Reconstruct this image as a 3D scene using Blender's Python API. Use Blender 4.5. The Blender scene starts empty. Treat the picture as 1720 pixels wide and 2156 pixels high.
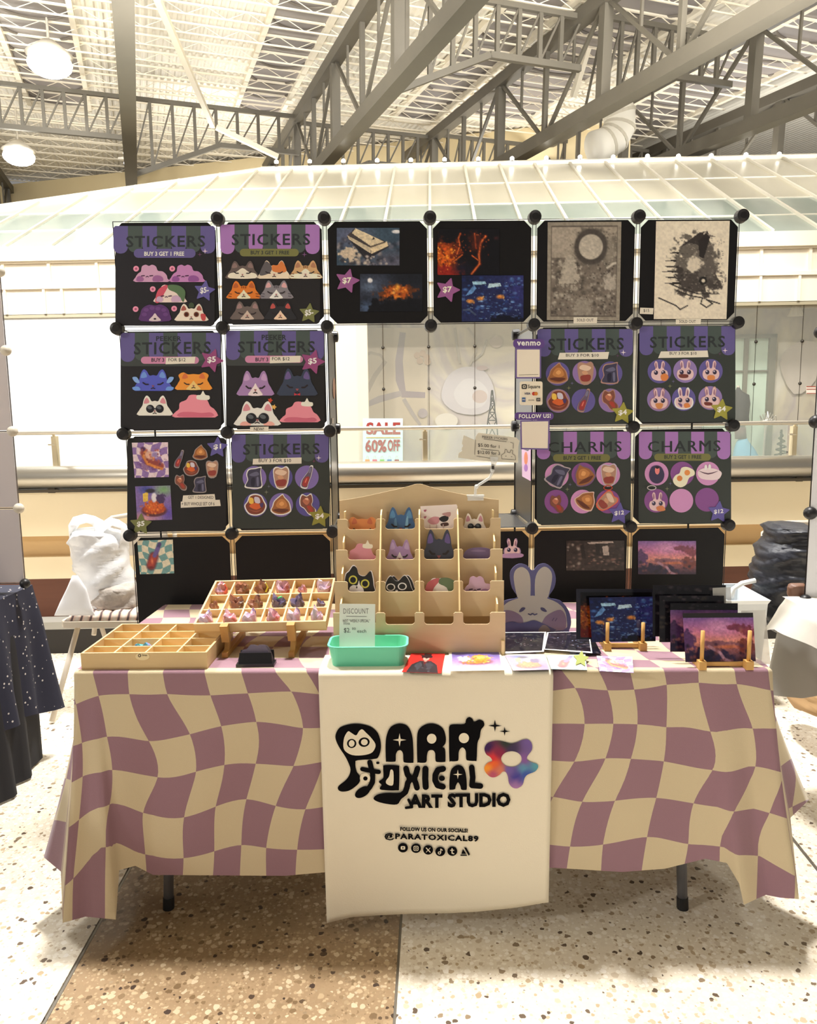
import bpy, math, random
import numpy as np
from mathutils import Vector, Matrix

# ---------------------------------------------------------------- camera
S = bpy.context.scene
COL = S.collection
FPX, CAM_H = 1600.0, 1.4376
PITCH, YAW, ROLL = 0.1342, -0.0119, -0.0129

def cam_axes(p, y, r):
    cp, sp, cy, sy, cr, sr = math.cos(p), math.sin(p), math.cos(y), math.sin(y), math.cos(r), math.sin(r)
    fwd = Vector((sy*cp, cy*cp, -sp)); right = Vector((cy, -sy, 0)); up = right.cross(fwd)
    return cr*right + sr*up, -sr*right + cr*up, fwd
CR, CU, CF = cam_axes(PITCH, YAW, ROLL)
CAM = Vector((0, 0, CAM_H))
cd = bpy.data.cameras.new('camera'); cam = bpy.data.objects.new('camera', cd); COL.objects.link(cam)
cam.matrix_world = Matrix(((CR.x, CU.x, -CF.x, 0), (CR.y, CU.y, -CF.y, 0), (CR.z, CU.z, -CF.z, CAM_H), (0, 0, 0, 1)))
cd.sensor_fit = 'HORIZONTAL'; cd.sensor_width = 36; cd.lens = FPX/1720*36
cd.clip_start = .05; cd.clip_end = 200
S.camera = cam

# ---------------------------------------------------------------- world, lamps, exposure
S.view_settings.view_transform = 'Standard'; S.view_settings.look = 'None'
S.view_settings.gamma = 1; S.view_settings.use_curve_mapping = False
S.view_settings.exposure = 0.0
W = bpy.data.worlds.new('hall_air'); S.world = W; W.use_nodes = True
W.node_tree.nodes['Background'].inputs[0].default_value = (1.0, .96, .9, 1)
W.node_tree.nodes['Background'].inputs[1].default_value = .24

def area(name, loc, target, size, power, color):
    l = bpy.data.lights.new(name, 'AREA'); l.shape = 'DISK'; l.size = size; l.energy = power; l.color = color
    o = bpy.data.objects.new(name, l); COL.objects.link(o); o.location = loc
    o.rotation_euler = (Vector(target)-Vector(loc)).to_track_quat('-Z', 'Y').to_euler()
    return o
area('hall_lamp_over_booth', (.1, 3.5, 8.3), (.1, 2.9, 0), .8, 1080, (1, .97, .93))
area('hall_lamp_front_left', (-9, -3.2, 5.2), (0, 2.2, .3), .7, 280, (1, .96, .9))
area('hall_lamp_over_void', (-7, 8.0, 8.2), (-5, 13, 2.5), 1.5, 1100, (.97, .99, 1))
area('hall_lamp_over_void_right', (5, 8.4, 8.2), (4, 13, 3), 1.5, 600, (1, .97, .9))
area('hall_lamp_far_left', (-4.5, 5.2, 8.2), (-2.6, 3.6, 0), 1.0, 520, (1, .98, .95))
for x in (-10, -3, 4, 11):                                   # added fill lights, out of view, to brighten the roof deck
    area('deck_fill', (x, 9.8, 6.0), (x*1.05-1, 16.5, 11.3), 4.0, 430, (1, .98, .95)).data.spread = math.radians(104)
for x, y, z in ((-12, 20.5, 4.6), (-5, 23, 6.2), (2, 22.5, 6.6), (9, 21, 6.6)):   # added fill hidden behind the pavilion ridge, for the far deck
    area('hidden_deck_fill', (x, y, z), (x, y+1.0, 11), 2.5, 270, (1, .98, .94))

# ---------------------------------------------------------------- geometry helpers
def ray(px, py): return (CF + CR*((px-860)/FPX) - CU*((py-1078)/FPX)).normalized()
def hit(px, py, P, N):
    d = ray(px, py); return CAM + d*((Vector(P)-CAM).dot(N)/d.dot(N))
def on_z(px, py, z): return hit(px, py, (0, 0, z), Vector((0, 0, 1)))
def on_y(px, py, y): return hit(px, py, (0, y, 0), Vector((0, 1, 0)))
def proj(P):
    d = Vector(P)-CAM; return 860+FPX*d.dot(CR)/d.dot(CF), 1078-FPX*d.dot(CU)/d.dot(CF)

def lin(c):
    if isinstance(c, str): c = [int(c[i:i+2], 16) for i in (0, 2, 4)]
    return tuple((x/255/12.92 if x/255 <= .04045 else ((x/255+.055)/1.055)**2.4) for x in c[:3])

MATS = {}
def mat(name, col, rough=.6, metal=0, emis=None, es=0, alpha=1, trans=0, noise=None, bump=None, spec=.5, sub=0):
    if name in MATS: return MATS[name]
    m = bpy.data.materials.new(name); m.use_nodes = True; nt = m.node_tree; b = nt.nodes['Principled BSDF']
    c = lin(col)+(1,)
    b.inputs['Base Color'].default_value = c; b.inputs['Roughness'].default_value = rough; b.inputs['Metallic'].default_value = metal
    b.inputs['Specular IOR Level'].default_value = spec
    b.inputs['Alpha'].default_value = alpha; b.inputs['Transmission Weight'].default_value = trans
    if emis: b.inputs['Emission Color'].default_value = lin(emis)+(1,); b.inputs['Emission Strength'].default_value = es
    if noise or bump:
        tc = nt.nodes.new('ShaderNodeTexCoord'); n = nt.nodes.new('ShaderNodeTexNoise'); n.inputs['Detail'].default_value = 5
        mp = nt.nodes.new('ShaderNodeMapping'); nt.links.new(tc.outputs['Object'], mp.inputs[0]); nt.links.new(mp.outputs[0], n.inputs['Vector'])
    if noise:      # (scale or xyz scale, second colour)
        sc, c2 = noise
        mp.inputs['Scale'].default_value = sc if isinstance(sc, tuple) else (sc, sc, sc); n.inputs['Scale'].default_value = 1
        r = nt.nodes.new('ShaderNodeMix'); r.data_type = 'RGBA'; r.inputs[6].default_value = c; r.inputs[7].default_value = lin(c2)+(1,)
        nt.links.new(n.outputs['Fac'], r.inputs[0]); nt.links.new(r.outputs[2], b.inputs['Base Color'])
    if bump:
        if not noise: n.inputs['Scale'].default_value = bump[0]
        bp = nt.nodes.new('ShaderNodeBump'); bp.inputs['Strength'].default_value = bump[1]; bp.inputs['Distance'].default_value = bump[2]
        nt.links.new(n.outputs['Fac'], bp.inputs['Height']); nt.links.new(bp.outputs[0], b.inputs['Normal'])
    MATS[name] = m; return m

def print_mat(name, rough, emit=0):
    m = bpy.data.materials.new(name); m.use_nodes = True; nt = m.node_tree; b = nt.nodes['Principled BSDF']
    a = nt.nodes.new('ShaderNodeVertexColor'); a.layer_name = 'Col'
    nt.links.new(a.outputs[0], b.inputs['Base Color']); b.inputs['Roughness'].default_value = rough
    return m
PRINT = print_mat('printed_card', .55); GLOSS = print_mat('glossy_vinyl', .28); SLEEVE = print_mat('print_in_plastic_sleeve', .12); FABPRINT = print_mat('printed_fabric', .95)
FABPRINT.node_tree.nodes['Principled BSDF'].inputs['Specular IOR Level'].default_value = .1

def wpos(o): return Vector((0, 0, 0)) if o is None else wpos(o.parent)+o.location
def mk(name, V, F, m, parent=None, loc=None, smooth=False, col=None, uv=None):
    """one mesh object from world-space vertices; origin at loc (or the base centre), parent translation removed"""
    V = np.asarray([tuple(v) for v in V], dtype=float).reshape(-1, 3)
    if parent is None:
        if loc is None: loc = Vector(((V[:, 0].min()+V[:, 0].max())/2, (V[:, 1].min()+V[:, 1].max())/2, V[:, 2].min()))
    else: loc = Vector((0, 0, 0))
    off = wpos(parent)+Vector(loc)
    me = bpy.data.meshes.new(name); me.from_pydata((V-np.array(off)).tolist(), [], F)
    if m is not None: me.materials.append(m)
    if smooth: me.polygons.foreach_set('use_smooth', [True]*len(me.polygons))
    if col is not None:
        a = me.color_attributes.new('Col', 'FLOAT_COLOR', 'CORNER'); flat = []
        for f, c in zip(F, col):
            if isinstance(c[0], (tuple, list)):
                for q in c: flat += [q[0], q[1], q[2], 1]
            else: flat += [c[0], c[1], c[2], 1]*len(f)
        a.data.foreach_set('color', flat)
    if uv is not None:
        l = me.uv_layers.new(name='pattern'); flat = []
        for f in F:
            for i in f: flat += [uv[i][0], uv[i][1]]
        l.data.foreach_set('uv', flat)
    me.update()
    o = bpy.data.objects.new(name, me); COL.objects.link(o); o.parent = parent; o.location = loc
    return o
def tag(o, label=None, cat=None, group=None, kind=None):
    if label: o['label'] = label
    if cat: o['category'] = cat
    if group: o['group'] = group
    if kind: o['kind'] = kind
    return o
def thing(name, label, cat, loc, group=None):
    o = bpy.data.objects.new(name, None); COL.objects.link(o); o.location = loc; o.empty_display_size = .05
    return tag(o, label, cat, group)
def inst(name, me, loc, parent=None):
    o = bpy.data.objects.new(name, me); COL.objects.link(o); o.parent = parent; o.location = Vector(loc)-wpos(parent); return o

class MB:
    """collects simple solids, then links them as one mesh"""
    def __init__(s): s.V = []; s.F = []
    def add(s, V, F):
        n = len(s.V); s.V += [tuple(v) for v in V]; s.F += [tuple(i+n for i in f) for f in F]; return s
    def obox(s, c, ax, half):
        c = Vector(c); X, Y, Z = [Vector(a)*h for a, h in zip(ax, half)]
        V = [c+X*i+Y*j+Z*k for i in (-1, 1) for j in (-1, 1) for k in (-1, 1)]
        return s.add(V, [(0, 1, 3, 2), (4, 6, 7, 5), (0, 4, 5, 1), (2, 3, 7, 6), (0, 2, 6, 4), (1, 5, 7, 3)])
    def box(s, x0, x1, y0, y1, z0, z1):
        return s.obox(((x0+x1)/2, (y0+y1)/2, (z0+z1)/2), ((1, 0, 0), (0, 1, 0), (0, 0, 1)), ((x1-x0)/2, (y1-y0)/2, (z1-z0)/2))
    def bar(s, p, q, w, h, up=(0, 0, 1)):
        p, q = Vector(p), Vector(q); d = (q-p); L = d.length; d.normalize(); x = d.cross(Vector(up))
        if x.length < 1e-4: x = d.cross(Vector((0, 1, 0)))
        x.normalize(); u = x.cross(d)
        return s.obox((p+q)/2, (d, x, u), (L/2, w/2, h/2))
    def cyl(s, p, q, r, n=10, r2=None):
        p, q = Vector(p), Vector(q); d = (q-p).normalized(); x = d.orthogonal().normalized(); y = d.cross(x); r2 = r if r2 is None else r2
        V = [p+(x*math.cos(a)+y*math.sin(a))*r for a in np.arange(n)*2*math.pi/n]+[q+(x*math.cos(a)+y*math.sin(a))*r2 for a in np.arange(n)*2*math.pi/n]
        return s.add(V, [(i, (i+1) % n, n+(i+1) % n, n+i) for i in range(n)]+[tuple(range(n))[::-1], tuple(range(n, 2*n))])
    def tube(s, pts, r, n=8, closed=False):
        pts = [Vector(p) for p in pts]; N = len(pts); rings = []; x = None
        for i, p in enumerate(pts):
            a = pts[(i-1) % N] if (closed or i) else p; b = pts[(i+1) % N] if (closed or i < N-1) else p
            d = (b-a).normalized(); x = d.orthogonal() if x is None else x-d*x.dot(d); x.normalize(); y = d.cross(x)
            rr = r[i] if isinstance(r, (list, tuple)) else r
            rings.append([p+(x*math.cos(t)+y*math.sin(t))*rr for t in np.arange(n)*2*math.pi/n])
        V = [v for g in rings for v in g]; F = []
        for i in range(N if closed else N-1):
            j = (i+1) % N
            F += [(i*n+k, i*n+(k+1) % n, j*n+(k+1) % n, j*n+k) for k in range(n)]
        if not closed: F += [tuple(range(n))[::-1], tuple(range((N-1)*n, N*n))]
        return s.add(V, F)
    def prism(s, pts, off):
        """extrude a planar outline by a vector"""
        off = Vector(off); n = len(pts); V = [Vector(p) for p in pts]+[Vector(p)+off for p in pts]
        return s.add(V, [tuple(range(n)), tuple(range(n, 2*n))[::-1]]+[(i, n+i, n+(i+1) % n, (i+1) % n) for i in range(n)])
    def ball(s, c, r, nu=14, nv=8, sc=(1, 1, 1)):
        c = Vector(c); V = [c+Vector((0, 0, r*sc[2]))]
        for j in range(1, nv):
            t = math.pi*j/nv
            V += [c+Vector((r*sc[0]*math.sin(t)*math.cos(a), r*sc[1]*math.sin(t)*math.sin(a), r*sc[2]*math.cos(t))) for a in np.arange(nu)*2*math.pi/nu]
        V.append(c-Vector((0, 0, r*sc[2]))); F = [(0, 1+i, 1+(i+1) % nu) for i in range(nu)]
        for j in range(nv-2):
            F += [(1+j*nu+i, 1+(j+1)*nu+i, 1+(j+1)*nu+(i+1) % nu, 1+j*nu+(i+1) % nu) for i in range(nu)]
        b = 1+(nv-2)*nu
        return s.add(V, F+[(b+i, len(V)-1, b+(i+1) % nu) for i in range(nu)])
    def obj(s, name, m, parent=None, smooth=False, loc=None): return mk(name, s.V, s.F, m, parent, loc, smooth)

# ---- outlines in photograph pixels
def ell(cx, cy, rx, ry=None, n=24, rot=0, a0=0, a1=360):
    ry = rx if ry is None else ry; c, s_ = math.cos(math.radians(rot)), math.sin(math.radians(rot)); full = a1-a0 >= 360
    out = []
    for t in np.linspace(math.radians(a0), math.radians(a1), n, endpoint=not full):
        x, y = rx*math.cos(t), -ry*math.sin(t); out.append((cx+x*c-y*s_, cy+x*s_+y*c))
    return out
def rrect(x0, y0, x1, y1, r, n=4):
    P = []
    for cx, cy, a in ((x1-r, y0+r, 0), (x0+r, y0+r, 90), (x0+r, y1-r, 180), (x1-r, y1-r, 270)):
        P += [(cx+r*math.cos(math.radians(a+k*90/n)), cy-r*math.sin(math.radians(a+k*90/n))) for k in range(n+1)]
    return P
def star(cx, cy, R, rot=0, k=.5, n=5):
    pts = [(cx+(R if i % 2 == 0 else R*k)*math.sin(math.pi*i/n+rot), cy-(R if i % 2 == 0 else R*k)*math.cos(math.pi*i/n+rot)) for i in range(2*n)]
    out = []
    for i, p in enumerate(pts):
        if i % 2 == 0:
            a, b = pts[i-1], pts[(i+1) % (2*n)]
            out += [(p[0]+(a[0]-p[0])*.12, p[1]+(a[1]-p[1])*.12), (p[0]+(b[0]-p[0])*.12, p[1]+(b[1]-p[1])*.12)]
        else: out.append(p)
    return out
def sparkle(cx, cy, R, ry=None):
    ry = ry or R; out = []
    for i in range(4):
        a = math.pi/2*i; out.append((cx+R*math.sin(a), cy-ry*math.cos(a)))
        b = a+math.pi/4; out.append((cx+R*.22*math.sin(b), cy-ry*.22*math.cos(b)))
    return out
def smooth(pts, n=4):
    N = len(pts); out = []
    for i in range(N):
        p0, p1, p2, p3 = [np.array(pts[(i+k-1) % N], float) for k in range(4)]
        for t in np.arange(n)/n:
            out.append(tuple(.5*((2*p1)+(-p0+p2)*t+(2*p0-5*p1+4*p2-p3)*t*t+(-p0+3*p1-3*p2+p3)*t**3)))
    return out
def stroke(pts, w, n=6):
    """list of outlines (segments and round joints) of a thick line"""
    out = []
    for (x0, y0), (x1, y1) in zip(pts[:-1], pts[1:]):
        L = math.hypot(x1-x0, y1-y0) or 1; nx, ny = -(y1-y0)/L*w/2, (x1-x0)/L*w/2
        out.append([(x0+nx, y0+ny), (x0-nx, y0-ny), (x1-nx, y1-ny), (x1+nx, y1+ny)])
    for p in pts: out.append(ell(p[0], p[1], w/2, n=10))
    return out

_TXT = {}
def text_shape(body, bold=0.0, shear=0.0, space=1.0):
    key = (body, bold, shear, space)
    if key in _TXT: return _TXT[key]
    cu = bpy.data.curves.new('text', 'FONT'); cu.body = body; cu.size = 1; cu.offset = bold; cu.shear = shear; cu.space_character = space
    cu.resolution_u = 2; cu.fill_mode = 'FRONT'
    o = bpy.data.objects.new('text', cu); COL.objects.link(o)
    dg = bpy.context.evaluated_depsgraph_get(); e = o.evaluated_get(dg); me = e.to_mesh()
    V = np.array([v.co[:2] for v in me.vertices]); F = [tuple(p.vertices) for p in me.polygons]
    F = [f if (V[f[1]][0]-V[f[0]][0])*(V[f[2]][1]-V[f[0]][1])-(V[f[1]][1]-V[f[0]][1])*(V[f[2]][0]-V[f[0]][0]) > 0 else f[::-1] for f in F]
    e.to_mesh_clear(); bpy.data.objects.remove(o); bpy.data.curves.remove(cu)
    V = (V-V.min(0))/(V.max(0)-V.min(0)); _TXT[key] = (V, F); return V, F

class Plane:
    """a real flat surface: origin O, right a, up b, outward n"""
    def __init__(s, O, a, b):
        s.O = Vector(O); s.a = Vector(a).normalized(); s.b = Vector(b).normalized(); s.n = s.a.cross(s.b).normalized(); s.b = s.n.cross(s.a)
    def at(s, px, py, out=0): return hit(px, py, s.O+s.n*out, s.n)
    def shift(s, d): return Plane(s.O+s.n*d, s.a, s.b)

class Art:
    """thin printed or cut shapes laid on a plane, one colour (or corner colours) per shape"""
    def __init__(s, pl, out=.0006, tf=None, step=.00018, gain=1.0):
        s.pl = pl; s.z = out; s.tf = tf; s.step = step; s.V = []; s.F = []; s.C = []; s.gain = gain
    def c(s, col): return tuple(min(x*s.gain, 1) for x in lin(col))
    def w(s, p, z=None):
        x, y = p
        if s.tf: x, y = s.tf[0]+x*s.tf[2], s.tf[1]+y*s.tf[2]
        return s.pl.at(x, y)+s.pl.n*(s.z if z is None else z)
    def poly(s, pts, col, cols=None, up=True):
        n = len(s.V); area_ = sum(pts[i-1][0]*pts[i][1]-pts[i][0]*pts[i-1][1] for i in range(len(pts)))
        if area_ > 0: pts = pts[::-1]; cols = cols[::-1] if cols else None
        s.V += [s.w(p) for p in pts]; s.F.append(tuple(range(n, n+len(pts))))
        s.C.append([s.c(c) for c in cols] if cols else s.c(col))
        if up: s.z += s.step
        return s
    def polys(s, L, col):
        for p in L: s.poly(p, col, up=False); s.z += s.step*.08
        s.z += s.step; return s
    def solid(s, pts, col, th=.0012, side=None):
        area_ = sum(pts[i-1][0]*pts[i][1]-pts[i][0]*pts[i-1][1] for i in range(len(pts)))
        if area_ > 0: pts = pts[::-1]
        N = len(pts); n = len(s.V); z1 = s.z+th
        s.V += [s.w(p, z1) for p in pts]+[s.w(p, s.z) for p in pts]
        s.F += [tuple(range(n, n+N)), tuple(range(n+N, n+2*N))[::-1]]; cc, sc = s.c(col), s.c(side or col); s.C += [cc, sc]
        for i in range(N):
            j = (i+1) % N; s.F.append((n+i, n+N+i, n+N+j, n+j)); s.C.append(sc)
        s.z = z1+s.step; return s
    def text(s, body, x0, y0, x1, y1, col, bold=.012, dy=0, shear=0, space=1.0):
        shifts = (0,)
        if 'M' in body and bold > .003: shifts = (-bold, 0, bold); bold = 0       # the outline offset folds over in this letter
        V, F = text_shape(body, bold, shear, space); h = (y1-y0)*1.3
        for sh_ in shifts:
            n = len(s.V)
            s.V += [s.w((x0+sh_*h+(x1-x0)*v[0], y1-(y1-y0)*v[1]+dy*v[0])) for v in V]
            s.F += [tuple(i+n for i in f) for f in F]; s.C += [s.c(col)]*len(F); s.z += s.step*.3
        s.z += s.step; return s
    def grid(s, quad, img):
        """a painted picture: numpy rgb array (0..255, rows from the top) on the quad tl, tr, br, bl"""
        h, w_ = img.shape[:2]; n = len(s.V); q = [np.array(p, float) for p in quad]
        im = np.clip(img/255., 0, 1); im = np.where(im <= .04045, im/12.92, ((im+.055)/1.055)**2.4)*s.gain; im = np.minimum(im, 1)
        P = [s.w(p) for p in quad]
        for j in range(h):
            t = j/(h-1)
            for i in range(w_):
                u = i/(w_-1); s.V.append((P[0]*(1-u)+P[1]*u)*(1-t)+(P[3]*(1-u)+P[2]*u)*t)
        for j in range(h-1):
            for i in range(w_-1):
                s.F.append((n+j*w_+i, n+(j+1)*w_+i, n+(j+1)*w_+i+1, n+j*w_+i+1))
                s.C.append([tuple(im[j, i]), tuple(im[j+1, i]), tuple(im[j+1, i+1]), tuple(im[j, i+1])])
        s.z += s.step; return s
    def obj(s, name, parent=None, m=None): return mk(name, s.V, s.F, m or PRINT, parent, col=s.C)
# ================================================================ the setting
def terrazzo(name, base, mid, chips, dark):
    m = bpy.data.materials.new(name); m.use_nodes = True; nt = m.node_tree; b = nt.nodes['Principled BSDF']; L = nt.links
    tc = nt.nodes.new('ShaderNodeTexCoord'); prev = None
    def mix(fac, a, bcol):
        r = nt.nodes.new('ShaderNodeMix'); r.data_type = 'RGBA'; L.new(fac, r.inputs[0])
        if isinstance(a, tuple): r.inputs[6].default_value = a+(1,)
        else: L.new(a, r.inputs[6])
        if isinstance(bcol, tuple): r.inputs[7].default_value = bcol+(1,)
        else: L.new(bcol, r.inputs[7])
        return r.outputs[2]
    no = nt.nodes.new('ShaderNodeTexNoise'); no.inputs['Scale'].default_value = 90; no.inputs['Detail'].default_value = 3; L.new(tc.outputs['Object'], no.inputs['Vector'])
    out = mix(no.outputs['Fac'], lin(base), lin(mid))
    # stretched cells: chips of several sizes, each cell its own colour, sparse by a per-cell threshold
    for sc, lo, hi, ramp in ((110, .34, .40, [(0, lin(mid)), (.45, lin(chips[0])), (.85, lin(chips[1])), (1, lin(chips[2]))]),
                             (62, .30, .36, [(0, lin(chips[2])), (.5, lin(chips[0])), (.84, lin(chips[1])), (.95, lin(dark)), (1, lin(dark))])):
        v = nt.nodes.new('ShaderNodeTexVoronoi'); v.inputs['Scale'].default_value = sc
        ds = nt.nodes.new('ShaderNodeTexNoise'); ds.inputs['Scale'].default_value = sc*1.3; L.new(tc.outputs['Object'], ds.inputs['Vector'])
        ad = nt.nodes.new('ShaderNodeVectorMath'); ad.operation = 'MULTIPLY_ADD'; L.new(ds.outputs['Color'], ad.inputs[0])
        ad.inputs[1].default_value = (.55/sc,)*3; L.new(tc.outputs['Object'], ad.inputs[2]); L.new(ad.outputs[0], v.inputs['Vector'])
        sp = nt.nodes.new('ShaderNodeSeparateColor'); L.new(v.outputs['Color'], sp.inputs[0])
        cr = nt.nodes.new('ShaderNodeValToRGB'); L.new(sp.outputs[0], cr.inputs[0]); el = cr.color_ramp.elements
        while len(el) < len(ramp): el.new(.5)
        for e, (p, c_) in zip(el, ramp): e.position = p; e.color = c_+(1,)
        # radius of each chip differs
        th = nt.nodes.new('ShaderNodeMath'); th.operation = 'MULTIPLY'; L.new(sp.outputs[1], th.inputs[0]); th.inputs[1].default_value = .62
        lt = nt.nodes.new('ShaderNodeMath'); lt.operation = 'LESS_THAN'; L.new(v.outputs['Distance'], lt.inputs[0]); L.new(th.outputs[0], lt.inputs[1])
        out = mix(lt.outputs[0], out, cr.outputs[0])
    L.new(out, b.inputs['Base Color']); b.inputs['Roughness'].default_value = .38; b.inputs['Specular IOR Level'].default_value = .4
    return m
TZ_BROWN = terrazzo('brown_terrazzo', (146, 122, 92), (164, 138, 106), [(184, 160, 126), (122, 98, 68), (206, 188, 158)], (64, 48, 38))
TZ_LIGHT = terrazzo('cream_terrazzo', (224, 213, 192), (234, 225, 208), [(244, 237, 222), (184, 162, 130), (246, 240, 230)], (96, 80, 66))

# floor: a screed base with terrazzo slabs poured between metal strips
jl = [on_z(275, 1825, 0), on_z(90, 2156, 0)]; jm = [on_z(845, 1925, 0), on_z(830, 2156, 0)]
def along(p, q, y): t = (y-p.y)/(q.y-p.y); return p.x+(q.x-p.x)*t
Y0, Y1 = -6.0, 30.0
floor = MB().box(-30, 30, Y0, Y1, -.12, -.012).obj('floor', mat('screed', (120, 108, 92), .9)); tag(floor, kind='structure')
lines = []
LW = .006
def joint(p, q, y): return along(p, q, y)
bl = (along(*jl, 4.25), along(*jm, 4.25)); bf = (along(*jl, Y0), along(*jm, Y0))
# vertical joints continue as straight strips from the front to the parapet
def slab(xf0, xf1, xb0, xb1, m, yf=Y0, yb=4.6):
    P = [(xf0, yf, -.012), (xf1, yf, -.012), (xb1, yb, -.012), (xb0, yb, -.012)]
    return MB().prism([Vector(p) for p in P][::-1], (0, 0, .012)).obj('floor_slab', m, floor)
ff = lambda j, y: along(*j, y)
slab(-12, ff(jl, Y0)-LW, -12, ff(jl, 4.6)-LW, TZ_LIGHT)
slab(ff(jl, Y0)+LW, ff(jm, Y0)-LW*.6, ff(jl, 4.6)+LW, ff(jm, 4.6)-LW*.6, TZ_BROWN)
glint_line = [on_z(1620, 1705, 0), on_z(1720, 1830, 0)]  # streak of reflected light on the floor, built as a slab joint
slab(ff(jm, Y0)+LW*.6, ff(glint_line, Y0)-LW, ff(jm, 4.6)+LW*.6, ff(glint_line, 4.6)-LW, TZ_LIGHT)
slab(ff(glint_line, Y0)+LW, 12, ff(glint_line, 4.6)+LW, 12, TZ_LIGHT)
strip_m = mat('zinc_strip', (120, 114, 104), .45, .7)
for j in (jl, jm, glint_line):  # the right-hand strip stands in for the reflected streak
    MB().bar((ff(j, Y0), Y0, -.007), (ff(j, 4.6), 4.6, -.007), LW*1.2, .009).obj('divider_and_glint_strip', strip_m, floor)

# ---- balcony parapet with round handrail and glass behind it
CREAM = mat('cream_paint', (248, 234, 202), .7, noise=(2.2, (243, 226, 190)))
TAN = mat('tan_recess_shade', (206, 174, 126), .7, noise=(3, (198, 164, 116)))  # shade under the overhanging upper panel put into this darker tan
STEEL = mat('satin_steel', (196, 190, 178), .32, .85)
PA, PB = on_z(75, 1007, 1.06), on_z(1680, 983, 1.06)      # handrail axis seen in the photograph
pd = (PB-PA); pd.z = 0; pd.normalize(); pn = Vector((-pd.y, pd.x, 0))
PO = PA.copy(); PO.z = 0
def pp(s, back, z): return PO+pd*s+pn*back+Vector((0, 0, z))
LEN0, LEN1 = -3.0, 7.6
par = thing('balcony_parapet', 'cream balcony parapet with fat steel handrail and glass screen behind the booth', 'parapet', pp(2, .1, 0))
def pbox(name, b0, b1, z0, z1, m, s0=LEN0, s1=LEN1):
    return MB().obox(pp((s0+s1)/2, (b0+b1)/2, (z0+z1)/2), (pd, pn, (0, 0, 1)), ((s1-s0)/2, (b1-b0)/2, (z1-z0)/2)).obj(name, m, par)
for k in range(4):
    s0 = LEN0+(LEN1-LEN0)/4*k
    pbox('upper_panel', .0, .2, .71, .975, CREAM, s0+.003, s0+(LEN1-LEN0)/4-.003)
    pbox('recessed_panel', .07, .2, .575, .71, TAN, s0, s0+(LEN1-LEN0)/4)
    pbox('lower_panel', .04, .2, .44, .575, CREAM, s0+.003, s0+(LEN1-LEN0)/4-.003)
pbox('kick_band', .05, .2, .2, .44, mat('brown_laminate', (112, 66, 44), .5, noise=((3, 3, 30), (92, 50, 34))))
pbox('sill', -.08, .2, .155, .2, mat('grey_sill', (170, 168, 160), .6))
pbox('plinth', -.06, .2, 0, .155, mat('black_plinth', (34, 30, 28), .5))
pbox('handrail_shadow_strip', -.02, .16, .975, .992, mat('bronze_and_shadow', (92, 84, 72), .45, .6))  # dark strip standing in for the shadow line under the handrail
MB().cyl(pp(LEN0, .02, 1.062), pp(LEN1, .02, 1.062), .068, 28).obj('handrail', STEEL, par, True)
MB().cyl(pp(LEN0, .05, 1.327), pp(LEN1, .05, 1.327), .013, 12).obj('top_rail', mat('pale_steel', (226, 218, 204), .3, .6), par, True)
for px in (118, 895, 1668):
    h = hit(px, 960, pp(0, .09, 0), pn); s_ = (h-PO).dot(pd)
    po = MB().obox(pp(s_, .09, 1.2), (pd, pn, (0, 0, 1)), (.014, .02, .105)).cyl(pp(s_, .09, 1.3), pp(s_, .06, 1.325), .008, 8).obj('rail_post', mat('cream_post', (206, 192, 160), .5, .2), par)
    MB().cyl(pp(s_-.035, .075, 1.255), pp(s_+.005, .075, 1.255), .006, 8).obj('glass_clamp', STEEL, po)
    MB().obox(pp(s_, .02, .985), (pd, pn, (0, 0, 1)), (.02, .03, .014)).obj('handrail_bracket', mat('bronze_and_shadow', 0), par)
GLASS = mat('clear_glass', (226, 246, 238), .03, alpha=.16)
sp = [(hit(px, 960, pp(0, .09, 0), pn)-PO).dot(pd) for px in (118, 895, 1668)]
edges = [LEN0]+sp+[LEN1]
for a, b in zip(edges[:-1], edges[1:]):
    MB().obox(pp((a+b)/2, .13, 1.16), (pd, pn, (0, 0, 1)), ((b-a)/2-.02, .004, .16)).obj('glass_pane', GLASS, par)

# ---------------------------------------------------------------- the glass pavilion across the void
mv = ray(905, -40); fy = Vector((mv.x, mv.y, 0)).normalized(); fx = Vector((fy.y, -fy.x, 0))     # roof bar direction, facade direction
e0, e1 = ray(60, 517), ray(1660, 490)
EAVE = hit(905, 505, (0, 12.9, 0), Vector((0, 1, 0)))
RN = fx.cross(mv).normalized()
if RN.z < 0: RN = -RN
RN = Vector(RN)
pav = thing('glass_pavilion', 'glazed shop pavilion with pale sloping glass roof across the void', 'pavilion', (EAVE.x, EAVE.y, 0))
WHITE_P = mat('white_powder_coat', (244, 238, 222), .5)
def roofpt(s, t, out=0): return EAVE+fx*s+mv*t+RN*out
top_t = (hit(905, 352, EAVE, RN)-EAVE).dot(mv); t1 = (hit(905, 470, EAVE, RN)-EAVE).dot(mv); t2 = (hit(905, 434, EAVE, RN)-EAVE).dot(mv); t3 = (hit(905, 390, EAVE, RN)-EAVE).dot(mv)
hipA = hit(555, 355, EAVE, RN); hipB = hit(0, 437, EAVE, RN)
sa, ta = (hipA-EAVE).dot(fx), (hipA-EAVE).dot(mv); sb, tb = (hipB-EAVE).dot(fx), (hipB-EAVE).dot(mv)
def hip_t(s): return min(top_t, ta+(s-sa)*(tb-ta)/(sb-sa)) if s < sa else top_t
def hip_s(t): return sa+(t-ta)*(sb-sa)/(tb-ta) if t < ta else sa
FROST = mat('frosted_roof_glass', (220, 214, 194), .25, noise=(.6, (204, 197, 176)), spec=.6)
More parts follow.
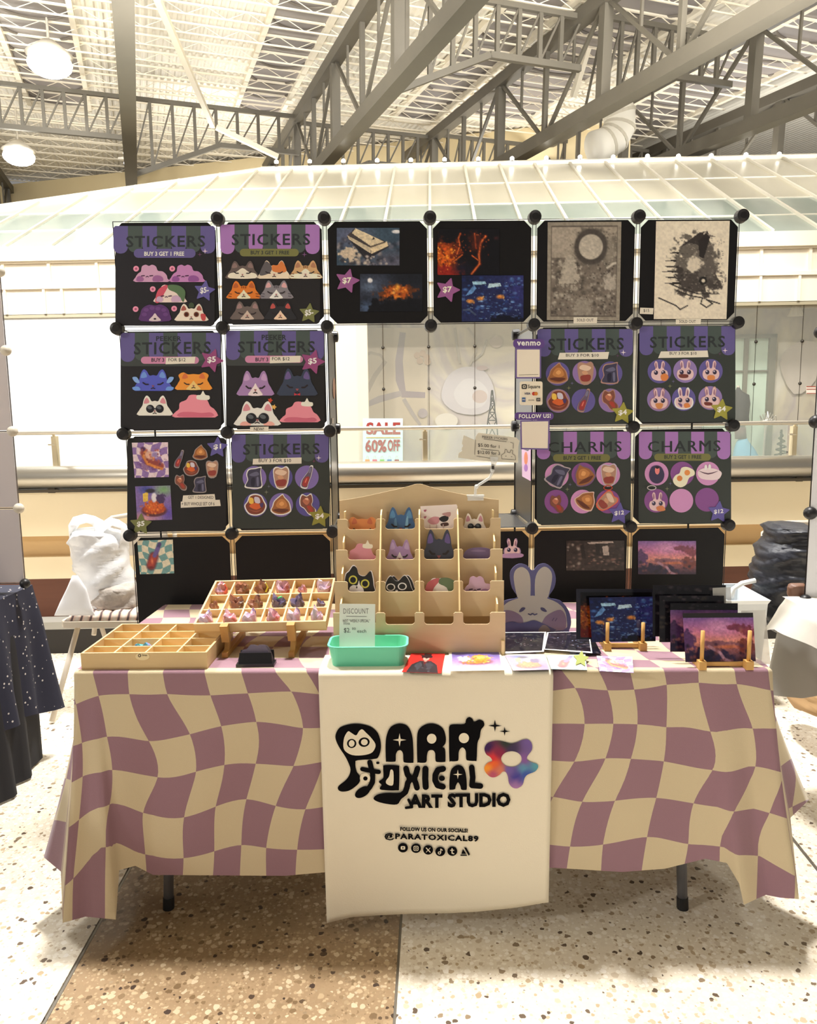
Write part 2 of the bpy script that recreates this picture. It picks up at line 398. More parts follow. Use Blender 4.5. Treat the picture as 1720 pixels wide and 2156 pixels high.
CLEARR = mat('clear_roof_glass', (176, 186, 176), .12, noise=(.8, (150, 162, 154)), spec=.8)
sm = [(hit(x, 352, EAVE, RN)-EAVE).dot(fx) for x in (620, 690)]; DS = sm[1]-sm[0]
ss = [sm[0]+k*DS for k in range(-19, 19)]
PANEM = {}
for r, (a, b, m) in enumerate(((0, t1, CLEARR), (t1, t2, CLEARR), (t2, t3, FROST), (t3, top_t, FROST))):
    for s0, s1 in zip(ss[:-1], ss[1:]):
        g = .02
        bb0, bb1 = min(b, hip_t(s0+g)), min(b, hip_t(s1-g))
        if bb1 <= a+.05: continue
        if bb0 <= a+.02:
            sx = hip_s(a); P = [roofpt(sx, a+g), roofpt(s1-g, a+g), roofpt(s1-g, bb1-g)]
            if s1-g-sx < .08: continue
        else: P = [roofpt(s0+g, a+g), roofpt(s1-g, a+g), roofpt(s1-g, bb1-g), roofpt(s0+g, bb0-g)]
        MB().prism([p-RN*.012 for p in P][::-1], RN*.024).obj('roof_pane', m, pav)
for s_ in ss:
    e = hip_t(s_)
    if e > .1: MB().bar(roofpt(s_, 0, .01), roofpt(s_, e, .01), .05, .09, RN).obj('glazing_bar', WHITE_P, pav)
for t in (t1, t2, t3):
    MB().bar(roofpt(hip_s(t), t, .0), roofpt(ss[-1], t, .0), .045, .05, RN).obj('cross_bar', WHITE_P, pav)
MB().bar(roofpt(sa, top_t, .03), roofpt(ss[-1], top_t, .03), .1, .12, RN).obj('ridge_bar', WHITE_P, pav)
MB().bar(roofpt(sa, top_t, .03), roofpt(sb*2-sa, 2*tb-ta, .03), .08, .1, RN).obj('hip_bar', WHITE_P, pav)
# roof underside and room behind the glass, so that the panes do not look into the open
MB().prism([roofpt(hip_s(0.05), .05, -.35), roofpt(ss[-1], .05, -.35), roofpt(ss[-1], top_t, -.35), roofpt(sa, top_t, -.35)][::-1], RN*.03).obj('roof_lining', mat('roof_lining', (222, 214, 190), .8), pav)
FP = Plane(EAVE-fy*.05, fx, (0, 0, 1))                      # facade plane
def fz(py): return FP.at(905, py).z
FASC = mat('ivory_facade', (250, 240, 220), .6)
X0, X1 = ss[0]-.1, ss[-1]
def fbox(name, s0, s1, z0, z1, b0, b1, m, parent=None):
    c = EAVE+fx*((s0+s1)/2)+fy*((b0+b1)/2); c.z = (z0+z1)/2
    return MB().obox(c, (fx, fy, (0, 0, 1)), ((s1-s0)/2, (b1-b0)/2, (z1-z0)/2)).obj(name, m, parent or pav)
ze, za, zb, zc = fz(506)+.02, fz(534), fz(590), fz(648)
fbox('eave_beam', X0, X1, za, ze, -.12, .1, FASC)
s_cuts = [(FP.at(x, 560)-EAVE).dot(fx) for x in (-90, 5, 102, 203, 300, 400, 500, 600, 700, 800, 900, 1000, 1100, 1200, 1300, 1400, 1500, 1602, 1705, 1810)]
for a, b in zip(s_cuts[:-1], s_cuts[1:]):
    fbox('upper_facade_panel', a+.012, b-.012, zb+.035, za-.035, -.02, .05, FASC)
s_cut2 = [(FP.at(x, 620)-EAVE).dot(fx) for x in (-90, 10, 92, 130, 208, 300, 400, 500, 600, 700, 800, 900, 1000, 1100, 1200, 1300, 1400, 1500, 1600, 1682, 1810)]
for a, b in zip(s_cut2[:-1], s_cut2[1:]):
    fbox('lower_facade_panel', a+.012, b-.012, zc+.01, zb-.02, -.02, .05, FASC)
fbox('facade_frame', X0, X1, zc, za, .05, .09, mat('ivory_frame', (226, 212, 188), .6))
for s_ in s_cuts: fbox('facade_rib', s_-.022, s_+.022, zb, za, -.06, .05, FASC)
for s_ in s_cut2: fbox('facade_rib', s_-.02, s_+.02, zc+.01, zb, -.06, .05, FASC)
fbox('facade_rail', X0, X1, zb-.025, zb+.025, -.07, .05, FASC)
fbox('facade_rail', X0, X1, za-.03, za+.03, -.07, .05, FASC)
fbox('window_header', X0, X1, zc-.05, zc, -.03, .1, mat('grey_header', (176, 166, 140), .6))
# white wall on the left and open shop front on the right
sw = (FP.at(705, 800)-EAVE).dot(fx)
fbox('white_wall', X0, sw, 0, zc-.05, 0, .15, mat('white_wall_paint', (252, 252, 248), .6))
fbox('shop_floor', X0, X1, -.1, .0, .15, 5, mat('shop_floor', (190, 176, 150), .6))
fbox('pilaster', sw-.0, sw+.55, 0, zc-.05, .02, .12, mat('warm_pilaster', (236, 224, 200), .6))
fbox('shop_ceiling', X0, X1, zc, zc+.05, .1, 5, mat('shop_ceiling', (214, 202, 178), .8))
gl = mat('shop_glass', (222, 226, 216), .04, alpha=.1)
gx = [(FP.at(x, 800)-EAVE).dot(fx) for x in (750, 807, 903, 1000, 1098, 1195, 1292, 1390, 1487, 1590, 1687, 1800)]
for a, b in zip(gx[:-1], gx[1:]):
    fbox('shop_pane', a+.006, b-.006, .05, zc-.05, .0, .012, gl)
fit = mat('glass_fitting', (70, 66, 60), .4, .6)
for s_ in gx[1:-1]:
    for py in (818, 730):
        p = EAVE+fx*s_-fy*.01; p.z = FP.at(905, py).z
        MB().ball(p, .028, 10, 6).obj('glass_fitting', fit, pav)
    q = EAVE+fx*s_; MB().bar((q.x, q.y, .05), (q.x, q.y, zc), .006, .006).obj('glass_joint', fit, pav)
# display wall inside the shop: a washed-out mural
def mural_mat():
    m = bpy.data.materials.new('faded_mural'); m.use_nodes = True; nt = m.node_tree; b = nt.nodes['Principled BSDF']; L = nt.links
    tc = nt.nodes.new('ShaderNodeTexCoord'); n = nt.nodes.new('ShaderNodeTexNoise'); n.inputs['Scale'].default_value = .55; n.inputs['Detail'].default_value = 4; n.inputs['Distortion'].default_value = 1.2
    L.new(tc.outputs['Object'], n.inputs['Vector']); r = nt.nodes.new('ShaderNodeValToRGB'); L.new(n.outputs['Fac'], r.inputs[0])
    el = r.color_ramp.elements; el[0].position = .3; el[0].color = lin((168, 150, 142))+(1,); el[1].position = .72; el[1].color = lin((240, 234, 218))+(1,)
    for p, c in ((.42, (206, 194, 168)), (.5, (188, 176, 170)), (.6, (222, 212, 186))):
        e = el.new(p); e.color = lin(c)+(1,)
    L.new(r.outputs[0], b.inputs['Base Color']); b.inputs['Roughness'].default_value = .8; return m
fbox('mural_wall', sw, X1, 0, zc, .9, 1.0, mural_mat())
MP = Plane(EAVE+fy*.88, fx, (0, 0, 1))
mu = Art(MP, .002, step=.001)
def band(pts, ws, col):
    L = []; R = []
    for i, (x, y) in enumerate(pts):
        a, b = pts[max(i-1, 0)], pts[min(i+1, len(pts)-1)]; l = math.hypot(b[0]-a[0], b[1]-a[1]); nx, ny = -(b[1]-a[1])/l, (b[0]-a[0])/l
        L.append((x+nx*ws[i], y+ny*ws[i])); R.append((x-nx*ws[i], y-ny*ws[i]))
    return L+R[::-1]
mu.poly([(752, 690), (900, 690), (900, 900), (752, 900)], (208, 192, 166))
mu.poly(band([(848, 700), (840, 760), (842, 800), (850, 830), (895, 832)], [6, 8, 9, 8, 6], 0), (158, 142, 144))
mu.poly(band([(765, 855), (800, 840), (845, 828)], [5, 7, 6], 0), (170, 156, 152))
mu.poly(band([(770, 830), (790, 790), (812, 760)], [5, 5, 4], 0), (178, 162, 142))
mu.poly(band([(757, 760), (780, 742), (802, 748), (812, 765)], [2, 3, 3, 2], 0), (182, 166, 144))
mu.poly(band([(850, 840), (868, 870), (885, 895)], [4, 4, 3], 0), (176, 164, 156))
mu.poly(smooth([(930, 840), (938, 800), (960, 778), (990, 772), (1020, 782), (1038, 812), (1040, 850), (1010, 872), (960, 868)], 3), (192, 184, 184)); mu.poly(smooth([(955, 830), (975, 800), (1005, 800), (1028, 826), (1015, 856), (975, 858)], 3), (202, 196, 194))
mu.poly(ell(1010, 835, 16, 14, n=16), (190, 170, 160))
for pts in ([(957, 690), (962, 730), (968, 765)], [(985, 690), (1003, 715), (1002, 740), (988, 770)], [(1025, 715), (1015, 745), (995, 760)]):
    mu.poly(band(pts, [2.2]*5, 0), (172, 162, 146))
mu.poly(ell(1045, 720, 14, 12), (190, 172, 156)); mu.poly(ell(1015, 775, 12, 5), (176, 154, 148))
for dx, dy in ((0, 0), (12, -4), (20, 4), (6, 12), (22, 14)): mu.poly(ell(878+dx, 748+dy, 7, 7, n=10), (196, 168, 140))
mu.poly(ell(890, 870, 10, 10), (172, 158, 158)); mu.poly(ell(940, 886, 24, 16), (212, 204, 188))
mu.poly(smooth([(1640, 760), (1680, 720), (1720, 730), (1716, 800), (1670, 830)], 3), (206, 194, 180))
mu.obj('mural_print', pav)
# tall mint window at the right end of the shop
WP = MP.shift(.05); s0, s1 = [(WP.at(x, 800)-EAVE).dot(fx) for x in (1488, 1628)]
dk = mat('grey_green_frame', (120, 116, 100), .6); zt = WP.at(1600, 705).z
wd = MB()
def wbox(name, xa, xb, ya, yb, b0, b1, m):
    A, B = (WP.at(xa, 800)-EAVE).dot(fx), (WP.at(xb, 800)-EAVE).dot(fx); Za, Zb = WP.at(1560, ya).z, WP.at(1560, yb).z
    return fbox(name, A, B, Zb, Za, b0, b1, m)
wbox('shop_window_frame', 1613, 1627, 706, 985, .74, .86, dk); wbox('shop_window_frame', 1480, 1627, 705, 713, .74, .86, dk)
wbox('shop_window_frame', 1562, 1570, 713, 985, .76, .86, dk); wbox('shop_window_frame', 1480, 1620, 780, 783, .78, .86, dk)
mint = mat('mint_pane', (206, 226, 206), .2)
for xa, xb, ya, yb in ((1482, 1562, 713, 780), (1570, 1613, 713, 780), (1482, 1562, 783, 985), (1570, 1613, 783, 985)): wbox('shop_window_pane', xa, xb, ya, yb, .82, .84, mint)

# ---------------------------------------------------------------- hall back wall, roof deck, trusses
tv = ray(295, 780); tn = Vector((tv.y, -tv.x, 0)).normalized()        # truss direction, sideways (to the right)
tz = tn.cross(tv).normalized()                                         # roof normal (up)
if tz.z < 0: tz = -tz
A_bot = hit(680, 345, (0, 20, 0), Vector((0, 1, 0)))
A_top = hit(680, 164, A_bot, tn)
DECK = A_top+tz*.55
def deckpt(px, py, d=0): return hit(px, py, DECK+tz*d, tz)
def uvw(P): d = P-A_top; return d.dot(tn), d.dot(tv)
def rp(c, l, h=0): return A_top+tn*c+tv*l+tz*h                          # across, along, above the top chords
wl = max(uvw(deckpt(0, 372))[1], 8)
DECKM = mat('white_roof_deck', (242, 237, 224), .6, noise=(1.5, (230, 223, 208)))
V = []; F = []; n0 = 0
cs = np.arange(-24, 34, .17); prof = (0, .045, .045, 0)
LA, LB = -26, wl+.4
for i, c in enumerate(cs):
    for off, h in ((0, 0), (.03, .045), (.085, .045), (.115, 0)):
        V += [rp(c+off, LA, .55+h), rp(c+off, LB, .55+h)]
n = len(V)//2
F = [(2*i, 2*i+1, 2*i+3, 2*i+2) for i in range(n-1)]
ceil = mk('ceiling', V, F, DECKM); tag(ceil, kind='structure')
WALLM = mat('tan_wall', (226, 208, 166), .8, noise=(.5, (214, 194, 150)))
wa, wc = deckpt(0, 372), deckpt(1328, 246)                # top edge of the tan wall where it meets the deck
wdir = wc-wa; wdir.z = 0; wdir.normalize(); wa2 = wa-wdir*14
wb = MB().prism([Vector((p.x, p.y, z)) for p, z in ((wa2, -.1), (wc, -.1), (wc, wc.z+.02), (wa2, wa.z-.1))], Vector((wdir.y, -wdir.x, 0))*-.2).obj('wall_back', WALLM); tag(wb, kind='structure')
wr = MB().prism([Vector((p.x, p.y, z)) for p, z in ((wc, -.1), (wc+tv*10, -.1), (wc+tv*10, wc.z+.4), (wc, wc.z+.02))], tn*-.2).obj('wall_return', WALLM); tag(wr, kind='structure')
wf = MB().obox(rp(18, wl+.5, -4.5), (tn, tv, tz), (20, .1, 5.05)).obj('wall_rear', WALLM); tag(wf, kind='structure')

GREY = mat('grey_steel_paint', (98, 92, 80), .5, .1, noise=(2, (86, 81, 71)))
PALE = mat('pale_steel_paint', (236, 226, 204), .5)
def c_of(px, py, dtop): P = hit(px, py, rp(0, 0, dtop), tz); return uvw(P)[0]
HB = (A_bot-A_top).dot(tz)
cB = (c_of(1060, 170, 0)+c_of(1230, 246, HB))/2; cC = (c_of(1440, 150, 0)+c_of(1500, 293, HB))/2
cL = c_of(262, 120, 0)
print('truss offsets', cB, cC, cL, HB, 'wall', wl)
def truss(c, l0, l1, label, step=2.3, phase=0, parts=True):
    T = thing('roof_truss', label, 'truss', rp(c, (l0+l1)/2, HB), 'grey steel trusses under the hall roof')
    MB().obox(rp(c, (l0+l1)/2, 0), (tv, tn, tz), ((l1-l0)/2, .14, .13)).obj('top_chord', GREY, T)
    MB().obox(rp(c, (l0+l1)/2, HB), (tv, tn, tz), ((l1-l0)/2, .15, .14)).obj('bottom_chord', GREY, T)
    l = l0+phase; k = 0
    while l < l1-.1:
        big = k % 2 == 0
        MB().bar(rp(c, l, HB), rp(c, l, 0), .2 if big else .1, .2 if big else .1, tn).obj('post', GREY, T)
        if l+step < l1:
            a, b = ((l, 0), (l+step, HB)) if k % 2 == 0 else ((l, HB), (l+step, 0))
            MB().bar(rp(c, a[0], a[1]), rp(c, b[0], b[1]), .07, .07, tn).obj('diagonal', GREY, T)
            MB().bar(rp(c, l+step/2, HB/2), rp(c, l+step/2, 0), .05, .05, tn).obj('hanger', GREY, T)
        l += step; k += 1
    return T
truss(0, -15, wl+.3, 'grey roof truss above the middle of the booth, ending behind the pavilion ridge')
truss(cB, -15, wl+.3, 'grey roof truss second from the middle, above the white duct')
truss(cC, -15, wl+.3, 'grey roof truss third from the middle, near the upper right corner')
truss(cC+(cC-cB), -12, wl+.3, 'grey roof truss farthest right under the roof')
truss(cL, -10, wl+.3, 'grey roof truss seen end-on like a tall post, left of the booth', step=3.2)
truss(cL-(0-cL), -8, wl+.3, 'grey roof truss far left beyond the bright lamps')

def brace(c0, c1, l, h0, h1, n_, label, kind=0):
    """short cross truss between two main trusses"""
    T = thing('cross_truss', label, 'truss', rp((c0+c1)/2, l, min(h0, h1)), 'short trusses between the main trusses')
    MB().bar(rp(c0, l, 0), rp(c1, l, 0), .1, .1, tz).obj('top_chord', GREY, T)
    if kind == 0: bot = [(c0, h0), (c1, h1)]
    elif kind == 1: bot = [(c0, HB), (c0+(c1-c0)*.52, h0), (c1, h1)]
    else: bot = [(c0, h0), (c0+(c1-c0)*.48, h0), (c1, HB)]
    def hb(c):
        for (a, x), (b, y) in zip(bot[:-1], bot[1:]):
            if a <= c <= b+1e-6: return x+(y-x)*(c-a)/(b-a)
        return bot[-1][1]
    for (a, x), (b, y) in zip(bot[:-1], bot[1:]): MB().bar(rp(a, l, x), rp(b, l, y), .12, .12, tz).obj('bottom_chord', GREY, T)
    for k in range(n_+1):
        c = c0+(c1-c0)*k/n_
        if 0 < k < n_: MB().bar(rp(c, l, 0), rp(c, l, hb(c)), .08, .08, tn).obj('post', GREY, T)
        if k < n_:
            c2 = c0+(c1-c0)*(k+1)/n_; MB().bar(rp(c, l, hb(c)), rp(c2, l, 0), .04, .04, tn).obj('diagonal', GREY, T)
lx = uvw(hit(440, 225, rp(0, 0, 0), tz))[1]
brace(cL, 0, lx, -.95, -.95, 8, 'grey cross truss between the end-on truss and the middle truss', 1)
brace(cL*2, cL, lx, -1.0, -1.0, 9, 'grey cross truss at the left edge beside the lamps', 0)
brace(0, cB, lx+.5, -.9, -.9, 9, 'grey cross truss behind the white duct, far bay', 1)
brace(0, cB, lx-8.0, -.95, -.95, 9, 'grey cross truss at the top edge, nearer bay', 1)
brace(cB, cC, lx+.2, -.9, -.9, 9, 'grey cross truss right of the white duct', 1)
brace(cB, cC, lx-8.2, -.9, -.9, 9, 'grey cross truss high above the right half of the booth', 1)
brace(cC, 2*cC-cB, lx-.5, -.9, -.9, 9, 'grey cross truss by the right edge under the roof', 1)

js = np.arange(-14, wl, .95)
ORD = 'first second third fourth fifth sixth seventh eighth ninth tenth eleventh twelfth thirteenth fourteenth fifteenth sixteenth seventeenth eighteenth nineteenth twentieth'.split()
ORD += ['twenty-'+w for w in ORD[:9]]+['thirtieth']+['thirty-'+w for w in ORD[:9]]
for k, l in enumerate(js):
    j = MB()
    j.bar(rp(cL*2.2, l, .5), rp(2*cC-cB, l, .5), .055, .04, tz); j.bar(rp(cL*2.2, l, .3), rp(2*cC-cB, l, .3), .04, .03, tz)
    cc = np.arange(cL*2.2, 2*cC-cB, .42)
    for q, (a, b) in enumerate(zip(cc[:-1], cc[1:])): j.bar(rp(a, l, .5 if q % 2 else .3), rp(b, l, .3 if q % 2 else .5), .014, .014, tz)
    tag(j.obj('roof_joist', PALE), 'white open-web joist running across under the roof deck, %s from the far wall' % ORD[len(js)-1-k], 'joist', 'white joists across under the roof deck')
# barrel skylights in every bay
bay = -cL
skd = mat('dusk_skylight', (150, 142, 136), .4, noise=(.9, (120, 114, 112))); rib = mat('skylight_rib', (110, 102, 92), .5)
s_l = uvw(deckpt(492, 228)); s_r = uvw(deckpt(590, 230)); s_n = uvw(deckpt(575, 0))
sk = []
l_end = s_l[1]
lw0, lw1 = uvw(deckpt(535, 114))[0], uvw(deckpt(655, 114))[0]
el_ = uvw(deckpt(62, 212)); er_ = uvw(deckpt(187, 218))
r0, r1 = uvw(deckpt(950, 115))[0], uvw(deckpt(1068, 115))[0]
for k, (c0, c1, le, lab) in enumerate(((lw0, lw1, l_end, 'grey barrel skylight left of the middle truss'), (el_[0], er_[0], el_[1], 'grey barrel skylight behind the brightest lamp at left'),
        (r0, r1, l_end-1, 'grey barrel skylight just right of the middle truss'), (cC-3.2, cC-.9, l_end-2, 'grey barrel skylight beside the third truss'), (cC+1.2, cC+3.4, l_end-1, 'grey barrel skylight near the right edge'))):
    T = bpy.data.objects.new('window_%d' % (k+1), None); COL.objects.link(T); T.location = rp((c0+c1)/2, le-6, .5); tag(T, kind='structure')
    l0 = le-13
    MB().obox(rp((c0+c1)/2, (l0+le)/2, .537), (tn, tv, tz), ((c1-c0)/2, (le-l0)/2, .012)).obj('glazing', skd, T)
    for c in (c0, c1): MB().obox(rp(c, (l0+le)/2, .48), (tn, tv, tz), (.06, (le-l0)/2, .07)).obj('curb', PALE, T)
    MB().obox(rp((c0+c1)/2, le, .48), (tn, tv, tz), ((c1-c0)/2, .06, .07)).obj('curb', PALE, T)
    for l in np.arange(l0+.6, le, 1.15):
        pts = [rp((c0+c1)/2-(c1-c0)/2*math.cos(a), l+.75*math.sin(a), .515) for a in np.linspace(.05, math.pi-.05, 14)]
        MB().tube(pts, .035, 6).obj('arch_rib', rib, T)
# white sway braces
for (x0_, y0_), (x1_, y1_), la, lb, lab in (((330, -5), (448, 265), lx-7, lx-.3, 'white diagonal brace above the left sticker panels'), ((455, 268), (585, 330), lx-.4, lx-.3, 'white diagonal brace below the cross truss, left'),
        ((1238, 100), (1206, 205), lx-6, lx-5.6, 'white diagonal brace left of the white duct')):
    tag(MB().bar(hit(x0_, y0_, rp(0, la, 0), tv), hit(x1_, y1_, rp(0, lb, 0), tv), .12, .12).obj('sway_brace', PALE), lab, 'brace')
# white duct elbow
DP = Plane(rp(cB, lx-5, 0), tn, (0, 0, 1))
T = thing('air_duct', 'white bent air duct hanging under the right roof trusses', 'duct', DP.at(1290, 320))
d_pts = [DP.at(x, y) for x, y in ((1292, 215), (1304, 240), (1304, 268), (1292, 290), (1275, 304), (1250, 312))]
MB().tube(d_pts, .40, 18).obj('duct_elbow', mat('duct_white', (240, 234, 218), .5), T, True)
for i in (1, 2, 3, 4):
    d = (d_pts[i+1]-d_pts[i-1]).normalized(); MB().cyl(d_pts[i]-d*.04, d_pts[i]+d*.04, .415, 18).obj('duct_seam', mat('duct_seam', (206, 198, 178), .5), T)
# globe lights along the pavilion ridge
gm = mat('lit_globe', (255, 252, 240), .3, emis=(255, 250, 236), es=14); gb = mat('globe_socket', (90, 82, 70), .4, .5)
for k, (x, y) in enumerate(((582, 347), (652, 346), (723, 345), (794, 344), (865, 343), (936, 342), (1007, 341), (1078, 340), (1150, 339), (1221, 337), (1291, 337), (1363, 335), (1428, 335), (1497, 334), (1570, 332), (1640, 331))):
    p = hit(x, y, roofpt(0, top_t), fy)+Vector((0, 0, .06))
    T = thing('globe_light', 'small lit globe lamp on the pavilion ridge, %s from its left end' % ORD[k], 'lamp', p-Vector((0, 0, .12)), 'lit globes along the pavilion ridge')
    MB().ball(p, .05, 10, 6).obj('globe', gm, T, True)
    MB().cyl(p-Vector((0, 0, .13)), p-Vector((0, 0, .04)), .03, 8, .045).obj('socket', gb, T)
# bright high-bay lamps and small floodlight
lm = mat('lit_reflector', (255, 250, 238), .3, emis=(255, 248, 230), es=40); hs = mat('lamp_housing', (214, 206, 190), .4, .3)
for x, y, r, lab in ((105, 135, .62, 'brilliant white high-bay lamp in front of the left skylight'), (40, 330, .55, 'bright high-bay lamp near the left edge below the cross truss')):
    p = hit(x, y, rp(0, lx-3 if y < 200 else lx+2, 0), tv)
    T = thing('high_bay_lamp', lab, 'lamp', p)
    MB().ball(p, r*.75, 18, 10, (1, 1, .55)).obj('lens', lm, T, True)
    MB().cyl(p+Vector((0, 0, r*.3)), p+Vector((0, 0, r*.75)), r*.8, 18, r*.25).obj('housing', hs, T, True)
    MB().cyl(p+Vector((0, 0, r*.7)), p+Vector((0, 0, r*.7+.9)), .03, 8).obj('hanger', hs, T)
p = hit(268, 333, rp(cL, lx+1, 0), tv)
T = thing('floodlight', 'small white twin floodlight clipped to the end-on truss', 'lamp', p)
for dz in (-.13, .13): MB().cyl(p+Vector((-.05, 0, dz)), p+Vector((.13, -.12, dz-.05)), .07, 12, .13).obj('lamp_head', mat('floodlight_white', (240, 240, 240), .4, emis=(235, 240, 255), es=1.5), T)
MB().bar(p+Vector((-.25, 0, 0)), p, .05, .05).bar(p+Vector((0, 0, -.15)), p+Vector((0, 0, .15)), .04, .04).obj('bracket', hs, T)
# ================================================================ the black grid display behind the table
DROT = .0408; DX, DYD, DZT, DC = .0543, 2.7508, 2.0945, .365
da = Vector((math.cos(DROT), math.sin(DROT), 0)); dn = Vector((-math.sin(DROT), math.cos(DROT), 0)); UP = Vector((0, 0, 1))
def dp(i, z, back=0): return Vector((DX, DYD, 0))+da*((i-3)*DC)+dn*back+UP*z
BLK = mat('black_plastic_sheet', (21, 20, 23), .5, spec=.3); WIRE = mat('black_wire', (22, 20, 22), .35, .3); KNOB = mat('black_connector', (24, 22, 25), .42)
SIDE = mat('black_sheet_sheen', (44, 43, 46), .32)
disp = thing('cube_grid_display', 'tall black cube-grid display of two towers joined by a top row, behind the table', 'display stand', dp(3, 0, .18))
def sheet_pts(c, x, y, half, ch=.026):
    return [c+x*a+y*b for a, b in ((half-ch, half), (-half+ch, half), (-half, half-ch), (-half, -half+ch), (-half+ch, -half), (half-ch, -half), (half, -half+ch), (half, half-ch))]
def panel(c, x, y, n, m=None, clip=True):
    s = MB().prism(sheet_pts(c-n*.0006, x, y, .1725), n*.0012).obj('panel', m or BLK, disp)
    h = .1765; w = MB().tube([c+x*h+y*h, c-x*h+y*h, c-x*h-y*h, c+x*h-y*h], .0019, 6, True).obj('wire_frame', WIRE, disp)
    return s
cells = [(i, k) for k in range(6) for i in range(6) if k == 0 or i in (0, 1, 4, 5) or (k >= 3 and i == 3)]
for i, k in cells:
    if DZT-(k+1)*DC < 0: continue
    panel(dp(i+.5, DZT-(k+.5)*DC), da, UP, -dn)
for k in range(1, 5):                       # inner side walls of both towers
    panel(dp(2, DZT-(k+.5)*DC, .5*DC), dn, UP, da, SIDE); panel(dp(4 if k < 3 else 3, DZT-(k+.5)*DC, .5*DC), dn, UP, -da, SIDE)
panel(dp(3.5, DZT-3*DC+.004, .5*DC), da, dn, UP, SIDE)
kb = MB().cyl((0, .012, 0), (0, -.014, 0), .0235, 18, .0215).cyl((0, -.014, 0), (0, -.017, 0), .0215, 18, .012)
ko = kb.obj('connector', KNOB, None, False, (0, 0, 0)); km = ko.data; bpy.data.objects.remove(ko)
for k in range(6):
    for i in range(7):
        if k == 0 and i == 0: continue
        if k in (2,) and i == 3: continue
        if k >= 3 and i == 3 or k == 2 and i == 3: continue
        z = DZT-k*DC
        if z < .03: continue
        o = inst('connector', km, dp(i, z, -.004), disp); o.rotation_euler = (0, 0, DROT)
for i, k in ((2, 1), (2, 2), (2, 3), (4, 1), (4, 2), (4, 3), (3, 3), (0, 1), (6, 1), (0, 3), (6, 3)):
    o = inst('connector', km, dp(i, DZT-k*DC, DC), disp); o.rotation_euler = (0, 0, DROT+math.pi/2*(1 if i < 4 else -1))
    MB().cyl(dp(i, DZT-k*DC, .02), dp(i, DZT-k*DC, DC-.015), .0025, 6).obj('side_rod', WIRE, disp)
for i in (0, 2, 4, 6):
    MB().cyl(dp(i, .0, 0), dp(i, DZT-5*DC, 0), .004, 6).obj('foot_rod', WIRE, disp)
    MB().cyl(dp(i, .0, DC), dp(i, DZT-DC, DC), .004, 6).obj('foot_rod', WIRE, disp)

DP_ = Plane(dp(3, 1.5, -.0012), da, UP)                       # the front face of the panels
GA = 1.35                                                      # paper colours as they are, brighter than they show in the booth's shade
P1, P2 = (92, 84, 140), (66, 78, 76)                           # awning stripes
LIL, GRN, INK, OLV = (156, 112, 178), (66, 78, 76), (38, 44, 48), (112, 112, 66)
CREAMC, CARD = (240, 232, 214), (47, 53, 51)

def sign(name, label, x0, y0, x1, y1, bg, group='printed signs on the black grid display'):
    a = Art(DP_, .0004, gain=GA).solid(rrect(x0, y0, x1, y1, 8), bg, .0006)
    o = a.obj(name); tag(o, label, 'sign', group); return o
def awning(p, x0, x1, y0, y1, ca, cb, title, tx, sub=None, peek=None, ytop=None):
    """striped awning header with a scalloped lower edge, its lettering and the words under it"""
    a = Art(DP_, .0014, gain=GA); n = 7; w = (x1-x0)/n; yc = y1
    for i in range(n):
        xa, xb = x0+i*w, x0+(i+1)*w; c = ca if i % 2 == 0 else cb; r = w*.45
        yy = yc if i in (0, n-1) else yc-(y1-y0)*.04
        pts = [(xa, y0+(4 if i == 0 else 0)), (xa+(4 if i == 0 else 0), y0), (xb-(4 if i == n-1 else 0), y0), (xb, y0+(4 if i == n-1 else 0))]
        pts += [(xb, yy-r)]+[(xb-r+r*math.cos(t), yy-r+r*math.sin(t)) for t in np.linspace(.3, math.pi/2, 4)]+[(xa+r-r*math.cos(t), yy-r+r*math.sin(t)) for t in np.linspace(math.pi/2, .3, 4)]+[(xa, yy-r)]
        a.poly(pts, c, up=False)
    a.z += a.step; a.obj('awning_header', p)
    t = Art(DP_, .0018, gain=GA)
    t.text(title, tx[0], tx[1], tx[2], tx[3], INK, .018, dy=tx[4] if len(tx) > 4 else 0, space=1.12)
    if peek: t.text('PEEKER', *peek, INK, .02, space=1.05)
    t.obj('lettering', p)
    if sub:
        s, (a0, b0, a1, b1), bc, (u0, v0, u1, v1), tc = sub
        q = Art(DP_, .0018, gain=GA).poly(rrect(a0, b0, a1, b1, (b1-b0)*.49), bc); q.text(s, u0, v0, u1, v1, tc, .02); q.obj('offer_banner', p)
def paper_label(p, s, quad, txt, name='paper_label'):
    q = Art(DP_, .0022, gain=1.0).solid(quad, (246, 240, 226), .0004); q.text(s, *txt, (40, 38, 44), .006); return q.obj(name, p)
def price(p, s, x, y, R, col, rot=.1, h=7, w=9):
    q = Art(DP_, .0034, gain=GA).solid(star(x, y, R, rot), col, .0005); q.text(s, x-w, y-h, x+w, y+h, (245, 240, 226), .03, dy=-2); return q.obj('price_star', p)
def sparks(p, L, z=.0019):
    q = Art(DP_, z, gain=GA)
    for x, y, r, c in L: q.poly(sparkle(x, y, r), c)
    q.obj('sparkle', p)
def circles(p, L, ca, cb):
    for k, (x, y) in enumerate(L): Art(DP_, .0016, gain=GA).poly(ell(x, y, 25, 25, 32), (ca, cb)[k % 2]).obj('printed_circle', p)

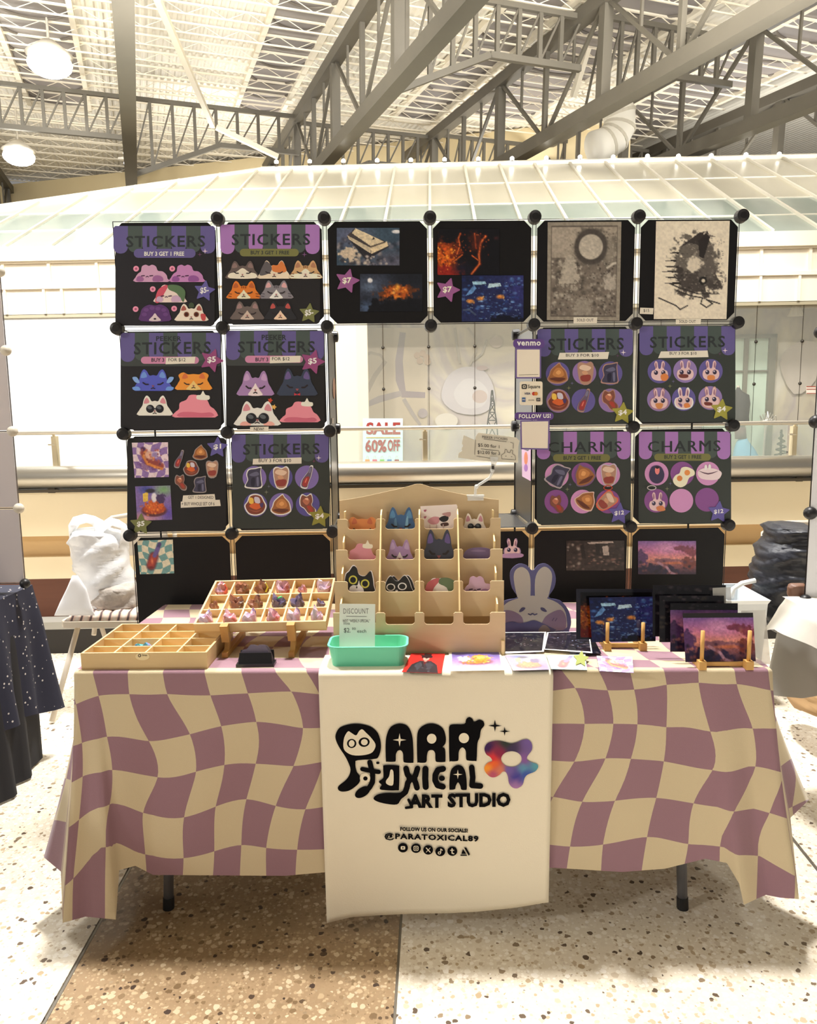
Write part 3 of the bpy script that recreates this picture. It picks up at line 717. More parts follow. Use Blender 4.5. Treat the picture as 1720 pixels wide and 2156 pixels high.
sA = sign('sticker_sign', 'black sticker sign with blue awning, cloud bunny stickers, top left panel', 243, 476, 452, 686, (24, 22, 30))
awning(sA, 239, 453, 476, 534, P1, P2, 'STICKERS', (266, 497, 432, 521, -1), ('BUY 3 GET 1 FREE', (282, 524, 412, 543), P1, (304, 530, 388, 539), CREAMC))
sparks(sA, [(432, 529, 6, (225, 205, 220)), (421, 536, 5, (104, 62, 100))]); price(sA, '$5-', 431, 613, 24, (92, 86, 152), .15)
sB = sign('sticker_sign', 'black sticker sign with lilac awning and seven cat faces', 467, 473, 674, 682, (24, 22, 26))
awning(sB, 464, 673, 473, 535, LIL, P2, 'STICKERS', (488, 493, 653, 517, -1), ('BUY 3 GET 1 FREE', (505, 524, 629, 540), OLV, (528, 528, 609, 536), INK))
sparks(sB, [(641, 536, 6, (116, 76, 124))]); price(sB, '$5-', 651, 660, 23, (112, 116, 70), .1)
sC = sign('sticker_sign', 'black peeker sticker sign with blue cat and orange bear stickers', 254, 700, 466, 905, (22, 21, 27))
Art(DP_, .0012, gain=GA).poly(rrect(254, 700, 466, 771, 6), (56, 62, 62)).obj('header_ground', sC)
awning(sC, 254, 464, 701, 762, P1, P2, 'STICKERS', (282, 721, 444, 747, -2), ('BUY 3', (297, 751, 419, 766), (190, 128, 164), (319, 754, 346, 762), INK), (329, 708, 382, 718))
paper_label(sC, 'FOR $12', [(350, 753), (412, 751), (410, 765), (349, 767)], (355, 754, 391, 762)); price(sC, '$5', 446, 759, 27, (140, 68, 118), .35, 7, 9)
sD = sign('sticker_sign', 'black peeker sticker sign with white cat in large sunglasses', 476, 696, 684, 902, (22, 21, 24))
Art(DP_, .0012, gain=GA).poly(rrect(476, 696, 684, 770, 6), (56, 60, 61)).obj('header_ground', sD)
awning(sD, 476, 682, 697, 758, P1, P2, 'STICKERS', (501, 719, 663, 743, -1), ('BUY 3', (516, 749, 638, 764), (190, 128, 164), (538, 753, 565, 761), INK), (551, 705, 603, 716))
paper_label(sD, 'FOR $12', [(569, 751), (633, 749), (632, 763), (568, 765)], (573, 752, 610, 760)); price(sD, '$5', 658, 762, 28, (140, 68, 118), .3, 7, 9)
q = Art(DP_, .0045).solid([(527, 899), (566, 898), (565, 909), (527, 909)], (246, 240, 226), .0004); q.text('NEW!', 535, 900, 556, 907, (40, 38, 44), .01); q.obj('new_tag', sD)
sE = sign('sticker_sign', 'black panel sign with food stickers and hand-lettered label, lower left', 268, 922, 476, 1118, (20, 20, 24))
price(sE, '$1', 458, 942, 24, (92, 86, 152), .05, 6, 8); price(sE, '$5', 297, 1104, 25, (112, 116, 70), .05, 6, 8)
paper_label(sE, 'GET 1 DESIGNED', [(386, 1043), (452, 1040), (454, 1053), (384, 1056)], (396, 1044, 450, 1050))
paper_label(sE, '+ BUY WHOLE SET OF 6', [(381, 1056), (463, 1052), (465, 1065), (381, 1069)], (383, 1057, 452, 1064))
sF = sign('sticker_sign', 'charcoal sticker sign with six food stickers on purple circles, third row', 489, 914, 694, 1113, CARD)
awning(sF, 488, 692, 915, 974, P1, P2, 'STICKERS', (512, 935, 673, 958, -2)); paper_label(sF, 'BUY 3 FOR $10', [(533, 966), (635, 963), (635, 976), (532, 978)], (545, 966, 613, 974))
sparks(sF, [(671, 964, 6, (230, 215, 225)), (661, 971, 4, (120, 60, 90)), (566, 1024, 4, (104, 108, 128)), (561, 1036, 5, (124, 128, 110))])
circles(sF, [(536, 1006), (591, 1005), (646, 1005), (538, 1063), (592, 1063), (648, 1062)], (122, 106, 172), (84, 78, 146)); price(sF, '$4', 673, 1088, 25, (134, 132, 58), .1, 6, 9)
sK = sign('sticker_sign', 'charcoal sticker sign with six food stickers, right tower beside the payment cards', 1131, 692, 1332, 893, CARD)
awning(sK, 1131, 1332, 693, 751, P1, P2, 'STICKERS', (1154, 713, 1313, 738, -2)); paper_label(sK, 'BUY 3 FOR $10', [(1178, 743), (1282, 741), (1279, 756), (1174, 757)], (1191, 745, 1260, 752))
sparks(sK, [(1312, 742, 6, (230, 215, 225)), (1300, 749, 4, (90, 60, 90)), (1204, 807, 4, (104, 100, 140)), (1197, 817, 5, (124, 128, 90))])
circles(sK, [(1174, 787), (1230, 785), (1285, 786), (1175, 844), (1228, 844), (1285, 843)], (92, 84, 148), (136, 110, 166)); price(sK, '$4', 1310, 870, 25, (150, 146, 62), .1, 6, 9)
sL = sign('sticker_sign', 'charcoal sticker sign with six bunny stickers on circles', 1346, 686, 1548, 889, CARD)
awning(sL, 1346, 1547, 687, 748, P1, P2, 'STICKERS', (1368, 709, 1526, 733, -2)); paper_label(sL, 'BUY 3 FOR $10', [(1391, 740), (1489, 738), (1491, 752), (1385, 754)], (1409, 741, 1466, 748))
sparks(sL, [(1526, 738, 6, (230, 205, 220)), (1515, 745, 4, (90, 60, 90)), (1417, 803, 4, (104, 100, 140)), (1410, 813, 5, (124, 128, 90))])
circles(sL, [(1388, 782), (1442, 781), (1496, 781), (1387, 841), (1439, 840), (1495, 838)], (92, 84, 148), (136, 116, 172)); price(sL, '$4', 1518, 863, 25, (150, 146, 62), .1, 6, 9)
sM = sign('charm_sign', 'charcoal charms sign with six charms on pink circles, right tower inner column', 1130, 908, 1328, 1104, CARD)
awning(sM, 1130, 1327, 909, 967, LIL, P2, 'CHARMS', (1153, 931, 1308, 953, -2), ('BUY 2 GET 1 FREE', (1164, 956, 1284, 972), OLV, (1186, 960, 1265, 968), INK))
circles(sM, [(1172, 1001), (1228, 999), (1280, 999), (1171, 1056), (1226, 1056), (1280, 1056)], (196, 140, 190), (128, 76, 140)); price(sM, '$12', 1303, 1081, 25, (94, 86, 156), .1, 5, 10)
sN = sign('charm_sign', 'charcoal charms sign with two empty circles, right tower outer column', 1344, 908, 1539, 1102, CARD)
awning(sN, 1345, 1537, 909, 967, LIL, P2, 'CHARMS', (1364, 929, 1516, 952, -2), ('BUY 2 GET 1 FREE', (1377, 955, 1496, 970), OLV, (1398, 958, 1476, 966), INK))
circles(sN, [(1382, 997), (1436, 997), (1490, 997), (1381, 1054), (1434, 1054), (1488, 1052)], (196, 140, 190), (128, 76, 140)); price(sN, '$12', 1512, 1078, 25, (94, 86, 156), .1, 5, 10)
sparks(sM, [(1200, 1020, 4, (104, 100, 140)), (1194, 1030, 5, (124, 128, 100))]); sparks(sN, [(1411, 1018, 4, (104, 100, 140)), (1404, 1029, 5, (124, 128, 100))])

# ---------------------------------------------------------------- die-cut stickers
def St(name, label, box=None, group=None, plane=None, out=.0026, cat='sticker', gain=GA, m=None): return dict(n=name, l=label, g=group, a=Art(plane or DP_, out, gain=gain), c=cat, m=m)
def done(s): o = s['a'].obj(s['n'], m=s['m'] or GLOSS); tag(o, s['l'], s['c'], s['g']); return o
def B(box):
    x0, y0, x1, y1 = box; return lambda u, v: (x0+(x1-x0)*u, y0+(y1-y0)*v)
def mp(f, L): return [f(u, v) for u, v in L]
def cat_face(box, main, inner, muzzle, label, patch=None, glasses=0, ear='pointed', name='sticker', closed=True, edge=None, stripes=None, eyes=None, bow=None, group=None, plane=None, out=.0026, gain=GA, low=1.0):
    """a cat's face peeking over its straight lower edge"""
    s = St(name, label, group=group, plane=plane, out=out, gain=gain); a = s['a']; f = B(box)
    if ear == 'round': o = [(.02, 1), (.03, .7), (.1, .45), (.06, .2), (.2, .05), (.33, .16), (.5, .14), (.67, .16), (.8, .05), (.94, .2), (.9, .45), (.97, .7), (.98, 1)]
    else: o = [(.02, 1), (.02, .75), (.12, .5), (.16, .22), (.24, .0), (.33, .08), (.4, .28), (.5, .26), (.6, .28), (.67, .08), (.76, .0), (.84, .22), (.88, .5), (.98, .75), (.98, 1)]
    c = smooth(mp(f, o), 3); c = [p for p in c if p[1] <= box[3]+.2]
    if edge:
        cx, cy = (box[0]+box[2])/2, (box[1]+box[3])/2; a.solid([(cx+(x-cx)*1.08, cy+(y-cy)*1.09) for x, y in c], edge, .0006)
    a.solid(c, main, .0008)
    a.poly(smooth(mp(f, [(.17, .4), (.19, .22), (.25, .1), (.31, .2), (.33, .36)]), 2), inner); a.poly(smooth(mp(f, [(.83, .4), (.81, .22), (.75, .1), (.69, .2), (.67, .36)]), 2), inner)
    if patch:
        for pts, col in patch: a.poly(smooth(mp(f, pts), 3), col)
    if muzzle: a.poly(smooth(mp(f, [(.3, .99), (.36, .8), (.45, .62), (.5, .5), (.55, .62), (.64, .8), (.7, .99)]), 3), muzzle)
    if stripes:
        for x, y in ((.08, .72), (.07, .86), (.92, .72), (.93, .86)): a.polys(stroke([f(x-.05, y), f(x+.05, y+.03)], (box[3]-box[1])*.05, 4)[:1], stripes)
        for x in (.44, .5, .56): a.polys(stroke([f(x, .3), f(x, .42)], (box[3]-box[1])*.05, 4)[:1], stripes)
    lw = (box[3]-box[1])*.06; dk = (44, 36, 40)
    if glasses:
        for x in (.36, .65):
            cx, cy = f(x, glasses); r = (box[2]-box[0])*.125; a.poly(ell(cx, cy, r, r, 18), (34, 34, 40)); a.poly(ell(cx-r*.15, cy-r*.3, r*.62, r*.4, 10, 20), (92, 98, 104))
        a.polys(stroke([f(.46, glasses), f(.55, glasses)], lw, 4)[:1], (34, 34, 40))
    elif eyes:
        for x in (.34, .66):
            cx, cy = f(x, .62); r = (box[2]-box[0])*eyes[2]; a.poly(ell(cx, cy, r, r, 16), eyes[0]); a.poly(ell(cx, cy, r*.62, r*.66, 14), eyes[1])
    elif closed:
        for x, d in ((.3, 1), (.7, -1)): a.polys(stroke([f(x-.07, .66-.04*d), f(x, .7), f(x+.07, .66+.04*d)], lw, 4), dk)
    x, y = f(.5, .78); a.poly([(x-lw, y-lw*.6), (x+lw, y-lw*.6), (x, y+lw)], (150, 84, 88))
    a.polys(stroke([f(.45, .9), f(.5, .86), f(.55, .9)], lw*.7, 4), dk)
    if bow: a.poly(mp(f, [(.42, .9), (.5, .96), (.58, .9), (.58, 1), (.5, .97), (.42, 1)]), bow)
    return done(s)
def bunny_cloud(box, main, dark, label, name='sticker', top=None, group=None, plane=None, out=.0026, gain=GA, face=True):
    """a round-eared bunny lying like a cloud"""
    s = St(name, label, group=group, plane=plane, out=out, gain=gain); a = s['a']; f = B(box)
    o = [(.0, 1), (.0, .74), (.08, .52), (.17, .4), (.2, .12), (.32, .02), (.42, .09), (.52, .02), (.64, .12), (.7, .36), (.85, .4), (.97, .6), (1, .8), (1, 1)]
    a.solid([p for p in smooth(mp(f, o), 3) if p[1] <= box[3]+.2], main, .0008)
    if top:
        for pts, c in top: a.poly(smooth(mp(f, pts), 3), c)
    if face:
        a.poly(smooth(mp(f, [(.03, .95), (.05, .72), (.16, .66), (.26, .8), (.22, .97)]), 2), dark); a.poly(smooth(mp(f, [(.55, .97), (.56, .7), (.7, .62), (.84, .72), (.86, .95)]), 2), dark)
        lw = (box[3]-box[1])*.06
        for x in (.24, .5): a.polys(stroke([f(x-.05, .66), f(x+.04, .64)], lw, 4), (70, 44, 72))
        a.polys(stroke([f(.33, .72), f(.37, .68), f(.41, .72)], lw*.7, 4), (70, 44, 72))
    return done(s)
PG = 'peeking animal stickers on the display'
bunny_cloud((286, 557, 353, 594), (196, 152, 186), (150, 98, 150), 'pale pink cloud bunny sticker at the upper left of the cloud bunny sign', group=PG)
bunny_cloud((361, 557, 428, 594), (184, 128, 182), (140, 84, 150), 'deeper pink cloud bunny sticker beside the pale one', group=PG)
bunny_cloud((328, 599, 390, 637), (226, 206, 200), (190, 160, 190), 'strawberry and leaf cloud bunny sticker above the price star', group=PG,
    top=[([(.0, 1), (.02, .6), (.12, .25), (.34, .04), (.42, .12), (.3, .5), (.14, .98)], (196, 84, 104)), ([(.46, .3), (.42, .06), (.62, .02), (.84, .1), (1, .35), (1, .7), (.93, .98), (.72, .5)], (86, 112, 82))])
s = St('sticker', 'dark purple curly-haired dog sticker in the bottom row of the cloud bunny sign', group=PG); f = B((296, 640, 358, 676)); a = s['a']
a.solid(smooth(mp(f, [(.02, 1), (.0, .6), (.08, .25), (.3, .05), (.5, .1), (.7, .04), (.92, .24), (1, .6), (.98, 1)]), 3), (88, 56, 110), .0008)
for x, y in ((.2, .35), (.4, .25), (.6, .28), (.8, .36), (.14, .62), (.86, .62)): a.poly(ell(*f(x, y), 5.5, 4, 10), (106, 70, 128))
a.poly(smooth(mp(f, [(.3, .99), (.42, .72), (.5, .55), (.58, .72), (.7, .99)]), 3), (206, 190, 196)); a.poly(ell(*f(.5, .88), 3, 2, 8), (50, 34, 50)); done(s)
cat_face((371, 640, 436, 676), (238, 214, 202), (164, 92, 84), None, 'cream lucky cat sticker with brown eyes and a small crown', eyes=((120, 70, 50), (62, 32, 28), .085), patch=[([(.43, .22), (.42, .02), (.5, -.08), (.58, .02), (.57, .22)], (66, 78, 60)), ([(.8, .6), (.95, .62), (.95, .95), (.84, .95)], (186, 76, 80))], group=PG)
for x, y, w in ((287, 566, 'upper left bunny'), (363, 566, 'upper right bunny'), (322, 609, 'strawberry bunny'), (286, 651, 'purple dog'), (367, 650, 'lucky cat')):
    s = St('dot_sticker', 'tiny round pink number sticker beside the %s sticker' % w, group='tiny pink number stickers', out=.002); s['a'].solid(ell(x, y, 6, 6, 16), (226, 148, 178), .0004); s['a'].poly(ell(x, y, 2.6, 2.6, 10), (170, 84, 120)); done(s)
TAB = (228, 216, 200)
cat_face((478, 550, 544, 587), (98, 86, 84), (132, 110, 108), TAB, 'grey and white tuxedo cat sticker, top left of the cat sign', patch=[([(.1, .98), (.08, .72), (.3, .62), (.5, .4), (.7, .62), (.92, .72), (.9, .98)], TAB), ([(.42, .78), (.5, .66), (.58, .78), (.5, .9)], (80, 56, 60))], group=PG)
cat_face((545, 549, 610, 587), (226, 208, 186), (120, 100, 96), None, 'calico cat sticker with grey and orange patches, top middle of the cat sign', patch=[([(.03, .8), (.1, .4), (.24, .04), (.4, .28), (.4, .6), (.2, .8)], (92, 88, 92)), ([(.46, .6), (.44, .26), (.6, .26), (.75, .03), (.9, .5), (.8, .66)], (204, 120, 66))], group=PG)
cat_face((611, 549, 676, 587), (198, 160, 116), (168, 120, 92), TAB, 'pale brown tabby cat sticker, top right of the cat sign', patch=[([(.04, .98), (.06, .76), (.3, .7), (.5, .45), (.7, .7), (.94, .76), (.96, .98)], (236, 222, 202))], stripes=(136, 96, 66), group=PG)
cat_face((480, 592, 547, 629), (212, 120, 48), (176, 92, 50), (240, 218, 190), 'bright orange tabby cat sticker in the middle row', stripes=(128, 66, 30), group=PG)
cat_face((549, 591, 615, 629), (128, 124, 132), (206, 160, 164), (238, 230, 220), 'light grey tabby cat sticker with white muzzle in the middle row', stripes=(84, 80, 90), group=PG)
cat_face((488, 635, 554, 673), (104, 94, 92), (150, 122, 122), (196, 178, 166), 'dark grey cat sticker in the bottom row', group=PG)
cat_face((559, 635, 622, 673), (44, 44, 48), (178, 82, 78), (228, 196, 172), 'black cat sticker with red ears in the bottom row', group=PG)
# peekers; known characters are not copied, plain animals of the same colours stand in
cat_face((284, 778, 362, 823), (84, 92, 190), (110, 146, 214), None, 'blue winged cat sticker beside the orange bear', patch=[([(.02, .6), (-.06, .38), (.06, .36), (.14, .62)], (128, 164, 222)), ([(.98, .6), (1.06, .38), (.94, .36), (.86, .62)], (128, 164, 222)), ([(.0, .98), (-.06, .84), (.1, .8), (.16, .96)], (110, 150, 220)), ([(1, .98), (1.06, .84), (.9, .8), (.84, .96)], (110, 150, 220))], group=PG)
cat_face((372, 782, 444, 821), (226, 146, 62), (206, 110, 66), (246, 190, 120), 'orange round-eared bear sticker under the $5 star', ear='round', group=PG)
cat_face((292, 833, 361, 875), (242, 232, 216), (206, 140, 152), None, 'small white cat sticker in round black glasses', glasses=.66, group=PG)
def plain_cloud(box, main, lobe, label, group=PG, plane=None, out=.0026, gain=GA):
    s = St('sticker', label, group=group, plane=plane, out=out, gain=gain); f = B(box)
    s['a'].solid([p for p in smooth(mp(f, [(0, 1), (.0, .8), (.1, .66), (.12, .42), (.28, .3), (.36, .12), (.52, .1), (.66, .2), (.8, .3), (.88, .55), (1, .7), (1, 1)]), 3) if p[1] <= box[3]+.2], main, .0008)
    s['a'].poly(smooth(mp(f, [(.1, .97), (.14, .8), (.4, .78), (.66, .82), (.9, .8), (.92, .97)]), 3), lobe)
    s['a'].poly(smooth(mp(f, [(.56, .28), (.55, .12), (.64, .1), (.7, -.06), (.76, .1), (.86, .14), (.84, .3)]), 3), (244, 234, 214)); return done(s)
plain_cloud((369, 826, 453, 879), (222, 140, 158), (198, 104, 128), 'pink cloud-shaped cupcake sticker beside the small white cat')
cat_face((502, 781, 574, 833), (158, 126, 176), (186, 152, 196), (224, 210, 214), 'lavender cat sticker on the second peeker sign', group=PG)
cat_face((587, 776, 665, 833), (58, 66, 86), (104, 88, 140), None, 'slate blue cat sticker with tall violet ears and red bow', bow=(190, 60, 70), group=PG)
cat_face((497, 845, 587, 896), (242, 234, 220), (206, 140, 152), None, 'large white cat sticker in dark round sunglasses', glasses=.7, patch=[([(.1, .99), (.16, .84), (.32, .86), (.34, .99)], (226, 168, 160)), ([(.9, .99), (.84, .84), (.68, .86), (.66, .99)], (226, 168, 160))], group=PG)
plain_cloud((594, 841, 669, 889), (222, 140, 158), (198, 104, 128), 'pink cloud-shaped cupcake sticker on the second peeker sign')
for x, y, c, w in ((569, 843, (190, 72, 48), 'red'), (577, 857, (228, 178, 96), 'yellow')):
    s = St('flower_sticker', 'tiny %s maple flower sticker by the ear of the sunglasses cat' % w); s['a'].solid(star(x, y, 6, .3, .55), c, .0004); done(s)

# food stickers and charms
WHT = (238, 226, 220)
def food(kind, cx, cy, r, label, edge=WHT, group='food stickers', rot=0, cat='sticker', plane=None, out=.0026, gain=GA):
    s = St('sticker' if cat == 'sticker' else 'charm', label, group=group, plane=plane, out=out, cat=cat, gain=gain); a = s['a']; c, sn = math.cos(rot), math.sin(rot)
    def T(L): return [(cx+(x*c-y*sn)*r, cy+(x*sn+y*c)*r) for x, y in L]
    def blob(L, col, n=3): a.poly(smooth(T(L), n), col)
    def base(L):
        if edge: a.solid([(cx+(x-cx)*1.13, cy+(y-cy)*1.13) for x, y in smooth(T(L), 3)], edge, .0006); blob(L, BASE[kind])
        else: a.solid(smooth(T(L), 3), BASE[kind], .0006)
    BASE = dict(bread=(150, 96, 56), cup=(170, 132, 112), bottle=(96, 84, 104), bowl=(120, 60, 46), meat=(122, 74, 62), jug=(62, 60, 82))
    if kind == 'bread':
        base([(-.9, .5), (-.75, .1), (-.6, -.35), (-.1, -.8), (.15, -.95), (.3, -.7), (.7, -.25), (.85, .3), (.8, .6), (.2, .85), (-.5, .8)])
        blob([(-.5, .1), (-.2, -.5), (.3, -.5), (.6, .1), (.1, .35)], (184, 124, 72)); blob([(-.8, .5), (-.2, .35), (.75, .45), (.1, .75)], (96, 52, 40)); blob([(-.2, -.1), (.1, -.35), (.3, -.1), (.05, .1)], (214, 156, 98))
    elif kind == 'cup':
        base([(-.65, -.5), (-.4, -.9), (.1, -.8), (.5, -.95), (.75, -.5), (.5, .85), (-.35, .9)])
        blob([(-.55, -.45), (-.3, -.75), (.2, -.7), (.6, -.5), (.3, -.2), (-.2, -.25)], (214, 188, 168)); blob([(-.4, .3), (.5, .2), (.42, .78), (-.3, .8)], (140, 62, 56)); blob([(-.3, -.1), (.1, -.2), (.3, .1), (-.1, .2)], (196, 150, 120))
    elif kind == 'bottle':
        base([(.3, -1), (.55, -.95), (.45, -.4), (.35, 0), (.15, .5), (0, .95), (-.5, .85), (-.45, .3), (-.2, -.1), (.1, -.5)])
        blob([(.28, -.9), (.48, -.88), (.36, -.45), (.16, -.5)], (118, 116, 142)); blob([(-.05, -.05), (.25, .0), (-.02, .85), (-.42, .75), (-.3, .25)], (152, 56, 56)); blob([(-.05, .1), (.05, .12), (-.1, .5), (-.2, .45)], (206, 110, 96))
    elif kind == 'bowl':
        base([(-.95, .1), (-.7, -.3), (-.5, -.8), (0, -.95), (.5, -.8), (.75, -.35), (.95, .1), (.7, .65), (.1, .9), (-.6, .75)])
        blob([(-.6, -.2), (-.55, -.7), (-.2, -.6), (-.2, -.1)], (222, 184, 80)); blob([(.0, -.2), (-.1, -.75), (.35, -.7), (.45, -.2)], (196, 190, 206)); blob([(-.6, .1), (.0, -.2), (.6, .1), (.1, .45)], (204, 96, 48)); blob([(.45, -.1), (.75, -.2), (.7, .2), (.5, .2)], (72, 56, 100)); blob([(-.7, .4), (0, .55), (.65, .4), (.1, .7)], (152, 84, 64))
    elif kind == 'meat':
        base([(-.7, -.4), (-.5, -.85), (-.1, -.7), (.3, -.9), (.45, -.3), (.35, .1), (.7, .5), (.6, .95), (.1, .9), (-.3, .4), (-.65, .15)])
        blob([(-.5, -.3), (-.1, -.6), (.2, -.3), (-.1, .1)], (176, 108, 84)); blob([(-.1, .2), (.3, .2), (.5, .7), (.2, .7)], (160, 62, 52)); blob([(-.3, -.5), (0, -.6), (.05, -.35)], (220, 176, 150))
    elif kind == 'jug':
        base([(-.7, -.3), (-.5, -.75), (.1, -.85), (.6, -.95), (.55, -.6), (.62, .2), (.6, .85), (-.4, .9), (-.85, .75), (-.6, .2)])
        blob([(-.5, -.3), (.2, -.6), (.45, -.3), (-.1, -.15)], (98, 98, 124)); blob([(-.3, .1), (.05, .0), (.0, .75), (-.3, .75)], (40, 38, 58)); blob([(.2, 0), (.4, -.05), (.42, .7), (.25, .75)], (104, 104, 132))
    return done(s)
NM = dict(bread='brown bread', cup='iced drink cup', bottle='red soda bottle', bowl='noodle bowl', meat='grilled skewer', jug='black jug')
for kind, x, y, r in (('bottle', 377, 967, 17), ('bread', 422, 953, 16), ('bowl', 403, 986, 16), ('cup', 446, 987, 17), ('meat', 381, 1015, 16), ('jug', 422, 1020, 17)):
    food(kind, x, y, r, 'small %s sticker, one of the loose $1 stickers on the lower left panel' % NM[kind], edge=(150, 140, 140), group='loose one dollar food stickers')
for kind, x, y in (('jug', 536, 1006), ('cup', 591, 1005), ('bottle', 646, 1005), ('bowl', 538, 1063), ('bread', 592, 1063), ('meat', 648, 1061)):
    food(kind, x, y, 22, 'white-edged %s sticker on a circle of the left tower sticker sign' % NM[kind], edge=(236, 226, 222), group='food stickers on the left tower sign')
for kind, x, y in (('bread', 1174, 787), ('cup', 1231, 785), ('jug', 1285, 786), ('bowl', 1175, 844), ('bottle', 1228, 844), ('meat', 1284, 842)):
    food(kind, x, y, 22, 'shimmering %s sticker on a circle of the right tower sticker sign' % NM[kind], edge=(168, 132, 122), group='food stickers on the right tower sign')
def bunny(cx, cy, r, label, extra, edge=None, cat='sticker', group='bunny stickers on the right tower sign', plane=None, out=.0026, gain=GA):
    s = St('sticker' if cat == 'sticker' else 'charm', label, group=group, plane=plane, out=out, cat=cat, gain=gain); a = s['a']
    T = lambda L: [(cx+x*r, cy+y*r) for x, y in L]
    o = [(-.8, .35), (-.7, -.05), (-.4, -.2), (-.5, -.7), (-.38, -.98), (-.2, -.85), (-.12, -.3), (.1, -.3), (.2, -.85), (.38, -.98), (.5, -.7), (.42, -.2), (.7, -.05), (.8, .35), (.6, .75), (0, .9), (-.6, .75)]
    if edge: a.solid([(cx+(x-cx)*1.14, cy+(y-cy)*1.12) for x, y in smooth(T(o), 3)], edge, .0006); a.poly(smooth(T(o), 3), (216, 186, 190))
    else: a.solid(smooth(T(o), 3), (216, 186, 190), .0006)
    for sx in (-1, 1):
        a.poly(smooth(T([(sx*.4, -.3), (sx*.42, -.7), (sx*.33, -.85), (sx*.26, -.4)]), 3), (150, 110, 130)); a.poly(ell(cx+sx*.35*r, cy+.12*r, .2*r, .22*r, 12), (54, 48, 72)); a.poly(ell(cx+(sx*.35-.06)*r, cy+.04*r, .07*r, .07*r, 8), (210, 200, 220))
    for pts, col in extra: a.poly(smooth(T(pts), 3), col)
    return done(s)
for x, y, ex, ed, w in ((1388, 782, [([(.1, .4), (.5, .2), (.85, .5), (.6, .9), (.2, .85)], (206, 126, 72))], None, 'holding an orange bread roll'), (1442, 781, [([(-.6, .35), (.2, .35), (.2, .65), (-.5, .65)], (112, 60, 54))], None, 'biting a dark sausage'),
        (1496, 781, [([(-.3, .45), (.3, .45), (.3, .85), (-.3, .85)], (204, 130, 78))], None, 'with a small orange cup'), (1387, 841, [([(-.35, .4), (.35, .4), (.2, .85), (-.2, .85)], (196, 132, 82))], (160, 120, 140), 'with a dark outline and orange bib'),
        (1439, 840, [([(.0, .5), (.4, .4), (.6, .75), (.1, .85)], (206, 126, 72)), ([(-.6, .4), (-.2, .5), (-.25, .8)], (110, 84, 130))], (240, 232, 226), 'with a broad white outline'), (1495, 838, [([(-.6, .4), (.1, .45), (.1, .7), (-.5, .7)], (112, 56, 50))], (196, 156, 150), 'with a pink outline behind the $4 star')):
    bunny(x, y, 22, 'pink bunny sticker %s' % w, ex, ed)
CG = 'acrylic charms on the charm signs'
food('jug', 1175, 1001, 24, 'grey metal armour charm on the first pink circle of the inner charm sign', edge=(170, 160, 166), cat='charm', group=CG, rot=.5)
food('bread', 1228, 1000, 23, 'brown and grey pancake charm on the top middle circle', edge=(116, 92, 120), cat='charm', group=CG, rot=-.5)
food('cup', 1280, 999, 22, 'clear silver pear-shaped charm on the top right circle', edge=(190, 176, 196), cat='charm', group=CG)
food('meat', 1172, 1060, 20, 'brown skewer charm with silver clasp, bottom left circle', edge=None, cat='charm', group=CG)
food('bread', 1234, 1053, 22, 'brown creature charm with cream edge, bottom middle circle', edge=(214, 186, 176), cat='charm', group=CG, rot=.6)
food('cup', 1276, 1054, 21, 'orange-edged square charm hanging from an orange clasp', edge=(214, 98, 74), cat='charm', group=CG, rot=.9)
s = St('charm', 'dark owl-like charm with pink face on the outer charm sign', cat='charm', group=CG); a = s['a']
a.solid(smooth([(1366, 1000), (1370, 985), (1376, 981), (1384, 980), (1392, 984), (1398, 998), (1394, 1012), (1383, 1018), (1371, 1013)], 3), (58, 52, 82), .0008); a.poly(ell(1383, 990, 5, 9, 12), (226, 130, 130)); a.poly(ell(1383, 984, 4, 3, 10), (40, 32, 48)); done(s)
s = St('charm', 'white fried-egg charm with two yolks on the outer charm sign', cat='charm', group=CG); a = s['a']
a.solid(smooth([(1416, 1010), (1422, 1000), (1430, 996), (1434, 985), (1446, 983), (1460, 990), (1461, 1000), (1450, 1006), (1444, 1020), (1432, 1026), (1420, 1020)], 3), (238, 220, 196), .0008); a.poly(ell(1430, 1007, 6, 6, 12), (206, 130, 74)); a.poly(ell(1446, 995, 6, 6, 12), (216, 140, 76)); done(s)
s = St('charm', 'white cup charm with a bunny peeking over the rim', cat='charm', group=CG); a = s['a']
a.solid(smooth([(1468, 994), (1480, 986), (1500, 986), (1516, 992), (1518, 1000), (1508, 1010), (1476, 1008)], 3), (222, 206, 212), .0008); a.poly(smooth([(1470, 991), (1490, 996), (1512, 991), (1490, 999)], 3), (92, 66, 84)); a.poly(ell(1485, 984, 3, 6, 10), (240, 230, 232)); a.poly(ell(1493, 983, 3, 6, 10), (240, 230, 232)); done(s)
bunny(1383, 1057, 21, 'grey bunny charm hanging from a pale clasp ring', [([(-.1, .5), (.5, .35), (.8, .8), (.1, .9)], (198, 122, 80))], None, 'charm', CG)
for x, y, c, w in ((1372, 1027, (226, 220, 222), 'pale oval clasp ring above the grey bunny charm'), (1280, 1027, (214, 80, 60), 'orange clasp ring above the square charm')):
    P = [DP_.at(px, py, .006) for px, py in ell(x, y, 9, 4.5, 16)]; tag(MB().tube(P, .0016, 6, True).obj('clasp_ring', mat('clasp_%d' % x, c, .3)), w, 'clasp')
bunny(1078, 1155, 20, 'lilac bunny-in-a-cup sticker on the low black panel beside the wooden rack', [([(-1, .55), (1, .5), (.95, .9), (-.95, .95)], (172, 138, 176))], (158, 132, 166))
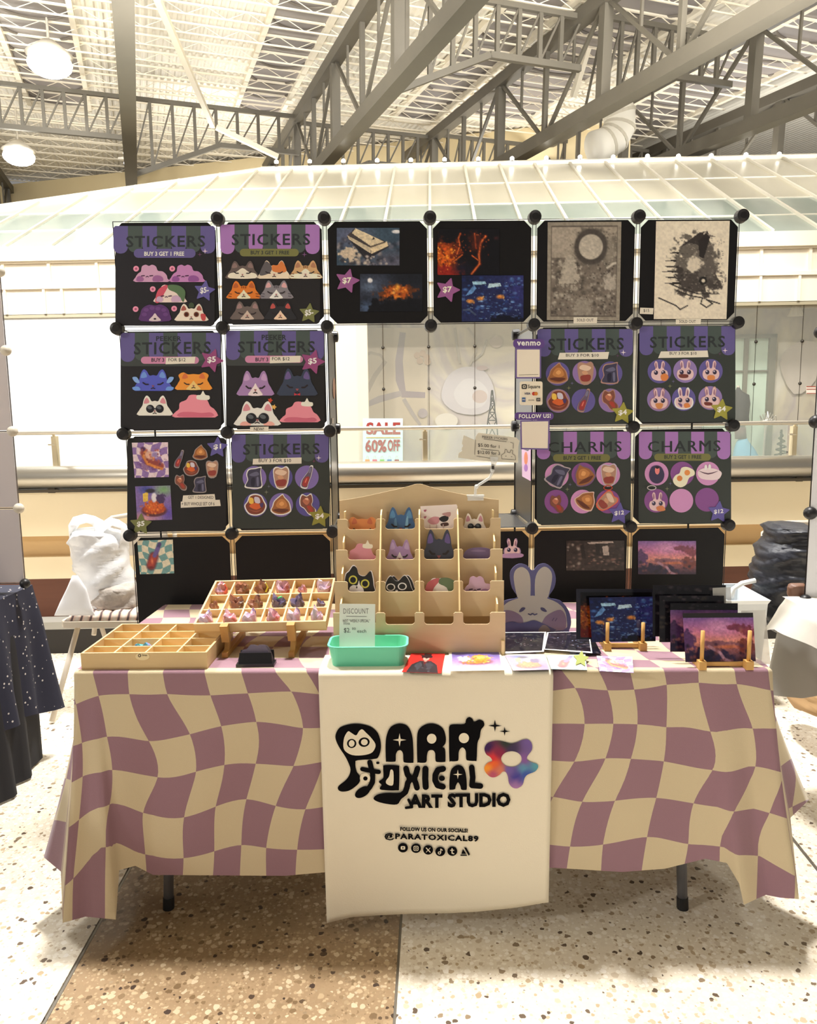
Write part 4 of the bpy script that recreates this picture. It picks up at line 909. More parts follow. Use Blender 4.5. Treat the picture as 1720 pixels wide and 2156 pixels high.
# ================================================================ painted pictures (numpy canvases laid out as coloured grids)
def vnoise(h, w, cell, rs):
    gh, gw = int(h/cell)+3, int(w/cell)+3; g = rs.rand(gh, gw); y, x = np.mgrid[0:h, 0:w]/cell
    yi, xi = y.astype(int), x.astype(int); fy_, fx_ = y-yi, x-xi; fy_, fx_ = fy_*fy_*(3-2*fy_), fx_*fx_*(3-2*fx_)
    return (g[yi, xi]*(1-fx_)+g[yi, xi+1]*fx_)*(1-fy_)+(g[yi+1, xi]*(1-fx_)+g[yi+1, xi+1]*fx_)*fy_
def fbm(h, w, cell, rs): return (vnoise(h, w, cell, rs)*.55+vnoise(h, w, cell/2, rs)*.28+vnoise(h, w, cell/4, rs)*.17)
class Canvas:
    def __init__(s, w, h, col, seed=1): w, h = int(w*1.6), int(h*1.6); s.w, s.h = w, h; s.rs = np.random.RandomState(seed); s.I = np.ones((h, w, 3))*np.array(col, float); s.y, s.x = np.mgrid[0:h, 0:w]; s.x = s.x/(w-1); s.y = s.y/(h-1)
    def mix(s, m, col): m = np.clip(m, 0, 1)[..., None]; s.I = s.I*(1-m)+np.array(col, float)*m; return s
    def vert(s, *stops):
        for (a, ca), (b, cb) in zip(stops[:-1], stops[1:]):
            t = np.clip((s.y-a)/(b-a), 0, 1)[..., None]; k = ((s.y >= a) & (s.y <= b))[..., None]; s.I = np.where(k, np.array(ca, float)*(1-t)+np.array(cb, float)*t, s.I)
        return s
    def blob(s, x, y, rx, ry, col, soft=.5, k=1.0): d = np.sqrt(((s.x-x)/rx)**2+((s.y-y)/ry)**2); return s.mix(np.clip((1-d)/soft, 0, 1)*k, col)
    def ragged(s, x, y, rx, ry, col, cell=6, soft=.25, k=1.0): d = np.sqrt(((s.x-x)/rx)**2+((s.y-y)/ry)**2)+(fbm(s.h, s.w, cell, s.rs)-.5)*1.3; return s.mix(np.clip((1-d)/soft, 0, 1)*k, col)
    def poly(s, pts, col, k=1.0):
        m = np.zeros((s.h, s.w), bool); n = len(pts)
        for i in range(n):
            (x0, y0), (x1, y1) = pts[i-1], pts[i]
            if y0 != y1: m ^= ((y0 > s.y) != (y1 > s.y)) & (s.x < (x1-x0)*(s.y-y0)/(y1-y0)+x0)
        return s.mix(m*k, col)
    def line(s, pts, w, col, k=1.0, asp=None):
        asp = asp or s.h/s.w
        for (x0, y0), (x1, y1) in zip(pts[:-1], pts[1:]):
            dx, dy = x1-x0, (y1-y0)*asp; t = np.clip(((s.x-x0)*dx+(s.y-y0)*asp*dy)/(dx*dx+dy*dy+1e-9), 0, 1); d = np.hypot(s.x-x0-t*dx, (s.y-y0)*asp-t*dy); s.mix(np.clip((w-d)/w*2, 0, 1)*k, col)
        return s
    def specks(s, n, box, cols, r=(.01, .03), k=.8, flat=1.0):
        for _ in range(n):
            x, y = s.rs.uniform(box[0], box[2]), s.rs.uniform(box[1], box[3]); q = s.rs.uniform(*r); s.blob(x, y, q, q*flat*s.w/s.h, cols[s.rs.randint(len(cols))], .7, k)
        return s
    def grain(s, amp, cell=3): s.I *= 1+(fbm(s.h, s.w, cell, s.rs)-.5)[..., None]*amp; return s
def img_temple():
    c = Canvas(72, 46, (60, 78, 96), 3); c.blob(.2, .2, .5, .5, (96, 100, 128), 1); c.blob(.9, .9, .5, .4, (96, 92, 110), 1); c.specks(60, (0, .3, 1, 1), [(70, 72, 84), (112, 108, 124), (44, 48, 62), (150, 140, 140)], (.02, .07)); c.blob(.95, .1, .09, .06, (220, 220, 226), .4)
    c.specks(26, (.02, .55, .5, .98), [(196, 180, 164), (168, 152, 148), (60, 58, 66)], (.02, .06)); c.ragged(.2, .68, .16, .2, (200, 184, 164), 5)
    c.poly([(.16, .24), (.28, .02), (.78, .36), (.83, .5), (.56, .78), (.5, .92)], (44, 42, 48)); c.poly([(.17, .2), (.54, .52), (.54, .68), (.19, .3)], (196, 182, 158)); c.poly([(.54, .52), (.8, .36), (.82, .48), (.55, .69)], (214, 196, 164))
    c.poly([(.3, .01), (.57, .22), (.76, .37), (.54, .48), (.24, .14)], (216, 200, 170)); c.poly([(.17, .2), (.22, .12), (.54, .48), (.54, .53)], (70, 64, 66)); c.poly([(.54, .48), (.76, .36), (.78, .39), (.54, .53)], (96, 86, 78)); c.poly([(.55, .32), (.59, .24), (.61, .3)], (50, 46, 48))
    c.specks(30, (.45, .75, .85, 1), [(206, 194, 186), (40, 40, 50), (130, 122, 130)], (.01, .035)); return c.grain(.35).I
def img_campfire():
    c = Canvas(72, 44, (30, 33, 44), 5); c.blob(.2, .3, .5, .5, (72, 82, 104), 1); c.blob(.1, .9, .2, .25, (74, 92, 124), .9); c.blob(.15, .35, .16, .16, (96, 112, 138), 1); c.blob(.16, .17, .05, .08, (214, 214, 220), .4)
    c.ragged(.6, .5, .34, .26, (96, 52, 28), 6); c.ragged(.58, .48, .22, .18, (176, 86, 30), 5); c.specks(28, (.4, .35, .75, .65), [(232, 140, 50), (196, 90, 30), (110, 44, 26), (246, 186, 92)], (.015, .04)); c.blob(.6, .36, .05, .14, (226, 160, 60), .8)
    c.ragged(.62, .9, .6, .3, (16, 16, 22), 6); c.blob(.8, .1, .4, .25, (24, 26, 34), 1); return c.grain(.5).I
def img_fire():
    c = Canvas(70, 52, (13, 11, 17), 7); c.ragged(.12, .6, .3, .4, (120, 44, 16), 7, .4); c.ragged(.1, .62, .18, .28, (200, 92, 26), 5, .5); c.ragged(.12, .95, .3, .2, (140, 34, 24), 6, .4); c.specks(24, (0, .4, .3, .8), [(240, 140, 40), (96, 30, 14), (214, 84, 28)], (.015, .04))
    for pts, w in (([(.3, .6), (.36, .36), (.34, .2), (.37, .1)], .022), ([(.55, .98), (.68, .76), (.67, .55), (.7, .3), (.78, .16)], .03), ([(.66, .68), (.56, .58)], .018), ([(.25, .72), (.4, .56)], .02), ([(.62, .4), (.6, .1)], .02)):
        c.line(pts, w*1.3, (90, 30, 16), .8); c.line(pts, w*.55, (206, 104, 50), .9)
    c.ragged(.62, .3, .14, .3, (92, 34, 20), 5, .5, .6); c.specks(50, (.25, .1, .85, .6), [(150, 56, 24), (30, 14, 14), (196, 96, 40), (80, 28, 18)], (.008, .022), .8); c.specks(40, (0, .3, .35, 1), [(250, 170, 70), (150, 50, 20), (60, 18, 12)], (.008, .02), .9); c.blob(.4, .85, .2, .2, (22, 20, 40), 1); c.blob(.95, .2, .06, .06, (70, 34, 34), 1); return c.grain(.6, 4).I
def img_village():
    c = Canvas(76, 56, (34, 40, 84), 9); c.blob(.9, .3, .3, .5, (52, 52, 120), 1); c.blob(.1, .1, .3, .3, (20, 26, 56), 1); c.specks(130, (0, .05, 1, .95), [(40, 66, 128), (22, 28, 66), (70, 110, 176), (28, 40, 96), (96, 132, 190)], (.015, .06), .7, .6)
    c.poly([(.17, .13), (.38, .13), (.4, .19), (.18, .2)], (150, 190, 214)); c.poly([(.44, .18), (.62, .16), (.64, .23), (.42, .27)], (176, 206, 222)); c.poly([(.14, .3), (.2, .2), (.24, .28), (.16, .4), (.06, .44)], (96, 140, 196))
    for x, y in ((.14, .56), (.3, .5), (.62, .46)): c.blob(x, y, .08, .06, (206, 134, 66), .6); c.specks(5, (x-.06, y-.04, x+.06, y+.05), [(150, 80, 40), (240, 180, 90)], (.01, .02))
    c.specks(50, (.3, .55, .9, .95), [(110, 156, 214), (150, 184, 224), (30, 40, 90)], (.015, .05), .8, .3); c.specks(120, (.05, .1, .95, .95), [(140, 180, 220), (20, 24, 60), (60, 96, 160), (180, 206, 230)], (.006, .016), .8, .6); c.ragged(.75, 1, .35, .16, (14, 16, 36), 6); c.line([(.03, .75), (.12, .74), (.22, .85)], .02, (80, 96, 120), .7); return c.grain(.45).I
def img_engraving():
    c = Canvas(60, 80, (160, 150, 138), 11); g = fbm(c.h, c.w, 7, c.rs); c.mix((c.y > .36)*(.35+g*.5), (96, 88, 82)); c.specks(150, (.06, .5, .94, .96), [(70, 64, 60), (150, 142, 132), (104, 96, 90), (176, 168, 158)], (.012, .045), .7); c.specks(40, (.06, .38, .5, .75), [(186, 178, 166), (84, 78, 72)], (.02, .05), .8)
    c.ragged(.62, .24, .34, .22, (110, 104, 96), 5, .2); c.blob(.59, .25, .24, .19, (88, 82, 78), .12); c.blob(.59, .25, .17, .132, (180, 172, 160), .1); c.blob(.85, .3, .1, .2, (140, 132, 122), .6); c.blob(.22, .17, .3, .2, (168, 158, 146), .6)
    c.specks(320, (.06, .4, .94, .96), [(40, 36, 34), (190, 184, 172), (64, 58, 54), (120, 112, 104)], (.006, .018), .75); c.specks(90, (.3, .08, .95, .42), [(70, 64, 60), (176, 168, 156)], (.006, .018), .6); c.blob(.59, .25, .24, .19, (78, 72, 68), .12); c.blob(.59, .25, .17, .132, (186, 178, 166), .08); c.line([(.82, .46), (.9, .42), (.97, .41)], .02, (206, 198, 186)); c.line([(.08, .5), (.16, .44), (.26, .42)], .02, (120, 112, 104)); c.ragged(.3, .5, .14, .18, (176, 168, 156), 4, .2); c.ragged(.5, .88, .14, .1, (150, 142, 132), 4, .2); c.ragged(.86, .62, .1, .12, (176, 168, 158), 4, .3)
    b = (np.minimum(np.minimum(c.x, 1-c.x), np.minimum(c.y, 1-c.y)*1.3) < .05); c.mix(b*1.0, (150, 142, 130)); c.mix((abs(np.minimum(np.minimum(c.x, 1-c.x), np.minimum(c.y, 1-c.y)*1.3)-.055) < .008)*1.0, (104, 96, 90)); return c.grain(.3, 2.5).I
def img_creature():
    c = Canvas(62, 80, (232, 222, 204), 13)
    for y in (.32, .4, .46, .51, .57, .63): c.poly([(.4, y-.02), (.06+abs(y-.5)*.6, y), (.4, y+.02)], (40, 36, 36))
    c.ragged(.52, .36, .28, .22, (104, 98, 92), 5, .2); c.ragged(.62, .6, .38, .16, (70, 64, 62), 5, .2); c.ragged(.72, .42, .16, .2, (96, 90, 86), 5, .3); c.poly([(.3, .28), (.58, .12), (.7, .1), (.74, .16), (.68, .34), (.62, .36), (.58, .24), (.46, .22)], (52, 46, 46)); c.poly([(.7, .13), (.82, .16), (.7, .16)], (120, 112, 106))
    c.blob(.67, .13, .025, .02, (220, 210, 196), .3); c.ragged(.54, .42, .11, .09, (210, 200, 184), 5, .3); c.specks(60, (.3, .5, .92, .74), [(40, 36, 36), (140, 132, 124), (80, 74, 70)], (.012, .03), .8, .6); c.specks(260, (.26, .16, .94, .74), [(30, 27, 27), (150, 142, 134), (60, 54, 52), (196, 186, 172)], (.005, .016), .7, .6); c.poly([(.58, .2), (.68, .12), (.74, .16), (.66, .38), (.6, .36)], (40, 35, 36)); c.ragged(.52, .44, .09, .08, (214, 204, 188), 5, .3); c.blob(.66, .605, .06, .045, (24, 22, 24), .2); c.blob(.665, .605, .03, .022, (216, 206, 190), .3); c.blob(.34, .5, .06, .04, (60, 54, 52), .3)
    for pts in ([(.2, .63), (.35, .68), (.6, .74), (.86, .74)], [(.3, .7), (.5, .76), (.66, .78), (.64, .84), (.72, .88), (.8, .84), (.72, .8), (.9, .84)], [(.06, .78), (.18, .82), (.3, .86), (.36, .9), (.46, .86)]): c.line(pts, .011, (44, 40, 40))
    return c.grain(.16, 2.5).I
def img_sunset(dim=1.0):
    c = Canvas(70, 44, (150, 92, 150), 15); c.vert((0, (128, 92, 160)), (.3, (192, 116, 160)), (.55, (216, 142, 128)), (.7, (150, 92, 96)), (1, (52, 34, 58))); c.blob(.5, .2, .3, .25, (206, 144, 186), 1); c.ragged(.78, .22, .2, .1, (120, 58, 84), 5, .3); c.ragged(.92, .34, .12, .12, (130, 62, 80), 5, .3)
    c.ragged(.02, .5, .16, .3, (84, 54, 100), 6, .3); c.ragged(.9, .66, .18, .2, (122, 62, 60), 5, .3); c.ragged(.3, .85, .4, .2, (44, 34, 66), 6, .3); c.ragged(.5, .6, .4, .08, (130, 84, 100), 6, .4); c.blob(.6, .66, .24, .06, (196, 110, 80), .8); c.line([(.35, .65), (.5, .8), (.56, .95), (.65, 1)], .03, (188, 140, 160), .8); c.specks(26, (0, .6, 1, 1), [(66, 40, 64), (120, 70, 80), (30, 24, 48)], (.02, .05)); c.I *= dim; return c.grain(.35).I
def img_market():
    c = Canvas(64, 36, (44, 36, 36), 17); c.specks(90, (0, 0, 1, 1), [(84, 66, 62), (24, 20, 24), (120, 98, 90), (60, 48, 48)], (.02, .07), .7, .7); c.poly([(.35, .06), (.8, .02), (.82, .08), (.4, .12)], (170, 154, 146)); c.poly([(.62, .2), (.72, .16), (.74, .5), (.64, .5)], (176, 162, 154)); c.poly([(.24, .16), (.3, .12), (.34, .6), (.27, .6)], (20, 17, 20)); c.poly([(.5, .1), (.58, .1), (.58, .5), (.52, .5)], (22, 19, 22)); c.specks(20, (.35, .5, .95, .8), [(160, 136, 124), (130, 90, 80)], (.02, .05), .8, .5); c.specks(12, (0, .1, .22, .9), [(160, 150, 140), (96, 80, 74)], (.02, .05)); return c.grain(.4).I
def checker_bg(c, ca, cb, n=5):
    u = c.x*n+.35*np.sin(c.y*6)+.2*np.sin(c.x*5); v = c.y*n+.35*np.sin(c.x*7+1); c.mix(((np.floor(u)+np.floor(v)) % 2)*1.0, cb); return c
def img_dog():
    c = checker_bg(Canvas(56, 54, (226, 206, 216), 19), 0, (140, 112, 172)); c.ragged(.5, .6, .34, .2, (104, 62, 120), 6, .3, .7)
    c.line([(.3, .3), (.42, .55), (.6, .62), (.78, .68)], .12, (150, 72, 66)); c.line([(.36, .25), (.3, .4), (.4, .6), (.62, .7), (.8, .76)], .05, (206, 130, 70)); c.blob(.45, .36, .14, .16, (214, 170, 150), .5); c.blob(.3, .18, .1, .08, (84, 52, 92), .5); c.blob(.62, .36, .12, .12, (150, 130, 180), .5); c.specks(26, (.25, .2, .8, .8), [(120, 44, 40), (226, 160, 100), (92, 56, 90), (180, 90, 80)], (.02, .05)); return c.grain(.2).I
def img_bowl(bg=None):
    c = Canvas(58, 54, (128, 106, 170), 21); c.blob(.8, .12, .4, .25, (124, 168, 120), .9); c.blob(.3, .1, .3, .2, (70, 80, 160), .9); c.blob(.2, .95, .6, .25, (206, 150, 160), .9); c.blob(.9, .8, .25, .3, (96, 76, 170), .9)
    c.blob(.5, .72, .4, .2, (92, 50, 62), .2); c.blob(.5, .68, .36, .16, (176, 76, 44), .2); c.ragged(.5, .58, .3, .2, (204, 96, 44), 5, .3); c.poly([(.2, .22), (.36, .16), (.34, .44), (.2, .46)], (226, 190, 84)); c.blob(.52, .34, .09, .16, (226, 220, 232), .3); c.ragged(.72, .38, .14, .18, (74, 56, 96), 5, .3); c.blob(.42, .14, .16, .08, (54, 50, 62), .4); c.specks(22, (.25, .5, .8, .85), [(236, 150, 60), (140, 50, 36), (214, 120, 60)], (.02, .05)); return c.grain(.25).I
def img_soda():
    c = checker_bg(Canvas(54, 54, (222, 214, 190), 23), 0, (112, 158, 158), 5); c.line([(.34, .76), (.44, .48)], .17, (70, 30, 50)); c.line([(.5, .42), (.62, .12)], .07, (70, 58, 110)); c.line([(.34, .74), (.44, .48)], .14, (168, 62, 54)); c.line([(.46, .46), (.56, .26)], .08, (104, 88, 150)); c.blob(.38, .62, .05, .12, (216, 120, 80), .8); c.blob(.34, .8, .1, .04, (110, 30, 40), .6); return c.grain(.15).I
def img_pancake():
    c = Canvas(56, 40, (110, 92, 170), 25); c.vert((0, (92, 84, 160)), (.6, (170, 140, 196)), (1, (226, 186, 200))); c.blob(.5, .66, .4, .22, (150, 96, 110), .3); c.ragged(.56, .48, .26, .26, (226, 156, 60), 5, .25); c.ragged(.62, .36, .16, .12, (246, 200, 110), 5, .4); c.ragged(.26, .46, .15, .2, (196, 196, 226), 5, .3); c.ragged(.42, .68, .22, .12, (206, 130, 60), 5, .3); c.specks(18, (.2, .3, .8, .8), [(120, 110, 180), (250, 220, 150), (160, 90, 50)], (.02, .04)); return c.grain(.2).I
def img_man():
    c = Canvas(50, 56, (206, 46, 42), 27); c.poly([(.1, 1), (.16, .6), (.34, .42), (.5, .4), (.66, .42), (.84, .6), (.92, 1)], (44, 42, 50)); c.poly([(.42, .4), (.5, .62), (.58, .4)], (90, 30, 34)); c.poly([(.24, .62), (.36, .46), (.46, .62), (.36, .9)], (62, 66, 76)); c.poly([(.76, .62), (.64, .46), (.54, .62), (.66, .9)], (56, 58, 68)); c.blob(.5, .28, .1, .13, (206, 160, 142), .2); c.ragged(.5, .16, .17, .14, (40, 28, 32), 5, .2); c.poly([(.45, .42), (.5, .36), (.55, .42), (.5, .46)], (190, 140, 126)); c.line([(.42, .48), (.5, .75)], .02, (30, 28, 34)); c.specks(8, (.25, .5, .75, .95), [(80, 80, 92), (30, 28, 34)], (.02, .05)); return c.grain(.12).I
def img_dark(seed, tint=(60, 56, 66), hi=(150, 140, 140)):
    c = Canvas(60, 40, (26, 24, 30), seed); c.specks(90, (0, 0, 1, 1), [tint, (16, 15, 20), (tint[0]//2+20, tint[1]//2+14, tint[2]//2+20), (92, 80, 84)], (.02, .08), .6, .5); c.specks(24, (.2, .3, .8, .8), [hi, (96, 60, 60), (70, 90, 90)], (.01, .03), .8, .5); return c.grain(.5).I

def flat_print(name, label, plane, quad, img, border=None, out=.0006, cat='art print', group=None, gain=1.0, th=.0006, m=None, big=None, parent=None):
    """a paper print: a thin sheet (with a margin when given) and the picture on it"""
    q = [np.array(p, float) for p in quad]; c = sum(q)/4
    outer = [tuple(p) for p in (big or q)]
    if border and not big: outer = [tuple(c+(p-c)*(1+border[0])) for p in q]
    a = Art(plane, out, gain=gain); a.solid(outer, border[1] if border else (30, 26, 32), th); a.grid(quad, img)
    o = a.obj(name, parent, m or GLOSS)
    if not parent: tag(o, label, cat, group)
    return o
def R4(x0, y0, x1, y1): return [(x0, y0), (x1, y0), (x1, y1), (x0, y1)]
APG = 'fantasy art prints on the black panels'
pr1 = flat_print('art_print', 'art print of a pale temple roof on ruins, third top panel', DP_, R4(709, 480, 841, 559), img_temple(), group=APG, gain=1.2)
pr2 = flat_print('art_print', 'dark art print of a moonlit campfire, third top panel', DP_, R4(758, 577, 889, 656), img_campfire(), group=APG, gain=1.2)
pr3 = flat_print('art_print', 'black art print of burning red trees, fourth top panel', DP_, R4(921, 482, 1051, 579), img_fire(), group=APG, gain=1.2)
pr4 = flat_print('art_print', 'blue night village art print taped to the fourth top panel', DP_, R4(972, 580, 1102, 677), img_village(), group=APG, gain=1.2)
for x, y, w in ((731, 592, 'third'), (942, 611, 'fourth')):
    q = Art(DP_, .003, gain=GA).solid(star(x, y, 28, .25 if x < 800 else .3), (142, 84, 138), .0005); q.text('$7', x-10, y-7, x+9, y+7, (240, 226, 206), .03, dy=-1); tag(q.obj('price_star_card'), 'magenta $7 star price card on the %s top panel' % w, 'price card', 'magenta star price cards')
d1 = flat_print('ink_drawing', 'grey engraved drawing with a full moon in an arch, fifth top panel', DP_, [(1153, 468), (1308, 467), (1304, 675), (1151, 674)], img_engraving(), cat='drawing', gain=1.15)
d2 = flat_print('ink_drawing', 'black ink drawing of a spiny beaked creature on white paper, last top panel', DP_, [(1381, 466), (1536, 465), (1529, 672), (1376, 672)], img_creature(), cat='drawing', gain=1.15, m=PRINT)
for quad, s, t, w in (([(1207, 668), (1257, 668), (1256, 681), (1207, 681)], 'SOLD OUT', (1214, 671, 1249, 677), 'SOLD OUT paper label under the moon drawing'), ([(1422, 673), (1475, 671), (1474, 683), (1422, 683)], 'SOLD OUT', (1429, 674, 1464, 680), 'SOLD OUT paper label under the spiny creature drawing'), ([(1347, 648), (1375, 649), (1374, 662), (1346, 661)], '$15', (1354, 651, 1366, 658), 'small white $15 paper label left of the spiny creature drawing')):
    q = Art(DP_, .0032).solid(quad, (244, 236, 220), .0004); q.text(s, *t, (50, 46, 48), .005); tag(q.obj('paper_label'), w, 'label')
flat_print('art_print', 'dark market street art print on the low right panel', DP_, R4(1192, 1138, 1314, 1201), img_market(), group=APG, gain=1.2)
flat_print('art_print', 'purple mountain sunset art print on the lowest right panel', DP_, R4(1343, 1139, 1465, 1209), img_sunset(), group=APG, gain=1.2)
SQ = 'square food prints on the left tower'
flat_print('square_print', 'square print of a hot-dog dachshund on lilac checks, lower left panel', DP_, [(278, 932), (354, 931), (356, 1004), (284, 1006)], img_dog(), group=SQ, gain=1.25, out=.0016)
flat_print('square_print', 'square print of a noodle bowl on violet ground above the $5 star', DP_, [(285, 1024), (359, 1022), (363, 1094), (289, 1096)], img_bowl(), group=SQ, gain=1.25, out=.0016)
flat_print('square_print', 'square print of a red soda bottle on teal checks, bottom left panel', DP_, [(289, 1138), (364, 1136), (367, 1207), (295, 1209)], img_soda(), group=SQ, gain=1.25)

# ---- payment cards clipped to the inner edge of the right tower
PAY = DP_.shift(.024)
q = Art(PAY, gain=1.25).solid(rrect(1085, 733, 1139, 797, 2), (110, 92, 150), .001); q.poly(rrect(1088, 736, 1136, 794, 1), (232, 222, 206)); q.obj
pc = q.obj('payment_card'); tag(pc, 'white payment card under a violet venmo pill, right tower edge', 'sign')
q = Art(PAY, .0026, gain=1.25).solid(rrect(1080, 714, 1146, 733, 8), (92, 66, 134), .001); q.text('venmo', 1088, 719, 1138, 728, (244, 236, 226), .03, space=1.1); q.obj('name_pill', pc)
q = Art(PAY, .0022).poly([(1092, 789), (1133, 788), (1133, 789), (1092, 790)], (150, 140, 120)); q.obj('fine_print', pc)
q = Art(PAY, gain=1.2).solid(rrect(1094, 803, 1142, 853, 4), (236, 226, 206), .001)
ca = q.obj('card_acceptance_sign'); tag(ca, 'small cream card-acceptance sign with card logos between the two pills', 'sign')
q = Art(PAY, .0022); q.poly(rrect(1098, 809, 1109, 819, 2), (40, 40, 42)); q.poly(rrect(1100.5, 811.3, 1106.5, 816.7, 1), (236, 226, 206)); q.poly(rrect(1102, 812.7, 1105, 815.3, .4), (40, 40, 42)); q.text('Square', 1111, 810, 1137, 820, (60, 58, 60), .01)
q.text('VISA', 1104, 826.5, 1116, 831, (60, 66, 110), .03, shear=.2); q.poly(ell(1123.5, 829, 3.9, 3.9, 14), (206, 62, 48)); q.poly(ell(1128, 829, 3.9, 3.9, 14), (226, 142, 60))
q.poly(rrect(1098.5, 837, 1106, 846, .8), (60, 100, 160)); q.text('AMEX', 1099, 840, 1105.5, 843, (230, 230, 230), .02); q.text('DISCOVER', 1112, 841, 1124, 844, (90, 80, 70), .0); q.poly(rrect(1128.5, 838, 1137, 845, .8), (70, 66, 66)); q.text('JCB', 1130, 840, 1135.5, 843.5, (226, 220, 210), .02); q.obj('card_logo', ca)
q = Art(PAY, gain=1.25).solid([(1095, 885), (1157, 884), (1156, 947), (1096, 946)], (110, 92, 150), .001); q.poly([(1098, 888), (1154, 887), (1153, 944), (1099, 943)], (232, 222, 206))
fo = q.obj('follow_card'); tag(fo, 'white follow card under the violet FOLLOW US! pill', 'sign')
q = Art(PAY, .0026, gain=1.25).solid(rrect(1083, 868, 1165, 884, 7), (92, 66, 134), .001); q.text('FOLLOW US!', 1092, 872, 1159, 881, (244, 236, 226), .03, dy=-1, space=1.1); q.obj('name_pill', fo)
# white tag and photo strip on the tower's inner side wall
SP = Plane(dp(4, 1.3, .18)-da*.0015, -dn, UP)
q = Art(SP, .0008, gain=1.0).solid([(1112, 950), (1118, 944), (1118, 1013), (1100, 1003), (1099, 945)], (226, 190, 220), .0006); q.poly(ell(1108, 965, 4, 14, 12), (226, 130, 90)); q.poly(ell(1108, 985, 4, 8, 12), (170, 110, 190)); tag(q.obj('photo_strip'), 'pink art strip on the inner side of the right tower', 'art print')
SL = Plane(dp(2, 1.5, .18)+da*.0015, dn, UP)
q = Art(SL, .0008).solid(ell(703, 818, 2.6, 22, 16), (176, 128, 100), .0006); q.poly(rrect(698, 880, 702, 892, 1), (190, 180, 170)); tag(q.obj('hook_sticker'), 'thin tan oval sticker on the inner side of the left tower', 'sticker')

# ---- sale poster on the shop window far behind
XP = Plane(EAVE-fy*.03, fx, (0, 0, 1)); XPs = Plane(EAVE-fy*.02, fx, (0, 0, 1))
q = Art(XPs, .001, step=.003).solid(R4(764, 881, 848, 981), (206, 238, 236), .006); sp_ = q.obj('sale_poster'); tag(sp_, 'pale blue SALE 60% OFF poster on the shop window behind the railing', 'poster')
q = Art(XPs, .012, step=.003); q.text('SALE', 771, 889, 843, 915, (160, 56, 50), .035); q.poly(R4(771, 920, 843, 922), (206, 186, 110)); q.text('60%', 769, 925, 814, 952, (160, 52, 48), .03); q.text('OFF', 816, 925, 842, 950, (160, 52, 48), .03); q.obj('lettering', sp_)
q = Art(XPs, .012, step=.003)
for k, c in enumerate(((226, 150, 66), (206, 84, 110), (120, 200, 84), (74, 130, 190), (150, 48, 50))):
    x = 768+k*15.5; q.poly([(x+1, 967), (x+10, 967), (x+12, 981), (x, 981)], c); q.polys(stroke([(x+3, 967), (x+4, 960), (x+7, 960), (x+8, 967)], .6, 4), (190, 190, 170))
q.obj('printed_bag', sp_)
# ================================================================ the table, its cloth and banner
TROT, TX, TY, TZ, HW, TD = -.017, -.0016, 1.9506, .745, .925, .70
tu = Vector((math.cos(TROT), math.sin(TROT), 0)); tb = Vector((-math.sin(TROT), math.cos(TROT), 0))
def tp(u, v, z): return Vector((TX, TY, 0))+tu*u+tb*v+UP*z
tab = thing('folding_table', 'long folding table with grey steel legs under the checkered cloth', 'table', tp(0, TD/2, 0))
MB().obox(tp(0, TD/2, TZ-.025), (tu, tb, UP), (HW-.012, TD/2-.012, .018)).obj('tabletop', mat('grey_plastic_top', (196, 194, 188), .5), tab)
LEGM = mat('grey_leg_paint', (122, 122, 128), .4, .4); FOOT = mat('black_rubber', (30, 29, 30), .6)
for sx, px in ((-1, 355), (1, 1437)):
    ft = on_z(px, 1912, .0); u0 = (ft-tp(0, 0, 0)).dot(tu); v0 = (ft-tp(0, 0, 0)).dot(tb)
    for v in (v0, TD-v0-.03):
        a, b = tp(u0, v, .0), tp(u0+sx*-.03, v+(.03 if v < .3 else -.03), TZ-.04); d = (b-a).normalized()
        l = MB().cyl(a+d*.03, b, .0145, 12).obj('leg', LEGM, tab, True)
        MB().cyl(a, a+d*.035, .0165, 12, .016).obj('rubber_foot', FOOT, l)
    MB().cyl(tp(u0-sx*.02, v0+.02, .2), tp(u0-sx*.02, TD-v0-.05, .2), .01, 8).obj('leg_brace', LEGM, tab)

FRONT = Plane(tp(0, 0, .4), tu, UP)
TOPP = Plane(tp(0, .3, TZ+.004), tu, tb)
def tloc(P): d = P-Vector((TX, TY, 0)); return d.dot(tu), d.dot(tb), d.z
# hem read along the cloth: (place along the edge u, v, unfolded s) -> (hem u, v, z)
def F_(u, px, py, out): P = FRONT.at(px, py, out); h = tloc(P); return ((u, 0.0), h)
cols = [((-HW, .69), (-HW-.03, .69, .2)), ((-HW, .5), (-HW-.075, .5, .2)), ((-HW, .3), (-HW-.05, .29, .19)), ((-HW, .16), (-HW-.10, .15, .185)), ((-HW, .07), tuple(tloc(hit(92, 1805, tp(-HW, .03, 0), tb)))),
        ((-HW, .02), tuple(tloc(hit(128, 1835, tp(-HW, -.03, 0), tb))))]
cols += [F_(-HW+.002, 132, 1943, .11), F_(-HW+.02, 180, 1930, .075), F_(-HW+.045, 244, 1936, .10), F_(-HW+.07, 251, 1832, .05), F_(-.80, 285, 1823, .035), F_(-.72, 322, 1842, .018), F_(-.55, 440, 1843, .02), F_(-.35, 600, 1844, .015), F_(-.24, 690, 1836, .018),
         F_(0, 930, 1832, .012), F_(.26, 1165, 1827, .018), F_(.42, 1310, 1836, .02), F_(.55, 1400, 1829, .02), F_(.66, 1485, 1808, .028), F_(.74, 1530, 1817, .04), F_(.785, 1556, 1860, .075), F_(.81, 1566, 1905, .085), F_(.845, 1612, 1884, .05), F_(.885, 1642, 1890, .075), F_(HW-.002, 1682, 1893, .10)]
